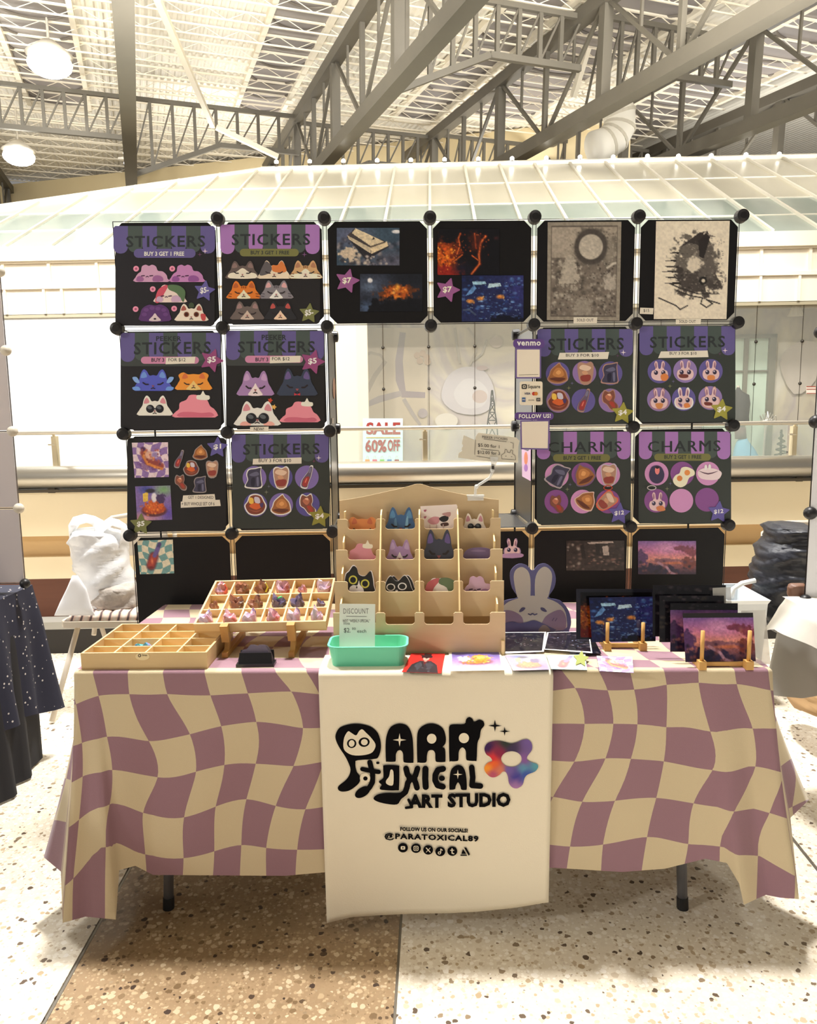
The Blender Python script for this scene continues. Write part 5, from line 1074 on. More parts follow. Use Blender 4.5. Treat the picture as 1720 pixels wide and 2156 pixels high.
cols += [((HW, .02), tuple(tloc(hit(1664, 1722, tp(HW, -.01, 0), tb)))), ((HW, .07), tuple(tloc(hit(1703, 1684, tp(HW, .06, 0), tb)))), ((HW, .16), (HW+.06, .16, .19)), ((HW, .3), (HW+.09, .31, .19)), ((HW, .5), (HW+.04, .5, .2)), ((HW, .69), (HW+.06, .69, .2))]
def interp(a, b, t): return tuple(x+(y-x)*t for x, y in zip(a, b))
ncol = []
for c0, c1 in zip(cols[:-1], cols[1:]):
    L = math.dist(c0[0]+(0,), c1[0]+(0,))+.3*math.dist(c0[1], c1[1]); n = max(3, int(L/.02))
    for k in range(n):
        t = k/n; tt = t*t*(3-2*t); ncol.append((interp(c0[0], c1[0], t), interp(c0[1], c1[1], tt*.6+t*.4)))
ncol.append(cols[-1])
NR = 34; V = []; UVs = []
def outdir(u, v):
    if v <= 1e-6 and abs(u) < HW-.004: return (0, -1)
    if v <= .02: return (math.copysign(.7, u), -.7)
    return (math.copysign(1, u), 0)
for (u, v), (hu, hv, hz) in ncol:
    ox, oy = outdir(u, v); zt = TZ+.005
    for r in range(NR+1):
        t = r/NR
        if r <= 3:                                 # rounded edge of the table
            a = r/3*math.pi/2; R = .008; U_, V_, z = u+ox*(R*math.sin(a))-ox*0, v+oy*R*math.sin(a), zt-R*(1-math.cos(a))
        else:
            q = (r-3)/(NR-3); e = q**1.25; U_ = u+ox*.008+(hu-u-ox*.008)*e; V_ = v+oy*.008+(hv-v-oy*.008)*e; z = zt-.008+(hz-zt+.008)*q
            V_ += oy*.004*math.sin(u*23+q*4)*math.sin(q*math.pi); 
        V.append(tp(U_, V_, z)); UVs.append((u, v, U_, V_, z))
nc = len(ncol); F = []
for i in range(nc-1):
    for r in range(NR): F.append((i*(NR+1)+r, i*(NR+1)+r+1, (i+1)*(NR+1)+r+1, (i+1)*(NR+1)+r))
# top sheet
n0 = len(V); gu, gv = 40, 16
for j in range(gv+1):
    for i in range(gu+1):
        u, v = -HW+2*HW*i/gu, .70*j/gv; V.append(tp(u, v, TZ+.005)); UVs.append((u, v, u, v, TZ+.005))
for j in range(gv):
    for i in range(gu): F.append((n0+j*(gu+1)+i, n0+j*(gu+1)+i+1, n0+(j+1)*(gu+1)+i+1, n0+(j+1)*(gu+1)+i))
# wavy checks: lattice nodes read off the hanging front, carried over the cloth by a thin-plate spline
Lc = lambda x, y: (80+x*.3605, 1400+y*.3605); Rc = lambda x, y: (1140+x*.3372, 1380+y*.3372)
nodes = []
for j, row in enumerate([[(-1, 215, 235), (0, 345, 188), (1, 525, 178), (2, 745, 180), (3, 1000, 187), (4, 1220, 175), (5, 1475, 165), (6, 1640, 180)], [(-1, 258, 455), (0, 402, 420), (1, 640, 455), (2, 880, 415), (3, 1066, 364), (4, 1268, 342), (5, 1545, 378), (6, 1700, 372)], [(-1, 272, 640), (0, 440, 605), (1, 690, 668), (2, 920, 628), (3, 1085, 590), (4, 1265, 590), (5, 1490, 598), (6, 1665, 570)],
        [(-1, 270, 870), (0, 438, 790), (1, 610, 868), (2, 852, 893), (3, 1035, 832), (4, 1212, 795), (5, 1385, 832), (6, 1560, 848)], [(-1, 265, 1170), (0, 440, 1000), (1, 628, 1105), (2, 850, 1130), (3, 1028, 1092), (4, 1185, 1058), (5, 1330, 1075), (6, 1512, 1085)]]):
    nodes += [(Lc(x, y), (i, j)) for i, x, y in row]
nodes += [(Lc(x, 45), (i, -.8)) for i, x in ((0, 305), (1, 512), (2, 718), (3, 962), (4, 1178), (5, 1378), (6, 1560))]
for j, row in enumerate([[(13, 215, 212), (14, 420, 228), (15, 585, 222), (16, 790, 192), (17, 990, 178), (18, 1228, 185), (19, 1440, 225)], [(13, 275, 440), (14, 455, 437), (15, 603, 437), (16, 785, 457), (17, 1058, 482), (18, 1320, 458), (19, 1465, 455)], [(13, 210, 675), (14, 405, 652), (15, 560, 650), (16, 768, 668), (17, 1065, 712), (18, 1328, 685), (19, 1490, 712)],
        [(13, 75, 890), (14, 258, 925), (15, 460, 912), (16, 720, 895), (17, 950, 925), (18, 1172, 935), (19, 1400, 955), (20, 1520, 975)], [(14, 180, 1200), (15, 385, 1185), (16, 660, 1135), (17, 915, 1175), (18, 1100, 1172), (19, 1330, 1222), (20, 1508, 1282)]]):
    nodes += [(Rc(x, y), (i, j)) for i, x, y in row]
nodes += [(Rc(x, 108), (i, -.75)) for i, x in ((13, 135), (14, 365), (15, 560), (16, 775), (17, 990), (18, 1218), (19, 1430))]
pn_, pij = [], []
for (x, y), ij in nodes: h = tloc(FRONT.at(x, y, .02)); pn_.append((h[0], TZ-h[2])); pij.append(ij)
pn_ = np.array(pn_); pij = np.array(pij, float)
def tk(d): return np.where(d > 0, d*d*np.log(d+1e-12), 0)
K = tk(np.linalg.norm(pn_[:, None]-pn_[None], axis=2))+np.eye(len(pn_))*2e-5; Pm = np.c_[np.ones(len(pn_)), pn_]; A_ = np.block([[K, Pm], [Pm.T, np.zeros((3, 3))]])
SOL = np.linalg.solve(A_, np.r_[pij, np.zeros((3, 2))])
def pat(q): q = np.atleast_2d(q); return np.c_[tk(np.linalg.norm(q[:, None]-pn_[None], axis=2)), np.ones(len(q)), q]@SOL
quse = []
for u, v, U_, V_, z in UVs:
    if abs(u) >= HW-1e-6 and v > 0 and z < TZ: quse.append((math.copysign(HW, u)+math.copysign(1, u)*(v*.9+.02), TZ-z))
    elif v > 0: quse.append((u, -min(v, .10)))
    else: quse.append((U_, TZ-z))
ij = pat(np.array(quse)); 
for k, (u, v, U_, V_, z) in enumerate(UVs):
    if z >= TZ and v > .1: ij[k, 1] -= (v-.10)/.105; ij[k, 0] += .35*math.sin(v*11)*min((v-.1)*4, 1)
CLOTH = bpy.data.materials.new('wavy_checked_fabric'); CLOTH.use_nodes = True; nt = CLOTH.node_tree; b = nt.nodes['Principled BSDF']; L = nt.links
uvn = nt.nodes.new('ShaderNodeUVMap'); uvn.uv_map = 'pattern'; sx_ = nt.nodes.new('ShaderNodeSeparateXYZ'); L.new(uvn.outputs[0], sx_.inputs[0])
fl = []
for k in (0, 1): f = nt.nodes.new('ShaderNodeMath'); f.operation = 'FLOOR'; L.new(sx_.outputs[k], f.inputs[0]); fl.append(f)
ad = nt.nodes.new('ShaderNodeMath'); ad.operation = 'ADD'; L.new(fl[0].outputs[0], ad.inputs[0]); L.new(fl[1].outputs[0], ad.inputs[1])
md = nt.nodes.new('ShaderNodeMath'); md.operation = 'FLOORED_MODULO'; L.new(ad.outputs[0], md.inputs[0]); md.inputs[1].default_value = 2
mx = nt.nodes.new('ShaderNodeMix'); mx.data_type = 'RGBA'; L.new(md.outputs[0], mx.inputs[0]); mx.inputs[6].default_value = lin((208, 192, 160))+(1,); mx.inputs[7].default_value = lin((152, 118, 130))+(1,)
L.new(mx.outputs[2], b.inputs['Base Color']); b.inputs['Roughness'].default_value = .85; b.inputs['Specular IOR Level'].default_value = .2; b.inputs['Sheen Weight'].default_value = .15
wv = nt.nodes.new('ShaderNodeTexNoise'); tc = nt.nodes.new('ShaderNodeTexCoord'); L.new(tc.outputs['Object'], wv.inputs['Vector']); wv.inputs['Scale'].default_value = 420
bp = nt.nodes.new('ShaderNodeBump'); bp.inputs['Strength'].default_value = .25; bp.inputs['Distance'].default_value = .002; L.new(wv.outputs['Fac'], bp.inputs['Height']); L.new(bp.outputs[0], b.inputs['Normal'])
cl = mk('tablecloth', V, F, CLOTH, smooth=True, uv=ij.tolist()); tag(cl, 'wavy lilac and cream checked cloth draped over the long table', 'tablecloth')
s_ = cl.modifiers.new('weld', 'WELD'); s_.merge_threshold = .0008

# white banner cloth over the front edge
BO = .026
BPL = Plane(tp(0, -BO, .4), tu, UP)
bt = [BPL.at(670, 1417), BPL.at(1165, 1417)]; u0, u1 = tloc(bt[0])[0], tloc(bt[1])[0]
hem = [(688, 1944), (710, 1938), (740, 1931), (800, 1927), (870, 1924), (940, 1923), (1000, 1920), (1080, 1912), (1155, 1900)]
NX, NZ = 48, 40; V = []; F = []
hx = np.array([h[0] for h in hem]); hy = np.array([h[1] for h in hem])
for i in range(NX+1):
    t = i/NX; u = u0+(u1-u0)*t; x = 688+(1155-688)*t; hb = tloc(BPL.at(x, float(np.interp(x, hx, hy)))); 
    for k in range(6): V.append(tp(u, .11-.11*k/5-(.0 if k < 5 else 0), TZ+.0105))
    for k in range(1, 4): a = k/3*math.pi/2; V.append(tp(u, -BO*math.sin(a), TZ+.0105-.014*(1-math.cos(a))))
    for k in range(1, NZ+1):
        q = k/NZ; V.append(tp(u+(hb[0]-u)*q, -BO-.0016*math.sin(t*9+1)*math.sin(q*3.1)*q, TZ-.0035+(hb[2]-TZ+.0035)*q))
m_ = 6+3+NZ
for i in range(NX):
    for r in range(m_-1): F.append((i*m_+r, i*m_+r+1, (i+1)*m_+r+1, (i+1)*m_+r))
BAN = mat('white_banner_fabric', (238, 228, 206), .8, bump=(300, .2, .002))
ban = mk('banner', V, F, BAN, smooth=True); tag(ban, 'white cloth banner with black lettering and a rainbow flower hanging from the table', 'banner')
so = ban.modifiers.new('thickness', 'SOLIDIFY'); so.thickness = .0012; so.offset = -1
BLP = BPL.shift(.0022)
INKB = (15, 14, 17); WH = (238, 228, 206)
a = Art(BLP, .0003, tf=(700, 1500, .26163), step=.00006)
K3 = lambda P: smooth(P, 3)
a.poly(K3([(25, 180), (60, 120), (150, 92), (230, 92), (310, 115), (365, 165), (388, 240), (388, 300), (368, 360), (330, 375), (200, 385), (185, 405), (186, 440), (197, 480), (222, 515), (218, 560), (180, 600), (130, 630), (75, 637), (45, 620), (50, 590), (100, 550), (132, 510), (145, 460), (130, 410), (100, 350), (60, 290), (30, 230)]), INKB)
a.poly(K3([(430, 385), (427, 260), (437, 180), (470, 115), (540, 88), (605, 110), (640, 180), (650, 280), (652, 390), (640, 405), (580, 402), (570, 385), (568, 335), (556, 310), (540, 303), (522, 312), (510, 340), (509, 385), (497, 396), (440, 396)]), INKB)
a.poly(K3([(682, 390), (680, 200), (700, 130), (760, 92), (830, 92), (890, 130), (912, 200), (908, 250), (886, 278), (906, 294), (909, 380), (900, 398), (840, 398), (828, 380), (826, 330), (812, 307), (792, 302), (770, 312), (760, 350), (758, 390), (742, 404), (690, 402)]), INKB)
a.poly(K3([(940, 380), (937, 180), (940, 112), (970, 95), (1060, 92), (1075, 55), (1100, 37), (1125, 50), (1140, 75), (1180, 57), (1214, 72), (1221, 105), (1195, 140), (1185, 200), (1166, 250), (1160, 380), (1145, 390), (1088, 386), (1075, 370), (1072, 310), (1050, 282), (1030, 290), (1016, 320), (1013, 380), (995, 392), (950, 392)]), INKB)
a.polys(stroke([(300, 400), (312, 450), (324, 500), (322, 560), (300, 600), (262, 640)], 42), INKB); a.polys(stroke([(240, 455), (300, 468), (372, 478)], 36), INKB); a.poly(ell(242, 640, 68, 38, rot=-32), INKB); a.poly(ell(365, 405, 14, 10), INKB)
a.poly(ell(262, 528, 42, 42), WH); a.poly(ell(265, 530, 18, 17), INKB)
a.poly(K3([(408, 440), (420, 422), (525, 425), (538, 450), (535, 605), (520, 626), (395, 622), (382, 602), (395, 582), (372, 556), (405, 530), (410, 500)]), INKB)
a.polys(stroke([(592, 450), (604, 500), (630, 532), (606, 565), (600, 600), (586, 640), (552, 668)], 46), INKB); a.polys(stroke([(684, 450), (668, 505), (650, 532), (668, 560), (680, 605)], 46), INKB); a.polys(stroke([(615, 532), (665, 532)], 40), INKB)
a.poly(K3([(330, 690), (360, 660), (430, 645), (520, 645), (565, 636), (600, 612), (590, 655), (550, 700), (520, 738), (440, 735), (360, 715)]), INKB)
a.polys(stroke([(748, 452), (746, 530), (750, 598)], 50), INKB); a.polys(stroke([(890, 452), (850, 460), (828, 500), (826, 545), (846, 585), (888, 596)], 48), INKB); a.poly(ell(880, 528, 25, 22), INKB)
a.poly(K3([(940, 608), (945, 500), (963, 447), (1010, 420), (1052, 440), (1074, 500), (1081, 608), (1066, 622), (1036, 618), (1028, 590), (1010, 560), (992, 590), (985, 615), (950, 620)]), INKB); a.polys(stroke([(1120, 440), (1128, 520), (1122, 585), (1190, 590)], 46), INKB)
a.text('ART', 612, 656, 885, 766, INKB, .055, space=1.05); a.text('STUDIO', 925, 648, 1432, 764, INKB, .055, dy=-6, space=1.05); a.polys(stroke([(612, 700), (640, 758), (592, 764)], 22), INKB)
a.z = .0022
a.poly(K3([(88, 270), (95, 200), (125, 150), (150, 160), (190, 182), (215, 147), (240, 133), (270, 160), (310, 200), (345, 250), (340, 290), (310, 325), (240, 342), (160, 340), (105, 310)]), WH); a.poly(ell(155, 247, 38, 37), INKB); a.poly(ell(155, 247, 23, 27, rot=8), WH); a.poly(ell(255, 236, 45, 38, rot=-8), INKB); a.poly(ell(257, 236, 27, 25), WH)
a.poly(sparkle(540, 218, 54), WH); a.poly(ell(798, 208, 38, 40), WH); a.poly(ell(1057, 203, 41, 41), WH); a.poly(K3([(468, 458), (490, 472), (490, 570), (468, 585), (435, 570), (432, 545), (456, 510)]), WH); a.poly(sparkle(1008, 495, 38), WH)
a.obj('black_logo_lettering', ban, FABPRINT)
a = Art(BLP, .0004, tf=(700, 1500, .26163), step=.00006); a.poly(sparkle(1307, 107, 56, 50), INKB); a.poly(sparkle(1385, 152, 45, 38), INKB)
a.text('FOLLOW US ON OUR SOCIALS!', 545, 920, 1088, 953, INKB, .045, dy=14); a.text('@PARATOXICAL89', 418, 967, 1175, 1027, INKB, .042, dy=24, space=1.15)
for k, (x, y) in enumerate(((567, 1088), (672, 1092), (770, 1105), (867, 1118), (964, 1115))): a.poly(ell(x, y, 40, 38), INKB)
a.poly([(1058, 1085), (1075, 1085), (1106, 1140), (1096, 1152)], INKB); a.poly([(1050, 1098), (1076, 1136), (1036, 1136)], INKB); a.poly([(1030, 1142), (1078, 1142), (1084, 1152), (1028, 1152)], INKB)
a.poly(rrect(549, 1074, 585, 1102, 8), WH); a.poly([(562, 1080), (562, 1096), (576, 1088)], INKB)
a.poly(rrect(652, 1072, 692, 1112, 10), WH); a.poly(rrect(657, 1077, 687, 1107, 7), INKB); a.poly(ell(672, 1092, 10, 10), WH); a.poly(ell(672, 1092, 6, 6), INKB)
a.polys(stroke([(754, 1088), (786, 1122)], 7)+stroke([(786, 1088), (754, 1122)], 4), WH); a.poly(ell(860, 1128, 13, 12), WH); a.poly(ell(860, 1128, 6, 6), INKB); a.polys(stroke([(871, 1128), (871, 1096), (884, 1106)], 7), WH); a.polys(stroke([(962, 1094), (962, 1130), (976, 1134)], 9)+stroke([(950, 1106), (976, 1106)], 7), WH)
a.obj('small_lettering', ban, FABPRINT)
a = Art(BLP, .0004, tf=(700, 1500, .26163), step=.00006)
out_ = smooth([(1225, 310), (1225, 280), (1250, 245), (1310, 228), (1370, 232), (1430, 248), (1480, 240), (1530, 220), (1575, 218), (1603, 250), (1605, 300), (1570, 350), (1566, 378), (1600, 400), (1645, 415), (1655, 440), (1630, 475), (1570, 500), (1545, 530), (1530, 580), (1490, 610), (1450, 605), (1420, 570), (1412, 520), (1396, 482), (1370, 476), (1345, 500), (1310, 520), (1270, 518), (1230, 480), (1222, 440), (1250, 405), (1285, 390), (1270, 360), (1240, 340)], 3)
keyc = [((1240, 280), (64, 44, 92)), ((1400, 240), (58, 66, 62)), ((1440, 300), (70, 60, 90)), ((1580, 240), (120, 96, 160)), ((1540, 380), (140, 96, 160)), ((1640, 430), (96, 160, 176)), ((1540, 450), (100, 150, 180)), ((1560, 500), (70, 90, 170)), ((1480, 520), (76, 70, 150)), ((1480, 600), (180, 130, 180)), ((1420, 460), (120, 100, 170)), ((1350, 470), (220, 130, 100)), ((1290, 500), (190, 90, 120)), ((1240, 450), (250, 160, 60)), ((1300, 410), (240, 110, 60)), ((1290, 370), (220, 60, 70)), ((1350, 330), (140, 50, 80))]
def kc(p):
    w = [1/((p[0]-k[0][0])**2+(p[1]-k[0][1])**2+60)**1.6 for k in keyc]; s0 = sum(w); return tuple(sum(x*k[1][i] for x, k in zip(w, keyc))/s0 for i in range(3))
N_ = len(out_); rings = []
for t in np.linspace(0, 1, 5): rings.append([(1440+83*math.cos(math.atan2(y-375, x-1440))*(1-t)+(x-1440)*t, 375+63*math.sin(math.atan2(y-375, x-1440))*(1-t)+(y-375)*t) for x, y in out_])
for r0, r1_ in zip(rings[:-1], rings[1:]):
    for i in range(N_):
        j = (i+1) % N_; q = [r0[i], r0[j], r1_[j], r1_[i]]; a.poly(q, 0, [kc(p) for p in q], up=False)
a.obj('rainbow_flower', ban, FABPRINT)

# ================================================================ goods on the table
TT = TZ+.0055                                        # height of the cloth on the table
def top(px, py, z=TT): return on_z(px, py, z)
WOOD = mat('pale_birch', (222, 194, 146), .5, noise=((6, 40, 40), (208, 178, 128))); WOODL = mat('light_birch_edge', (240, 214, 160), .5, noise=((6, 40, 40), (228, 198, 142))); WOODI = mat('birch_inside', (206, 172, 122), .55, noise=((30, 5, 30), (190, 156, 106)))
def tray(name, label, P00, ex, ey, ez, w, d, h, nx, ny, base_z=.005, th=.006):
    """open compartment tray: corner P00 (front left, bottom), unit vectors, size"""
    T = thing(name, label, 'tray', P00+ex*w/2+ey*d/2)
    c = lambda x, y, z: P00+ex*x+ey*y+ez*z
    def bx(n, x0, x1, y0, y1, z0, z1, m): return MB().obox(c((x0+x1)/2, (y0+y1)/2, (z0+z1)/2), (ex, ey, ez), ((x1-x0)/2, (y1-y0)/2, (z1-z0)/2)).obj(n, m, T)
    bx('bottom', 0, w, 0, d, 0, base_z, WOODI)
    bx('front_board', 0, w, 0, th, base_z, h, WOOD); bx('back_board', 0, w, d-th, d, base_z, h, WOOD); bx('side_board', 0, th, th, d-th, base_z, h, WOOD); bx('side_board', w-th, w, th, d-th, base_z, h, WOOD)
    for i in range(1, nx): x = w*i/nx; bx('divider', x-.0022, x+.0022, th, d-th, base_z, h-.003, WOODL)
    for j in range(1, ny): y = d*j/ny; bx('cross_divider', th, w-th, y-.0022, y+.0022, base_z, h-.004, WOODL)
    return T, c
# low tray on the table
f0, f1 = top(172, 1410), top(437, 1408); ex = (f1-f0); w1 = ex.length; ex.normalize(); ey = UP.cross(ex); H1 = .046
bk = on_z(271, 1305, TT+H1); d1_ = (bk-f0).dot(ey); print('tray', w1, d1_)
tr1, c1 = tray('compartment_tray', 'flat pale wooden compartment tray, mostly empty, at the left end of the table', f0, ex, ey, UP, w1, .285, H1, 4, 4)
q = Art(Plane(f0-ey*.0004, ex, UP), .0004).solid(ell(300, 1382, 15, 8), (236, 216, 170), .0003); q.poly(ell(294, 1380, 3.2, 3.6), (70, 56, 40)); q.poly(ell(294, 1380, 1.6, 2), (236, 216, 170)); q.text('2mop', 299, 1377, 310, 1382, (70, 56, 40), .01); q.obj('round_label', tr1)
def lump(name, label, cat, P, ax, r, m, group=None, seed=0, sc=(1, .6, .5)):
    """a small folded charm in its bag: crumpled closed shape resting at P"""
    rs = random.Random(seed); b = MB().ball((0, 0, 0), 1, 10, 7); V = []
    for x, y, z in b.V:
        k = 1+.22*math.sin(5*x+seed)+.16*math.sin(7*y+2*seed)+.1*rs.uniform(-1, 1); z = max(z, -.75)
        V.append(P+ax[0]*(x*k*r*sc[0])+ax[1]*(y*k*r*sc[1])+ax[2]*((z+.75)*k*r*sc[2]))
    return tag(mk(name, V, b.F, m), label, cat, group)
def shimmer(name, c1_, c2_, c3_, rough=.2, scale=70):
    m = bpy.data.materials.new(name); m.use_nodes = True; nt = m.node_tree; b = nt.nodes['Principled BSDF']; L = nt.links
    tc = nt.nodes.new('ShaderNodeTexCoord'); v = nt.nodes.new('ShaderNodeTexVoronoi'); v.inputs['Scale'].default_value = scale; L.new(tc.outputs['Object'], v.inputs['Vector'])
    s = nt.nodes.new('ShaderNodeSeparateColor'); L.new(v.outputs['Color'], s.inputs[0]); r = nt.nodes.new('ShaderNodeValToRGB'); L.new(s.outputs[0], r.inputs[0]); e = r.color_ramp.elements
    e[0].color = lin(c1_)+(1,); e[1].color = lin(c3_)+(1,); k = e.new(.5); k.color = lin(c2_)+(1,); L.new(r.outputs[0], b.inputs['Base Color']); b.inputs['Roughness'].default_value = rough; b.inputs['Coat Weight'].default_value = .6
    return m
def cell_c(c, w, d, nx, ny, i, j, z=.006): return c(w*(i+.5)/nx, d*(j+.5)/ny, z)
HOLO = shimmer('holographic_foil', (70, 60, 190), (90, 190, 200), (180, 120, 220))
for nm, lab, i, j, r, m, sc in (('charm', 'sparkling blue-violet holographic charm in the low tray', 1, 1, .02, HOLO, (1.2, .6, .9)), ('charm', 'dark clasped charm in the left end cell of the low tray', 0, 1, .013, shimmer('dark_charm', (50, 44, 50), (110, 100, 110), (190, 180, 180)), (1.2, .6, .5)),
        ('charm', 'dark charm with silver clasp lying near the back of the low tray', 1, 3, .014, mat('charcoal_enamel', (58, 54, 50), .3), (1.6, .6, .4)), ('charm', 'brown leaf-like charm in the back row of the low tray', 2, 3, .016, mat('brown_enamel', (150, 96, 50), .4), (1.3, .7, .5)), ('shell_charm', 'cream scalloped charm at the back left of the low tray', 0, 2, .02, mat('cream_enamel', (236, 206, 156), .4), (1.3, .6, .5))):
    lump(nm, lab, 'charm', cell_c(c1, w1, .285, 4, 4, i, j), (ex, ey, UP), r, m, None, len(lab), sc)

# tilted tray on a small easel
fl_ = [hit(407, 1314, tp(0, .12, 0), tb), hit(686, 1308, tp(0, .12, 0), tb)]; ex2 = fl_[1]-fl_[0]; w2 = ex2.length; ex2.normalize()
bkl = [hit(456, 1221, tp(0, .36, 0), tb), hit(704, 1218, tp(0, .36, 0), tb)]; md_ = (bkl[0]+bkl[1])/2-(fl_[0]+fl_[1])/2; ez2 = ex2.cross(md_).normalized(); ey2 = ez2.cross(ex2); d2_ = md_.dot(ey2); H2 = .03
print('tray2', w2, d2_, fl_[0].z, bkl[0].z)
P2_ = fl_[0]-ez2*H2
tr2, c2 = tray('compartment_tray', 'tilted pale wooden tray of charms with eighteen cells on a wooden easel', P2_, ex2, ey2, ez2, w2, d2_, H2, 6, 3)
E_ = thing('wooden_easel', 'small wooden easel holding the tilted charm tray', 'easel', top(560, 1385)); EW = mat('honey_wood', (196, 150, 82), .5, noise=((40, 6, 40), (180, 132, 66)))
for px, side in ((480, 0), (640, 1)):
    fx_ = (.24, .74)[side]*w2; a_ = c2(fx_, -.022, -.012); b_ = c2(fx_, d2_*.93, -.012); ft = Vector((a_.x, a_.y, TT))+tb*.0
    MB().bar(c2(fx_, -.02, -.008), b_, .014, .012, ez2).obj('rest_bar', EW, E_)
    MB().obox(c2(fx_, -.011, .006), (ex2, ey2, ez2), (.011, .009, .026)).obj('front_peg', EW, E_)
    MB().bar(c2(fx_, d2_*.06, -.016), Vector((ft.x, ft.y-.005, TT+.006))+tb*.02, .014, .016).obj('front_leg', EW, E_)
    MB().bar(c2(fx_, d2_*.8, -.016), c2(fx_, d2_*.8, -.016)*1+(Vector((0, 0, TT+.003-c2(fx_, d2_*.8, -.016).z)))+tb*.05, .014, .016).obj('back_leg', EW, E_)
    MB().bar(Vector((ft.x, ft.y, TT+.008))-tb*.012, Vector((ft.x, ft.y, TT+.008))+tb*.2, .016, .015).obj('foot_bar', EW, E_)
CHC = [((150, 110, 180), (226, 206, 236), (200, 80, 90)), ((96, 70, 60), (180, 120, 90), (40, 30, 40)), ((206, 150, 180), (240, 220, 236), (120, 90, 160)), ((60, 54, 80), (130, 116, 150), (30, 26, 40)), ((190, 70, 60), (226, 180, 190), (150, 110, 160))]
foil = [mat('yellow_foil', (236, 210, 70), .15, .4), mat('green_foil', (70, 220, 110), .15, .4), mat('pink_foil', (250, 120, 90), .15, .4)]
cm = [shimmer('charm_print_%d' % k, *c, rough=.25, scale=60) for k, c in enumerate(CHC)]
names = [['pale lilac and white flower', 'red and lilac fish', 'violet and white flower', 'rosy snack', 'lilac ribbon', 'ivory tag'], ['small brown snack', 'dark sausage with pale clasp', 'dark amber shell', 'grey-green wrapped', 'grey-violet wrapped', 'little dark key'], ['copper and yellow foil', 'brown wrapped', 'olive with yellow foil', 'rosy brown', 'pale brown', 'clear bagged white']]
mi = [[2, 4, 2, 4, 2, 2], [1, 1, 1, 3, 3, 3], [4, 1, 1, 4, 4, 2]]
rn = ['front', 'middle', 'back']
for j in range(3):
    for i in range(6):
        P = cell_c(c2, w2, d2_, 6, 3, i, j)-ey2*.012; r = .0235 if (j, i) not in ((1, 0), (1, 5), (2, 4)) else .015
        o = lump('charm', '%s charm in the %s row of the tilted tray, cell %s' % (names[j][i], rn[j], ('one', 'two', 'three', 'four', 'five', 'six')[i]), 'charm', P, (ex2, ey2, ez2), r, cm[mi[j][i]], 'charms in the tilted tray', 3*i+7*j, (.85, .8, 1.0))
        if (j, i) in ((2, 0), (2, 2), (1, 3), (1, 1)):
            m = foil[{(2, 0): 2, (2, 2): 0, (1, 3): 1, (1, 1): 0}[(j, i)]] if (j, i) != (1, 1) else mat('pale_clasp', (230, 226, 220), .3)
            MB().tube([P-ex2*.002+ez2*.034, P+ex2*.012+ey2*.004+ez2*.038, P+ex2*.018-ey2*.002+ez2*.026, P+ex2*.013-ey2*.012+ez2*.016], .0032, 6).obj('foil_fold', m, o)
# black card holder with two grey cards
p0 = top(497, 1405); p1 = top(577, 1404); hxv = (p1-p0); wH = hxv.length; hxv.normalize(); hyv = UP.cross(hxv)
T = thing('card_holder', 'small black card holder with grey cloud-edged cards, in front of the tilted tray', 'card holder', (p0+p1)/2)
bp_ = mat('black_acrylic', (26, 24, 27), .3)
c_ = lambda x, y, z: p0+hxv*x+hyv*y+UP*z
MB().obox(c_(wH/2, .018, .004), (hxv, hyv, UP), (wH/2, .02, .004)).obj('foot_plate', bp_, T)
MB().prism([c_(.006, .004, .008), c_(wH-.006, .004, .008), c_(wH-.008, .011, .036), c_(.008, .011, .036)], hyv*.004).obj('front_plate', bp_, T)
MB().prism([c_(.004, .03, .008), c_(wH-.004, .03, .008), c_(wH-.006, .036, .036), c_(.006, .036, .036)], hyv*.004).obj('back_plate', bp_, T)
cpl = Plane(c_(wH/2, .0225, .05), hxv, (hyv*.18+UP).normalized())
for k, (dy, cx) in enumerate(((0, 0), (.008, 5))):
    q = Art(cpl.shift(-dy), .0, gain=1).solid([p for p in smooth([(505+cx, 1398), (508+cx, 1372), (520+cx, 1366), (528+cx, 1357), (540+cx, 1360), (549+cx, 1357), (562+cx, 1364), (568+cx, 1398)], 3)], (112, 102, 122) if k == 0 else (140, 130, 140), .0008)
    tag(q.obj('business_card'), ('grey scallop-edged card at the front of the black card holder', 'paler scallop-edged card behind the first in the card holder')[k], 'card')
# ---------------------------------------------------------------- stepped wooden sticker rack
ra, rb_ = top(701, 1380), top(1064, 1379); rx = (rb_-ra); RW = rx.length; rx.normalize(); ry = UP.cross(rx)
def rc(x, y, z): return ra+rx*x+ry*y+UP*z
rack = thing('sticker_rack', 'stepped wooden four-tier sticker rack with a gabled back board, middle of the table', 'rack', rc(RW/2, .1, 0))
STEP = .05
def rz(py, k): P = hit(880, py, rc(0, STEP*k, 0), ry); return P.z-TT
def rxw(px, k, py=1200): return (hit(px, py, rc(0, STEP*k, 0), ry)-ra).dot(rx)
T_ = .0045
RKM = mat('mdf_board', (212, 188, 150), .6, noise=((12, 12, 60), (202, 176, 136))); RKE = mat('mdf_light_edge', (242, 216, 160), .6)
tiers = [(3, 1092, 1114, 710, 1054), (2, 1157, 1178, 707, 1058), (1, 1224, 1246, 704, 1061), (0, 1290, 1315, 701, 1064)]
zl = [rz(t[1], t[0]) for t in tiers]
DIV = [.5*(720+724), 801, 883, 965, 1043]
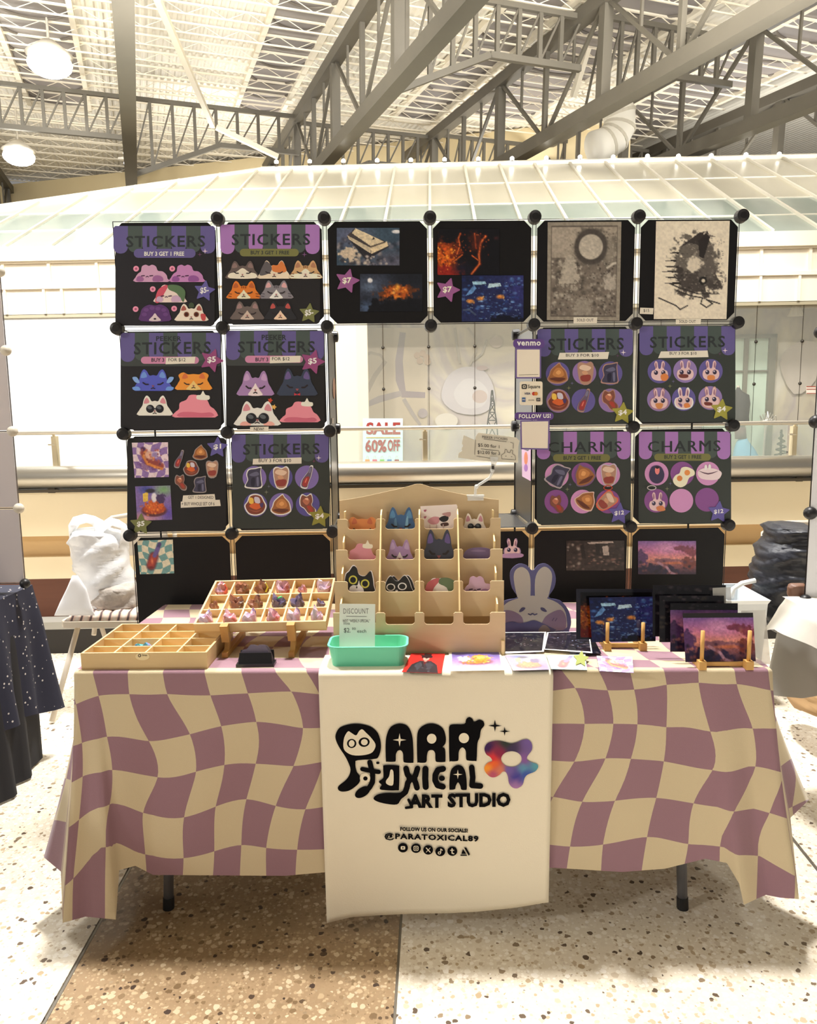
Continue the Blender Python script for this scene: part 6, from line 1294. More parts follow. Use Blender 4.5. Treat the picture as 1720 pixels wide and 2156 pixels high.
for n_, (k, lip, notch, xa, xb) in enumerate(tiers):
    hl, hn = rz(lip, k), rz(notch, k); x0, x1 = rxw(xa, k, lip), rxw(xb, k, lip); zb = 0 if k == 0 else rz(notch+52, k)
    dv = [rxw(d, k, lip) for d in (722, 801, 883, 965, 1042)]; prof = [(x0, zb), (x0, hl)]
    for a, b in zip(dv[:-1], dv[1:]):
        m = .0135; r = .009; a2, b2 = a+m, b-m
        prof += [(a2-.004, hl), (a2, hl-.004)]+[(a2+r-r*math.cos(t), hn+r-r*math.sin(t)) for t in np.linspace(0, math.pi/2, 5)]+[(b2-r+r*math.sin(t), hn+r-r*math.cos(t)) for t in np.linspace(0, math.pi/2, 5)]+[(b2, hl-.004), (b2+.004, hl)]
    prof += [(x1, hl), (x1, zb)]
    MB().prism([rc(x, STEP*k, z) for x, z in prof][::-1], ry*T_).obj('tier_board', RKM, rack)
# gabled back board
kb = 4; bx = lambda x, y: ((hit(x, y, rc(0, STEP*kb, 0), ry)-ra).dot(rx), hit(x, y, rc(0, STEP*kb, 0), ry).z-TT)
g = [bx(714, 1054), bx(730, 1052), bx(765, 1046), bx(810, 1036), bx(845, 1028), bx(866, 1022), bx(876, 1019), bx(886, 1019), bx(896, 1022), bx(915, 1028), bx(950, 1036), bx(990, 1044), bx(1030, 1050), bx(1050, 1052)]
MB().prism([rc(x, STEP*kb, z) for x, z in [(g[-1][0], 0)]+g[::-1]+[(g[0][0], 0)]], ry*T_).obj('back_board', RKM, rack)
# dividers: slanted front edge, higher at the back
for q, px in enumerate((722, 801, 883, 965, 1042)):
    outer = q in (0, 4); x = rxw(px, 2, 1157); f = .012 if outer else -.004; up = .02 if outer else .024
    pr = [(.19, 0), (.19, rz(1071, 4)), (STEP*3.55+f, rz(1071, 4)), (STEP*3+f, zl[0]-.0+.012), (STEP*2+f, zl[1]+.012), (STEP*1+f, zl[2]+.012), (.012 if outer else .008, zl[3]+.004), (.012 if outer else .008, 0)]
    if outer: pr = [(.19, 0), (.19, zl[0]+.02)]+[p for k, zz in ((3, zl[0]), (2, zl[1]), (1, zl[2]), (0, zl[3])) for p in ((STEP*k+.014, zz+.02), (STEP*k+.010, zz-.04))]+[(.010, 0)]
    MB().prism([rc(x-.002, y, z) for y, z in pr], rx*.004).obj('divider', RKE, rack)
MB().obox(rc(rxw(1058, 0, 1360), -.004, .022), (rx, ry, UP), (.004, .01, .022)).obj('foot', RKE, rack)
MB().obox(rc(RW/2, .1, .002), (rx, ry, UP), (RW/2-.012, .088, .002)).obj('base_board', RKM, rack)
def slot(k): return Plane(rc(RW/2, STEP*k+.018, .2), rx, (UP+ry*.04).normalized())
RG = 'peeking animal stickers in the wooden rack'
kw = dict(plane=slot(3), out=0, gain=1.0, group=RG)
cat_face((730, 1086, 795, 1130), (220, 140, 84), (200, 110, 76), None, 'orange bear sticker in the top tier of the wooden rack', ear='round', **kw)
cat_face((809, 1068, 879, 1126), (70, 104, 150), (98, 146, 190), None, 'blue crinkled cat sticker in the top tier of the wooden rack', patch=[([(.3, .5), (.36, .4), (.4, .9), (.32, .9)], (98, 140, 180)), ([(.66, .4), (.72, .36), (.7, .9), (.62, .9)], (130, 176, 208))], **kw)
q = Art(slot(3).shift(.004), 0).solid([(885, 1066), (961, 1062), (963, 1066), (960, 1120), (888, 1122)], (246, 232, 228), .0008)
for pts, c in (([(900, 1096), (912, 1088), (926, 1090), (922, 1102), (908, 1104)], (214, 150, 160)), ([(924, 1092), (934, 1086), (944, 1088), (942, 1096), (932, 1099)], (44, 40, 44)), ([(928, 1102), (942, 1100), (944, 1106), (930, 1108)], (86, 60, 56)), ([(930, 1082), (948, 1078), (946, 1088)], (196, 150, 150)), ([(892, 1074), (898, 1073), (895, 1078)], (180, 100, 120)), ([(892, 1088), (898, 1087), (895, 1092)], (180, 100, 120))): q.poly(smooth(pts, 3), c)
for k in range(4): q.poly([(890+k*14, 1104), (892+k*14, 1104), (892+k*14, 1118), (890+k*14, 1118)], (216, 190, 186))
tag(q.obj('sticker_sheet', m=GLOSS), 'white sticker sheet with pink and black spots in the top tier', 'sticker', RG)
cat_face((972, 1081, 1025, 1124), (238, 226, 214), (206, 146, 158), None, 'white cat sticker in round glasses in the top tier', glasses=.64, **kw)
kw = dict(plane=slot(2), out=0, gain=1.0, group=RG)
plain_cloud((729, 1140, 793, 1188), (220, 146, 160), (196, 110, 132), 'pink cloud-shaped cupcake sticker in the second tier', **kw)
cat_face((812, 1136, 871, 1188), (166, 134, 178), (190, 160, 200), (226, 212, 214), 'lavender cat sticker in the second tier', **kw)
cat_face((888, 1115, 960, 1188), (64, 66, 82), (104, 88, 142), None, 'slate cat sticker with violet ears in the second tier', bow=(190, 60, 76), **kw)
s = St('sticker', 'plain dusky purple rounded sticker in the second tier', plane=slot(2), out=0, gain=1.0, group=RG); s['a'].solid(smooth([(977, 1190), (976, 1168), (984, 1157), (1000, 1153), (1020, 1153), (1034, 1158), (1037, 1172), (1036, 1190)], 3), (112, 92, 128), .0008); s['a'].poly(smooth([(990, 1160), (1006, 1157), (1024, 1160), (1006, 1162)], 3), (138, 116, 150)); done(s)
kw = dict(plane=slot(1), out=0, gain=1.0, group=RG)
s = St('sticker', 'tilted black and white cat sticker with yellow-ringed eyes in the third tier', **{k: v for k, v in kw.items()}); a = s['a']; f = lambda L: [(690+x*.2267, 1010+y*.2267) for x, y in L]
o = smooth(f([(165, 1080), (160, 960), (170, 880), (200, 850), (235, 802), (270, 820), (290, 880), (345, 895), (395, 848), (415, 900), (425, 980), (425, 1080)]), 3); cx, cy = 756, 1225
a.solid([(cx+(x-cx)*1.06, cy+(y-cy)*1.06) for x, y in o], (238, 228, 230), .0005); a.poly(o, (28, 27, 30))
for x, y in ((235, 930), (347, 965)): a.poly(ell(*f([(x, y)])[0], 9.2, 9.4, 18), (214, 204, 84)); a.poly(ell(*f([(x, y)])[0], 6.2, 6.4, 16), (20, 20, 22))
a.poly(smooth(f([(290, 935), (300, 975), (330, 1010), (325, 1050), (215, 1050), (202, 1005), (235, 978), (275, 980)]), 3), (240, 232, 234)); a.poly(ell(*f([(270, 998)])[0], 1.6, 2.6, 8), (60, 50, 54)); done(s)
for dx, lab, pl in ((7, 'second black cat sticker standing behind its twin in the third tier', slot(1).shift(-.005)), (0, 'black cat sticker with white-ringed eyes in the third tier', slot(1))):
    s = St('sticker', lab, plane=pl, out=0, gain=1.0, group=RG); a = s['a']; o = smooth(f([(535+dx*4, 1080), (535+dx*4, 1000), (548+dx*4, 940), (585+dx*4, 895), (625+dx*4, 935), (660+dx*4, 938), (710+dx*4, 890), (750+dx*4, 930), (775+dx*4, 1000), (790+dx*4, 1080)]), 3); cx, cy = 841+dx, 1230
    a.solid([(cx+(x-cx)*1.05, cy+(y-cy)*1.08) for x, y in o], (238, 230, 232), .0005); a.poly(o, (28, 27, 30))
    if dx == 0:
        for x, y in ((585, 998), (692, 990)): a.poly(ell(*f([(x, y)])[0], 9.5, 8, 18), (240, 234, 234)); a.poly(ell(*f([(x, y)])[0], 7, 5.8, 16), (24, 24, 26))
        a.poly(ell(*f([(640, 1030)])[0], 3, 2, 8), (240, 234, 234))
    done(s)
bunny_cloud((894, 1216, 960, 1258), (232, 222, 216), (210, 190, 200), 'strawberry and leaf bunny sticker in the third tier', face=False, top=[([(.0, 1), (.02, .55), (.12, .22), (.36, .04), (.5, .12), (.3, .5), (.18, .98)], (196, 98, 104)), ([(.46, .3), (.48, .06), (.64, .0), (.84, .06), (1, .3), (1, .8), (.84, .98), (.7, .5)], (98, 116, 84))], **kw)
bunny_cloud((976, 1212, 1041, 1256), (200, 164, 188), (156, 116, 152), 'dusty pink cloud bunny sticker in the third tier', **kw)

# mint bin and the discount card standing in it
m0, m1 = top(700, 1407), top(849, 1406); mx_ = (m1-m0); MW = mx_.length; mx_.normalize(); my_ = UP.cross(mx_)
MINT = mat('mint_plastic', (112, 214, 178), .38)
def rring(w, d, r, z, cx, cy, n=6):
    out = []
    for sx, sy, a in ((1, 1, 0), (-1, 1, 90), (-1, -1, 180), (1, -1, 270)):
        out += [m0+mx_*(cx+sx*(w/2-r)+r*math.cos(math.radians(a+k*90/n)))+my_*(cy+sy*(d/2-r)+r*math.sin(math.radians(a+k*90/n)))+UP*z for k in range(n+1)]
    return out
Hm, Dm = .062, .085
prof = [(-.012, .0, .010), (0, .0, .0), (.0, .0, .002), (.011, .0, Hm-.004), (.0145, 0, Hm-.003), (.0145, 0, Hm), (.009, 0, Hm), (.009, 0, Hm-.003), (-.002, 0, .004)]
rings = [rring(MW+2*e, Dm+2*e-.0, .016+max(e, 0), z, MW/2, Dm/2) for e, _, z in ((0, 0, 0), (.004, 0, .02), (.010, 0, Hm-.004), (.014, 0, Hm-.003), (.014, 0, Hm), (.008, 0, Hm), (.007, 0, Hm-.004), (-.001, 0, .004))]
n_ = len(rings[0]); V = [v for r in rings for v in r]; F = [(i*n_+k, i*n_+(k+1) % n_, (i+1)*n_+(k+1) % n_, (i+1)*n_+k) for i in range(len(rings)-1) for k in range(n_)]+[tuple(range(n_))[::-1], tuple(range((len(rings)-1)*n_, len(rings)*n_))]
tag(mk('mint_bin', V, F, MINT, smooth=False), 'shallow mint green plastic bin in front of the wooden rack', 'bin')
DCP = Plane(hit(752, 1345, m0+my_*.05, my_), mx_, (UP+my_*.12).normalized())
q = Art(DCP, 0).solid([(715, 1271), (790, 1272), (789, 1388), (714, 1387)], (230, 232, 226), .0007)
dc = q.obj('discount_card'); tag(dc, 'white hand-lettered DISCOUNT card standing in the mint bin', 'card')
q = Art(DCP, .001); q.text('DISCOUNT', 723, 1281, 776, 1292, (96, 92, 96), -.004, space=1.1); q.poly([(729, 1297), (772, 1297.6), (772, 1298.6), (729, 1298)], (96, 92, 96)); q.text('NOT “WEEKLY-SPECIAL”', 722, 1304, 779, 1310, (70, 66, 70), .0); q.text('STICKER', 723, 1311, 737, 1315, (70, 66, 70), .0); q.text('$2.', 724, 1322, 738, 1333, (84, 80, 84), -.002); q.text('00', 741, 1321, 749, 1326, (84, 80, 84), 0); q.text('each', 752, 1325, 771, 1332, (84, 80, 84), -.002); q.obj('handwriting', dc)

# ticket-shaped price sign on a clear clip arm
KP = Plane(rc(RW*.85, STEP*4, .4), rx, UP)
q = Art(KP, .004).solid([(976, 916), (996, 925), (1000, 926), (1002, 917), (1007, 911), (1087, 921), (1093, 928), (1091, 940), (1090, 974), (1030, 971), (1002, 969), (964, 963), (966, 953), (973, 949), (971, 945), (975, 938), (972, 934)], (222, 216, 200), .0014)
tk_ = q.obj('price_ticket'); tag(tk_, 'cream ticket-shaped price sign held up by a clear clip arm above the rack', 'sign')
q = Art(KP, .0062); q.text('PEEKER STICKERS', 1015, 917, 1068, 922, (60, 54, 52), .002, dy=5); q.polys(stroke([(1018, 924), (1066, 930)], .9, 4)[:1]+stroke([(1001, 926), (999, 957)], .8, 4)[:1]+stroke([(1003, 960), (1040, 966)], .8, 4)[:1]+stroke([(1012, 945), (1050, 949)], .9, 4)[:1]+stroke([(1074, 931), (1080, 933), (1080, 944)], .8, 4)[:2], (70, 64, 60))
q.text('$5.00 for 1', 1006, 933, 1051, 941, (60, 54, 52), .002, dy=4); q.text('$12.00 for 3', 1005, 948, 1052, 956, (60, 54, 52), .002, dy=3)
q.polys([o for o in stroke([(1056, 966), (1055, 958), (1062, 953), (1063, 946), (1066, 946), (1068, 952), (1073, 953), (1075, 947), (1079, 948), (1078, 955), (1084, 959), (1085, 968), (1056, 966)], .9, 4) if len(o) == 4]+stroke([(1063, 960), (1066, 960)], .9, 4)[:1]+stroke([(1075, 961), (1078, 961)], .9, 4)[:1], (70, 64, 60)); q.obj('handwriting', tk_)
CLR = mat('clear_plastic', (236, 238, 236), .12, alpha=.5)
kp = lambda x, y, o=.008: KP.at(x, y)+KP.n*o
T = thing('clip_stand', 'clear plastic clip arm on the rack back board, holding the price ticket', 'clip', kp(1001, 1047))
MB().tube([kp(1036, 984), kp(1037, 992), kp(1030, 1006), kp(1008, 1020), kp(1001, 1026), kp(1000, 1042)], .0042, 8).obj('arm', CLR, T, True)
b_ = MB()
for x, y in ((1036, 990), (1003, 1024)): b_.ball(kp(x, y), .007, 10, 6)
b_.obj('ball_joint', CLR, T, True)
MB().prism([kp(1031, 961, .009), kp(1049, 962, .009), kp(1043, 980, .009), kp(1034, 980, .009)], KP.n*.005).obj('clip_jaw', CLR, T); MB().obox(kp(1037, 982), (rx, ry, UP), (.004, .005, .008)).obj('spring', mat('dark_spring', (70, 66, 64), .4, .5), T)
MB().obox(kp(1001, 1044, -.002), (rx, ry, UP), (.026, .012, .0025)).obox(kp(1001, 1049, .008), (rx, ry, UP), (.024, .002, .006)).obox(kp(1001, 1049, -.013), (rx, ry, UP), (.024, .002, .006)).obj('clamp_base', CLR, T)

# ---------------------------------------------------------------- prints lying on the cloth
TPL = Plane(Vector((0, 2.2, TZ+.0118)), tu, tb)
FPG = 'small prints laid flat at the front of the table'
flat_print('flat_print', 'red print of a dark-suited man lying by the mint bin', TPL, [(866, 1376), (937, 1377), (929, 1419), (846, 1416)], img_man(), out=.0008, group=FPG)
flat_print('flat_print', 'white-edged print of golden pancakes on violet', TPL, [(951, 1374), (1050, 1373), (1056, 1405), (952, 1407)], img_pancake(), out=.0008, big=[(944, 1371), (1053, 1371), (1062, 1412), (949, 1414)], border=(0, (246, 240, 232)), group=FPG)
flat_print('flat_print', 'print of a noodle bowl on pale violet, lying beside the pancake print', TPL, [(1063, 1381), (1146, 1381), (1156, 1411), (1080, 1413)], img_bowl()*.6+110, out=.0008, group=FPG)
flat_print('flat_print', 'print of a red soda bottle on aqua checks lying flat', TPL, [(1150, 1382), (1232, 1380), (1236, 1413), (1160, 1411)], img_soda()*.6+110, out=.0022, group=FPG)
flat_print('flat_print', 'print of a hot-dog dachshund on lilac checks lying flat at the right', TPL, [(1256, 1382), (1331, 1384), (1334, 1418), (1262, 1414)], img_dog()*.7+80, out=.0008, group=FPG)
q = Art(TPL, .005).solid(star(1223, 1391, 18, .1), (152, 160, 88), .0006); tag(q.obj('price_star_card'), 'olive star card lying on the soda bottle print', 'price card')
DPG = 'dark prints lying behind the small prints'
flat_print('dark_print', 'dark rocky print with white edge lying nearest the wooden rack', TPL, [(1063, 1333), (1146, 1333), (1141, 1371), (1062, 1373)], img_dark(31, (64, 66, 54), (170, 150, 150)), out=.0008, gain=1.7, big=[(1060, 1332), (1150, 1331), (1145, 1373), (1060, 1377)], border=(0, (226, 218, 214)), group=DPG, m=SLEEVE)  # gain also paints bluish-grey sleeve glare into the picture's colours
flat_print('dark_print', 'dark print with pale blue glow lying between the other two dark prints', TPL, [(1155, 1334), (1238, 1332), (1244, 1374), (1147, 1368)], img_dark(33, (52, 54, 70), (150, 160, 190)), out=.0022, gain=1.7, big=[(1152, 1333), (1240, 1331), (1247, 1377), (1143, 1369)], border=(0, (226, 218, 214)), group=DPG, m=SLEEVE)  # lifted the same way, glare included in the colours
flat_print('dark_print', 'dark print half under another, lying by the blue village print', TPL, [(1190, 1338), (1246, 1337), (1266, 1377), (1200, 1378)], img_dark(35, (40, 40, 48), (110, 110, 120)), out=.0008, group=DPG, m=SLEEVE)

# bunny standee
b0 = top(1130, 1330); BP = Plane(b0+UP*.06, tu, (UP+tb*.06).normalized())
Bt = lambda L: [(1040+x*.3488, 1100+y*.3488) for x, y in L]
O_ = [(95, 320), (108, 278), (150, 249), (198, 258), (232, 290), (266, 256), (310, 248), (353, 278), (372, 335), (362, 395), (330, 452), (398, 470), (448, 528), (465, 600), (452, 650), (435, 664), (232, 668), (30, 664), (12, 650), (0, 600), (16, 528), (66, 470), (140, 452), (108, 395)]
q = Art(BP, 0, gain=1.15).solid(smooth(Bt(O_), 3), (106, 106, 158), .003)
WB = (206, 200, 196)
st_ = q.obj('bunny_standee', m=PRINT); tag(st_, 'white and periwinkle bunny cutout standee beside the wooden rack', 'standee')
q = Art(BP, .0034, gain=1.15)
q.poly(smooth(Bt([(118, 325), (132, 284), (168, 268), (204, 292), (219, 345), (219, 440), (214, 468), (150, 462), (128, 400)]), 3), WB); q.poly(smooth(Bt([(350, 325), (336, 284), (302, 266), (266, 292), (247, 345), (246, 440), (250, 468), (315, 462), (338, 400)]), 3), WB)
q.poly(smooth(Bt([(30, 560), (60, 500), (110, 468), (232, 440), (355, 470), (420, 520), (438, 590), (420, 645), (232, 655), (40, 645)]), 3), WB)
for L in ([(30, 560), (60, 530), (110, 532), (160, 560), (176, 600), (160, 650), (40, 648)], [(290, 640), (300, 580), (340, 545), (400, 525), (430, 560), (434, 610), (415, 648)]): q.poly(smooth(Bt(L), 3), (150, 128, 160))
for L in ([(150, 534), (168, 512), (188, 514), (180, 528), (160, 540)], [(318, 534), (300, 514), (280, 512), (284, 528), (306, 538)]): q.poly(smooth(Bt(L), 3), (92, 88, 128))
q.polys(stroke(Bt([(206, 550), (220, 556), (231, 548), (243, 556), (258, 550)]), 2.4), (92, 88, 128)); q.poly(Bt([(222, 545), (240, 545), (231, 553)]), (92, 88, 128))
q.poly(smooth(Bt([(36, 655), (60, 610), (110, 595), (150, 606), (190, 600), (240, 588), (290, 605), (330, 625), (360, 655)]), 3), (96, 92, 140)); q.poly(smooth(Bt([(268, 655), (280, 628), (300, 615), (325, 628), (335, 655)]), 3), (140, 124, 130))
for L in ([(350, 590), (360, 575)], [(368, 592), (378, 577)]): q.polys(stroke(Bt(L), 1.6), (112, 92, 130))
q.obj('printed_face', st_)
MB().bar(BP.at(1130, 1300, -.002), BP.at(1130, 1328, -.002)+tb*.06, .02, .003).obj('prop', mat('standee_prop', (150, 140, 150), .6), st_)

# ---------------------------------------------------------------- prints on little dowel stands
PEG = mat('dowel_wood', (212, 166, 96), .5, noise=((60, 60, 8), (198, 150, 82)))
def dowel_stand(label, pegs, ytop, base_y):
    P = [top(x, base_y) for x in pegs]; T = thing('print_stand', label, 'stand', (P[0]+P[1])/2)
    for p, x in zip(P, pegs):
        c = p+tb*.012; MB().obox(c+UP*.011, (tu, tb, UP), (.0095, .012, .011)).obox(c+UP*.006+tb*.05, (tu, tb, UP), (.0075, .05, .006)).obj('foot_block', PEG, T)
        h = hit(x, ytop, c, tb).z; MB().cyl(c+UP*.02, Vector((c.x, c.y, h)), .0052, 10).obj('peg', PEG, T, True)
        MB().cyl(c+tb*.085+UP*.01, c+tb*.1+UP*.12, .0045, 8).obj('back_peg', PEG, T)
    MB().bar(P[0]+tb*.03+UP*.008, P[1]+tb*.03+UP*.008, .012, .01).obj('cross_bar', PEG, T)
    return P[0]
s1 = dowel_stand('wooden dowel stand holding the blue village print', (1280, 1355), 1311, 1371)
s2 = dowel_stand('wooden dowel stand holding the mountain sunset prints', (1480, 1579), 1328, 1411)
def leanp(p, back, lean=.14): return Plane(p+tb*(back)+UP*.016, tu, (UP+tb*lean).normalized())
LPG = 'sleeved prints leaning on the dowel stands'
flat_print('sleeved_print', 'dark red print in a clear sleeve behind the blue village print', leanp(s1, .05), R4(1222, 1247, 1372, 1342), img_fire()*.7+8, out=0, big=R4(1213, 1240, 1376, 1346), border=(0, (38, 38, 48)), group=LPG, m=SLEEVE)
flat_print('sleeved_print', 'blue night village print in a sleeve on the left dowel stand', leanp(s1, .028), [(1240, 1258), (1381, 1256), (1380, 1350), (1246, 1352)], img_village(), out=0, group=LPG, m=SLEEVE)
for k, (bk_, bx_, im, lab) in enumerate(((.105, (1374, 1232, 1528, 1340), img_dark(41, (60, 58, 60), (150, 146, 140)), 'dark sleeved print farthest back on the right dowel stand'), (.085, (1388, 1254, 1524, 1352), img_dark(43, (74, 66, 56), (190, 180, 150)), 'dark bronze sleeved print, second from the back on the right dowel stand'),
        (.062, (1411, 1270, 1553, 1372), np.concatenate([img_dark(45)[:12]*.8, img_sunset(.8)[:, :96]]), 'violet sleeved print with dark top edge, just behind the front sunset print'))):
    x0, y0, x1, y1 = bx_; flat_print('sleeved_print', lab, leanp(s2, bk_), R4(x0, y0, x1, y1), im, out=0, group=LPG, m=SLEEVE)
ims = np.concatenate([np.ones((8, 112, 3))*np.array((44, 42, 44.)), img_sunset(1.0)])
flat_print('sleeved_print', 'pink mountain sunset print in a glossy sleeve, front of the right dowel stand', leanp(s2, .03), [(1437, 1291), (1585, 1290), (1591, 1392), (1443, 1394)], ims, out=0, group=LPG, m=SLEEVE)
# clear backing sleeves that stick out to the right
SLV = mat('clear_sleeve', (226, 224, 218), .1, alpha=.42)
lp = leanp(s2, .05)
q = [lp.at(*p) for p in ((1560, 1286), (1611, 1284), (1622, 1398), (1570, 1398))]; tag(MB().prism(q, lp.n*.001).obj('clear_sleeve', SLV), 'empty clear plastic sleeve sticking out right of the sunset print', 'sleeve')
lp = leanp(s2, .095)
q = [lp.at(*p) for p in ((1500, 1238), (1538, 1236), (1544, 1350), (1506, 1352))]; tag(MB().prism(q, lp.n*.001).obj('clear_sleeve', SLV), 'clear plastic sleeve edge beside the rearmost dark print', 'sleeve')

# ================================================================ neighbours
WPAN = mat('white_plastic_sheet', (214, 206, 208), .45); WBALL = mat('ivory_connector', (214, 206, 190), .45)
# left: white grid display on a navy table
lv = thing('white_grid_display', 'white cube-grid display with ivory connectors at the left edge', 'display stand', (-1.75, 3.0, .76))
LY = 2.9
def lpt(px, py): return on_y(px, py, LY)
zs = [lpt(30, y).z for y in (572, 738, 908, 1070, 1228)]; xr = sum(lpt(x, y).x for x, y in ((1, 572), (14, 738), (24, 908), (36, 1070), (47, 1225)))/5
for zt, zb in zip([zs[0]+.34]+zs[:-1], zs):
    for x1_ in (xr, xr-.36):
        MB().prism([Vector((x, LY, z)) for x, z in ((x1_-.012, zt-.004), (x1_-.34, zt-.004), (x1_-.352, zt-.016), (x1_-.352, zb+.016), (x1_-.34, zb+.004), (x1_-.012, zb+.004), (x1_, zb+.016), (x1_, zt-.016))], (0, .002, 0)).obj('panel', WPAN, lv)
    MB().tube([(xr+.004, LY, zt), (xr-.354, LY, zt), (xr-.354, LY, zb), (xr+.004, LY, zb)], .003, 6, True).obj('wire_frame', mat('grey_wire', (120, 112, 112), .35, .6), lv)
for k, z in enumerate(zs): MB().ball((xr+.006, LY-.006, z), .02, 14, 8).obj('connector', KNOB if k == 4 else WBALL, lv, True)
NAVY = bpy.data.materials.new('navy_dotted_cloth'); NAVY.use_nodes = True; nt = NAVY.node_tree; b = nt.nodes['Principled BSDF']; L = nt.links
tc = nt.nodes.new('ShaderNodeTexCoord'); v = nt.nodes.new('ShaderNodeTexVoronoi'); v.inputs['Scale'].default_value = 42; L.new(tc.outputs['Object'], v.inputs['Vector']); lt = nt.nodes.new('ShaderNodeMath'); lt.operation = 'LESS_THAN'; lt.inputs[1].default_value = .16; L.new(v.outputs['Distance'], lt.inputs[0])
mx = nt.nodes.new('ShaderNodeMix'); mx.data_type = 'RGBA'; L.new(lt.outputs[0], mx.inputs[0]); mx.inputs[6].default_value = lin((30, 32, 52))+(1,); mx.inputs[7].default_value = lin((196, 190, 186))+(1,); L.new(mx.outputs[2], b.inputs['Base Color']); b.inputs['Roughness'].default_value = .85
def drape(name, path, top_z, m, folds, parent=None, tops=None, lid=None):
    """cloth hanging from a polyline of table-edge points: path = (x, y, hem dx, hem dy, hem z)"""
    V = []; F = []; N = 18; pts = []
    for a, b_ in zip(path[:-1], path[1:]):
        n = max(2, int(math.dist(a[:2], b_[:2])/.03)+2)
        for k in range(n): t = k/n; pts.append(tuple(x+(y-x)*t for x, y in zip(a, b_)))
    pts.append(path[-1])
    for i, (x, y, dx, dy, hz) in enumerate(pts):
        for r in range(N+1):
            q = r/N; w = math.sin(i*folds)*.022*q; l = math.hypot(dx, dy) or 1; e = min(1, q*4)*.01/l
            V.append((x+dx*(q**1.2+e)+dx/l*w, y+dy*(q**1.2+e)+dy/l*w, top_z-(top_z-hz)*q-.012*(1-q)*0))
    n = len(pts)
    for i in range(n-1):
        for r in range(N): F.append((i*(N+1)+r, i*(N+1)+r+1, (i+1)*(N+1)+r+1, (i+1)*(N+1)+r))
    if lid:
        b0_ = len(V); V += lid; F.append(tuple(range(b0_, b0_+len(lid))))
    return mk(name, V, F, m, parent, smooth=True)
c0 = on_z(66, 1232, .745); NX0, NY1 = c0.x, c0.y
lt_ = thing('side_table', 'neighbouring table under black and navy cloths at the left edge', 'table', (NX0-.4, 2.0, 0))
MB().box(NX0-.75, NX0-.01, 1.15, NY1-.01, .70, .735).obj('tabletop', mat('grey_plastic_top', 0), lt_)
for x in (NX0-.68, NX0-.08):
    for y in (1.3, NY1-.12): MB().cyl((x, y, 0), (x, y, .7), .014, 10).obj('leg', LEGM, lt_)
o = drape('under_cloth', [(NX0-.75, NY1, 0, .03, .01), (NX0-.05, NY1, 0, .03, .01), (NX0, NY1-.02, .0, .0, .01), (NX0, NY1-.12, .0, 0, .01), (NX0, NY1-.4, .03, 0, .01), (NX0, 1.15, .03, 0, .01)], .738, mat('black_cloth', (26, 25, 30), .9), 1.1)
tag(o, 'plain black cloth hanging to the floor under the dotted navy cloth', 'tablecloth')
o = drape('dotted_cloth', [(NX0-.75, NY1+.004, 0, .04, .3), (NX0-.12, NY1+.004, 0, .05, .27), (NX0-.01, NY1+.004, .03, .05, .22), (NX0+.004, NY1, .05, .03, .205), (NX0+.004, NY1-.06, .03, 0, .22), (NX0+.004, NY1-.14, .012, 0, .25), (NX0+.004, NY1-.3, .03, 0, .27), (NX0+.004, NY1-.6, .02, 0, .28), (NX0+.004, 1.15, .03, 0, .28)], .746, NAVY, .9,
    lid=[(NX0-.75, NY1+.004, .746), (NX0-.75, 1.15, .746), (NX0+.004, 1.15, .746), (NX0+.004, NY1+.004, .746)])
tag(o, 'navy cloth with tiny pale dots draped over the left neighbouring table', 'tablecloth')
# right: white grid display on a white-clothed table
RY = 2.7
def rpt(px, py): return on_y(px, py, RY)
zs = [rpt(1700, y).z for y in (700, 888, 1080, 1264)]; xl = sum(rpt(x, y).x for x, y in ((1716, 888), (1704, 1080), (1693, 1264)))/3
rv = thing('white_grid_display', 'white cube-grid display with black connectors at the right edge', 'display stand', (xl+.2, RY, zs[-1]))
for zt, zb in zip(zs[:-1], zs[1:]):
    for x0_ in (xl, xl+.36):
        MB().prism([Vector((x, RY, z)) for x, z in ((x0_+.352, zt-.016), (x0_+.34, zt-.004), (x0_+.016, zt-.004), (x0_+.004, zt-.016), (x0_+.004, zb+.016), (x0_+.016, zb+.004), (x0_+.34, zb+.004), (x0_+.352, zb+.016))], (0, .002, 0)).obj('panel', mat('bright_white_sheet', (236, 236, 240), .4), rv)
    MB().tube([(xl, RY, zt), (xl+.357, RY, zt), (xl+.357, RY, zb), (xl, RY, zb)], .003, 6, True).obj('wire_frame', WIRE, rv)
for z in zs: MB().ball((xl, RY-.006, z), .0235, 14, 8).obj('connector', KNOB, rv, True)
w0 = on_z(1650, 1257, .745); RX0, RY1 = w0.x, w0.y
WCL = mat('white_tablecloth', (226, 222, 212), .8, bump=(6, .15, .02))
rt = thing('side_table', 'neighbouring table under white cloths at the right edge', 'table', (RX0+.4, 1.9, 0))
MB().box(RX0+.01, RX0+.75, 1.05, RY1-.01, .70, .735).obj('tabletop', mat('grey_plastic_top', 0), rt)
for x in (RX0+.32, RX0+.68):
    for y in (1.2, RY1-.3): MB().cyl((x, y, 0), (x, y, .7), .014, 10).obj('leg', LEGM, rt)
o = drape('under_cloth', [(RX0, 1.05, -.02, 0, .56), (RX0, RY1-.36, -.02, 0, .52), (RX0, RY1-.2, -.02, 0, .44), (RX0, RY1-.02, -.03, .01, .38), (RX0+.03, RY1, 0, .03, .38), (RX0+.75, RY1, 0, .03, .38)], .738, mat('shade_grey_cloth', (190, 190, 186), .8), .35)  # the grey stands for the shaded side of a white cloth
tag(o, 'white under cloth, its shade painted grey, on the right neighbouring table', 'tablecloth')
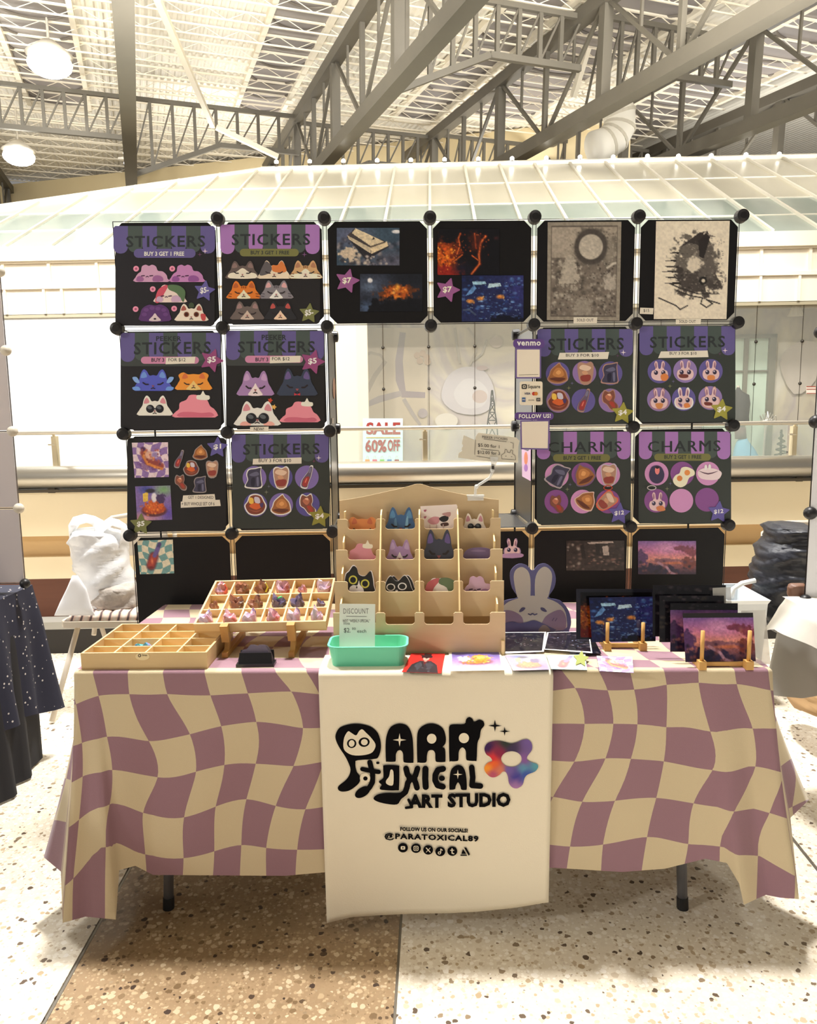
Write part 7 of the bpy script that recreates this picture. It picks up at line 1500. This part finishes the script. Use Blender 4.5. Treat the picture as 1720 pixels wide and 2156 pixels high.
o = drape('white_cloth', [(RX0-.004, 1.05, -.035, 0, .6), (RX0-.004, RY1-.5, -.035, 0, .64), (RX0-.004, RY1-.12, -.05, 0, .66), (RX0-.004, RY1-.02, -.075, .02, .62), (RX0+.02, RY1+.004, -.01, .05, .62), (RX0+.75, RY1+.004, 0, .04, .62)], .746, WCL, .5,
    lid=[(RX0-.004, 1.05, .746), (RX0+.75, 1.05, .746), (RX0+.75, RY1+.004, .746), (RX0-.004, RY1+.004, .746)])
tag(o, 'white cloth draped over the right neighbouring table', 'tablecloth')
def heap(name, label, cat, rows, y, depth, m, seed=0, quilt=0, flat=.5, parent=None, group=None):
    """soft bulky thing from its left and right edge at several heights: rows = (px left, px right, py)"""
    rs = random.Random(seed); V = []; n = 26; R = []
    for k in range(len(rows)-1):
        a, b_ = rows[k], rows[k+1]
        for t in np.arange(6)/6: R.append(tuple(x+(z-x)*t for x, z in zip(a, b_)))
    R.append(rows[-1]); N = len(R)
    for k, (xl_, xr_, py) in enumerate(R):
        L_, R_ = on_y(xl_, py, y), on_y(xr_, py, y); c = (L_+R_)/2; hw = (R_-L_).length/2; cap = min(1, math.sqrt(max(.05, min(k, N-1-k)/3)))
        
        for i in range(n):
            a = 2*math.pi*i/n; puff = 1+(.13*abs(math.sin((k+1.6*math.sin(2*a+seed)+.9*math.sin(3*a+1))*math.pi/quilt))-.05 if quilt else 0); w = 1+.05*math.sin(3*a+seed+k*.5)+.035*math.sin(7*a+k*.9+seed)+.02*rs.uniform(-1, 1)
            V.append((c.x+hw*math.cos(a)*(1 if abs(math.cos(a)) > .9 else w)*(puff if quilt else 1), y+depth*cap*math.sin(a)*w*puff, c.z))
    F = [(k*n+i, (k+1)*n+i, (k+1)*n+(i+1) % n, k*n+(i+1) % n) for k in range(N-1) for i in range(n)]+[tuple(range(n)), tuple(range((N-1)*n, N*n))[::-1]]
    o = mk(name, V, F, m, parent, smooth=True)
    if not parent: tag(o, label, cat, group)
    return o
# white folding chair with cushion and carrier bag, left behind the display
CHW = mat('warm_white_metal', (206, 196, 180), .45)
sl = on_z(124, 1312, .45); sr_x = sl.x+.46; sy = sl.y
ch = thing('folding_chair', 'white metal folding chair behind the left end of the display', 'chair', (sl.x+.23, sy+.2, 0))
MB().prism([Vector(p) for p in ((sl.x+.02, sy, .425), (sr_x-.02, sy, .425), (sr_x, sy+.03, .425), (sr_x-.02, sy+.4, .425), (sl.x+.02, sy+.4, .425), (sl.x, sy+.03, .425))][::-1], (0, 0, .03)).obj('seat', CHW, ch)
for x, dx in ((sl.x+.06, -.07), (sr_x-.06, .07)):
    MB().cyl((x, sy+.08, .43), (x+dx, sy-.12, .01), .013, 10).obj('leg', CHW, ch, True); MB().cyl((x, sy+.28, .43), (x, sy+.5, .01), .012, 10).obj('leg', CHW, ch, True)
bt_ = on_y(258, 1084, sy+.42).z
MB().tube([(sl.x+.03, sy+.3, .3), (sl.x+.02, sy+.42, .5), (sl.x+.03, sy+.45, bt_-.1), (sl.x+.1, sy+.46, bt_-.02), (sl.x+.23, sy+.46, bt_), (sr_x-.1, sy+.46, bt_-.02), (sr_x-.03, sy+.45, bt_-.1), (sr_x-.02, sy+.42, .5), (sr_x-.03, sy+.3, .3)], .012, 10).obj('back_frame', CHW, ch, True)
MB().prism([Vector((sl.x+.05, sy+.44, bt_-.22)), Vector((sr_x-.05, sy+.44, bt_-.22)), Vector((sr_x-.08, sy+.45, bt_-.05)), Vector((sl.x+.08, sy+.45, bt_-.05))], (0, .008, 0)).obj('backrest', CHW, ch)
cu = bpy.data.materials.new('striped_cushion'); cu.use_nodes = True; nt = cu.node_tree; b = nt.nodes['Principled BSDF']; tc = nt.nodes.new('ShaderNodeTexCoord'); wv = nt.nodes.new('ShaderNodeTexWave'); wv.inputs['Scale'].default_value = 7; wv.inputs['Distortion'].default_value = .6; nt.links.new(tc.outputs['Object'], wv.inputs['Vector']); r = nt.nodes.new('ShaderNodeValToRGB'); nt.links.new(wv.outputs['Fac'], r.inputs[0])
e = r.color_ramp.elements; e[0].color = lin((110, 92, 92))+(1,); e[1].color = lin((238, 226, 212))+(1,); e[0].position = .08; k = e.new(.2); k.color = lin((232, 200, 180))+(1,); nt.links.new(r.outputs[0], b.inputs['Base Color']); b.inputs['Roughness'].default_value = .85
V = []; nx, ny = 24, 12
for j in range(ny+1):
    for i in range(nx+1):
        u, v_ = i/nx, j/ny; z = .457+.042*(max(0, 1-(2*u-1)**6)*max(0, 1-(2*v_-1)**6))**.5*(.8+.2*abs(math.sin(u*math.pi*6))); V.append((sl.x+.02+u*.43, sy+.01+v_*.36, z))
F = [(j*(nx+1)+i, j*(nx+1)+i+1, (j+1)*(nx+1)+i+1, (j+1)*(nx+1)+i) for j in range(ny) for i in range(nx)]+[tuple([i for i in range(nx+1)]+[j*(nx+1)+nx for j in range(1, ny+1)]+[ny*(nx+1)+i for i in range(nx-1, -1, -1)]+[j*(nx+1) for j in range(ny-1, 0, -1)])[::-1]]
tag(mk('seat_cushion', V, F, cu, smooth=True), 'striped cream and pink cushion on the left folding chair', 'cushion')
BAGM = mat('white_film', (244, 246, 248), .3, alpha=.9, bump=(7, .45, .03))
BY = sy+.2
bg = thing('carrier_bag', 'white plastic carrier bag stuffed and standing on the left chair cushion', 'bag', on_y(225, 1284, BY))
heap('film', '', '', [(165, 200, 1112), (152, 250, 1122), (149, 264, 1140), (152, 268, 1165), (160, 272, 1190), (166, 280, 1215), (168, 288, 1245), (160, 296, 1275), (176, 290, 1284)], BY, .12, BAGM, 4, parent=bg)
heap('contents', '', '', [(206, 284, 1226), (196, 296, 1246), (186, 300, 1268), (196, 296, 1281)], BY-.05, .085, mat('grey_parcel', (150, 140, 132), .6, noise=(22, (214, 206, 196)), bump=(20, .5, .02)), 9, parent=bg)
for pts in ([(152, 1140), (148, 1110), (160, 1092), (182, 1086), (206, 1090), (212, 1110), (204, 1136)], [(214, 1136), (218, 1104), (236, 1092), (254, 1098), (264, 1118), (260, 1146)]):
    P = [on_y(x, y, BY-.02) for x, y in pts]; V = []
    for k, p in enumerate(P): V += [p+Vector((0, -.03+.01*(k % 2), .012)), p+Vector((.014*(1 if k > 3 else -1)*-1, -.035, -.03)), p+Vector((.01, .04, -.02))]
    F = [(3*k, 3*k+1, 3*k+4, 3*k+3) for k in range(len(P)-1)]+[(3*k, 3*k+3, 3*k+5, 3*k+2) for k in range(len(P)-1)]
    mk('handle', V, F, BAGM, bg, smooth=True)
o = heap('paper_sheet', '', '', [(152, 164, 1212), (140, 182, 1240), (126, 190, 1268), (114, 200, 1296)], sy+.02, .012, mat('white_paper', (244, 246, 250), .6), 7); tag(o, 'white paper bag edge slumped at the left of the chair seat', 'paper bag')
# right: puffer jacket over a chair and a white tub
JK = mat('dark_puffer_nylon', (34, 36, 44), .42, noise=(5, (48, 50, 60)), bump=(14, .6, .03))
jy = 3.72
heap('puffer_jacket', 'dark navy puffer jacket heaped over a chair back at the right', 'jacket', [(1632, 1690, 1101), (1617, 1712, 1113), (1619, 1716, 1134), (1601, 1718, 1153), (1593, 1718, 1185), (1588, 1716, 1214), (1592, 1714, 1246), (1602, 1708, 1276), (1612, 1700, 1312), (1630, 1690, 1330)], jy, .17, JK, 11, quilt=4)
cz = .45
c2_ = thing('folding_chair', 'white folding chair under the dark puffer jacket', 'chair', (on_y(1650, 1300, jy).x, jy, 0)); cx0 = on_y(1628, 1300, jy).x; cx1 = cx0+.36
MB().box(cx0, cx1, jy-.2, jy+.18, .42, .45).obj('seat', CHW, c2_)
MB().tube([(cx0+.02, jy+.17, .4), (cx0+.02, jy+.2, .78), (cx0+.1, jy+.2, .83), (cx1-.1, jy+.2, .83), (cx1-.02, jy+.2, .78), (cx1-.02, jy+.17, .4)], .012, 8).obj('back_frame', CHW, c2_, True)
for x in (cx0+.03, cx1-.03):
    for y, d in ((jy-.17, -.08), (jy+.15, .1)): MB().cyl((x, y, .42), (x, y+d, .0), .012, 8).obj('leg', CHW, c2_)
TUB = mat('white_tub_plastic', (226, 232, 236), .35)
ty = 3.55; tl = on_y(1538, 1262, ty); tr_ = on_y(1604, 1262, ty)
V = []
for z, e in ((.0, -.03), (.0, -.0), (tl.z-.02, .02), (tl.z, .03), (tl.z, .018), (.02, -.01)):
    for sx, sy_ in ((0, 0), (1, 0), (1, 1), (0, 1)): V.append(((tl.x-e) if sx == 0 else tr_.x+e, (ty-e) if sy_ == 0 else ty+.3+e, z))
F = [(i*4+k, i*4+(k+1) % 4, (i+1)*4+(k+1) % 4, (i+1)*4+k) for i in range(1, 5) for k in range(4)]+[(4, 7, 6, 5), (20, 21, 22, 23)]
tb_ = thing('storage_tub', 'tall white plastic tub with a loop handle beside the puffer jacket', 'tub', ((tl.x+tr_.x)/2, ty+.15, 0)); mk('tub_body', V, F, TUB, tb_)
MB().tube([on_y(1540, 1262, ty), on_y(1544, 1240, ty), on_y(1562, 1228, ty), on_y(1590, 1222, ty)], .012, 8).obj('loop_handle', TUB, tb_, True)
heap('canvas_sack', 'tan canvas sack lying under the white-clothed right table', 'sack', [(1688, 1740, 1438), (1675, 1760, 1455), (1668, 1770, 1475), (1672, 1770, 1490)], 3.1, .2, mat('tan_canvas', (160, 128, 88), .8), 3)
BRN = mat('brown_leather', (110, 76, 58), .5)
heap('handbag', 'small brown leather bag on the back edge of the white-clothed right table', 'bag', [(1664, 1692, 1228), (1658, 1698, 1236), (1658, 1698, 1252), (1662, 1694, 1258)], 2.735, .025, BRN, 6)

# ---------------------------------------------------------------- things seen in the shop window far away
def sh(px, py, back): return hit(px, py, EAVE+fy*back, fy)
Z_ = .5
mn = thing('mannequin', 'headless mannequin in a dark top standing by the mint shop window', 'mannequin', Vector((sh(1563, 900, .45).x, sh(1563, 900, .45).y, 0)))
def form(name, rows, m, back, parent):
    V = []; n = 14
    for xa, xb, py, dd in rows:
        A, B_ = sh(xa, py, back), sh(xb, py, back); c = (A+B_)/2; h = (B_-A).length/2
        for i in range(n): a = 2*math.pi*i/n; V.append(c+fx*h*math.cos(a)+fy*dd*math.sin(a))
    N = len(rows); F = [(k*n+i, (k+1)*n+i, (k+1)*n+(i+1) % n, k*n+(i+1) % n) for k in range(N-1) for i in range(n)]+[tuple(range(n)), tuple(range((N-1)*n, N*n))[::-1]]
    return mk(name, V, F, m, parent, smooth=True)
form('torso', [(1551, 1557, 816, .03), (1548, 1562, 824, .06), (1545, 1577, 832, .1), (1546, 1579, 850, .12), (1547, 1576, 876, .1), (1546, 1577, 890, .1)], mat('charcoal_knit', (58, 57, 56), .8), .45, mn)
form('neck_block', [(1551, 1557, 812, .02), (1551, 1557, 817, .03)], mat('mannequin_neck', (206, 196, 180), .6), .45, mn)
MB().cyl(Vector((sh(1561, 890, .45).x, sh(1561, 890, .45).y, 0)), sh(1561, 888, .45), .03, 8).obj('pole', fit, mn)
dr = thing('dress_form', 'pale blue child dress on a form low in the shop window', 'mannequin', Vector((sh(1568, 950, .3).x, sh(1568, 950, .3).y, 0)))
form('dress', [(1556, 1572, 922, .04), (1550, 1578, 932, .08), (1546, 1588, 945, .14), (1543, 1597, 962, .18), (1540, 1602, 980, .2)], mat('sky_blue_cloth', (120, 180, 206), .8), .3, dr); form('bodice', [(1546, 1570, 900, .06), (1547, 1572, 924, .06)], mat('maroon_knit', (96, 66, 66), .8), .3, dr)
MB().cyl(Vector((sh(1568, 985, .3).x, sh(1568, 985, .3).y, 0)), sh(1568, 960, .3), .03, 8).obj('pole', fit, dr)
et = thing('lattice_tower', 'black wire lattice tower ornament in the shop window above the price ticket', 'ornament', Vector((sh(1036, 960, .3).x, sh(1036, 960, .3).y, 0)))
BW = mat('black_wire', 0); lv_ = [(1036, 822, 1), (1036, 838, 2.5), (1037, 850, 4), (1036, 868, 6), (1036, 885, 9), (1036, 930, 13), (1036, 1000, 20)]
for sx in (-1, 1):
    for sb in (-1, 1):
        pts = [sh(x+sx*w, y, .3+sb*w*.008) for x, y, w in lv_]; MB().tube(pts, .012, 5).obj('leg', BW, et)
m_ = MB()
for (x, y, w), (x2, y2, w2_) in zip(lv_[:-1], lv_[1:]):
    m_.bar(sh(x-w, y, .29), sh(x2+w2_, y2, .29), .014, .014).bar(sh(x+w, y, .29), sh(x2-w2_, y2, .29), .014, .014).bar(sh(x-w, y, .29), sh(x+w, y, .29), .016, .016)
m_.obj('lattice', BW, et)
m_ = MB(); c0 = sh(1610, 880, .5)
ld = thing('crystal_stand', 'sparkling wire jewellery tree in the right shop window', 'ornament', Vector((c0.x, c0.y, 0)))
for k in range(7):
    a = k*.9; x = 1600+k*5.5; MB().tube([sh(1612, 900, .5), sh(x, 866+3*abs(k-3), .5+.1*math.sin(a)), sh(x+2, 880+2*abs(k-3), .5)], .009, 5).obj('branch', mat('silver_wire', (210, 206, 196), .3, .6), ld)
    MB().ball(sh(x+2, 884+2*abs(k-3), .5), .03, 8, 5).obj('crystal', mat('crystal_bead', (240, 240, 236), .1), ld)
MB().cyl(Vector((c0.x, c0.y, 0)), sh(1612, 895, .5), .02, 8).obj('pole', mat('silver_wire', 0), ld)
xt = thing('wire_tree', 'dark wire spiral tree low in the right shop window', 'ornament', Vector((sh(1645, 960, .4).x, sh(1645, 960, .4).y, 0)))
MB().tube([sh(1645+(.4+k*.42)*math.cos(k*.8), 905+k*1.5, .4+.012*k*.4*math.sin(k*.8)) for k in range(46)], .014, 5).obj('spiral', BW, xt); MB().cyl(Vector((sh(1645, 960, .4).x, sh(1645, 960, .4).y, 0)), sh(1645, 905, .4), .02, 6).obj('stem', BW, xt)
q = Art(XPs, .001, step=.003).solid(R4(1697, 813, 1717, 829), (238, 226, 212), .006); q.poly(R4(1697, 813, 1717, 815), (170, 90, 76)); q.poly(R4(1697, 818.5, 1717, 820), (170, 90, 76)); q.poly(R4(1697, 827.5, 1717, 829), (170, 90, 76)); tag(q.obj('window_notice'), 'small red-edged notice on the far right shop window', 'sign')
cs_ = sh(1675, 665, .5); spk = thing('ceiling_spot', 'small white ceiling spotlight inside the right shop', 'lamp', cs_); MB().cyl(cs_, cs_+Vector((0, 0, .16)), .13, 12, .06).obj('shade', mat('spot_white', (230, 222, 206), .5), spk); MB().cyl(cs_+Vector((0, 0, .14)), Vector((cs_.x, cs_.y, zc)), .02, 8).obj('stem', mat('spot_white', 0), spk)
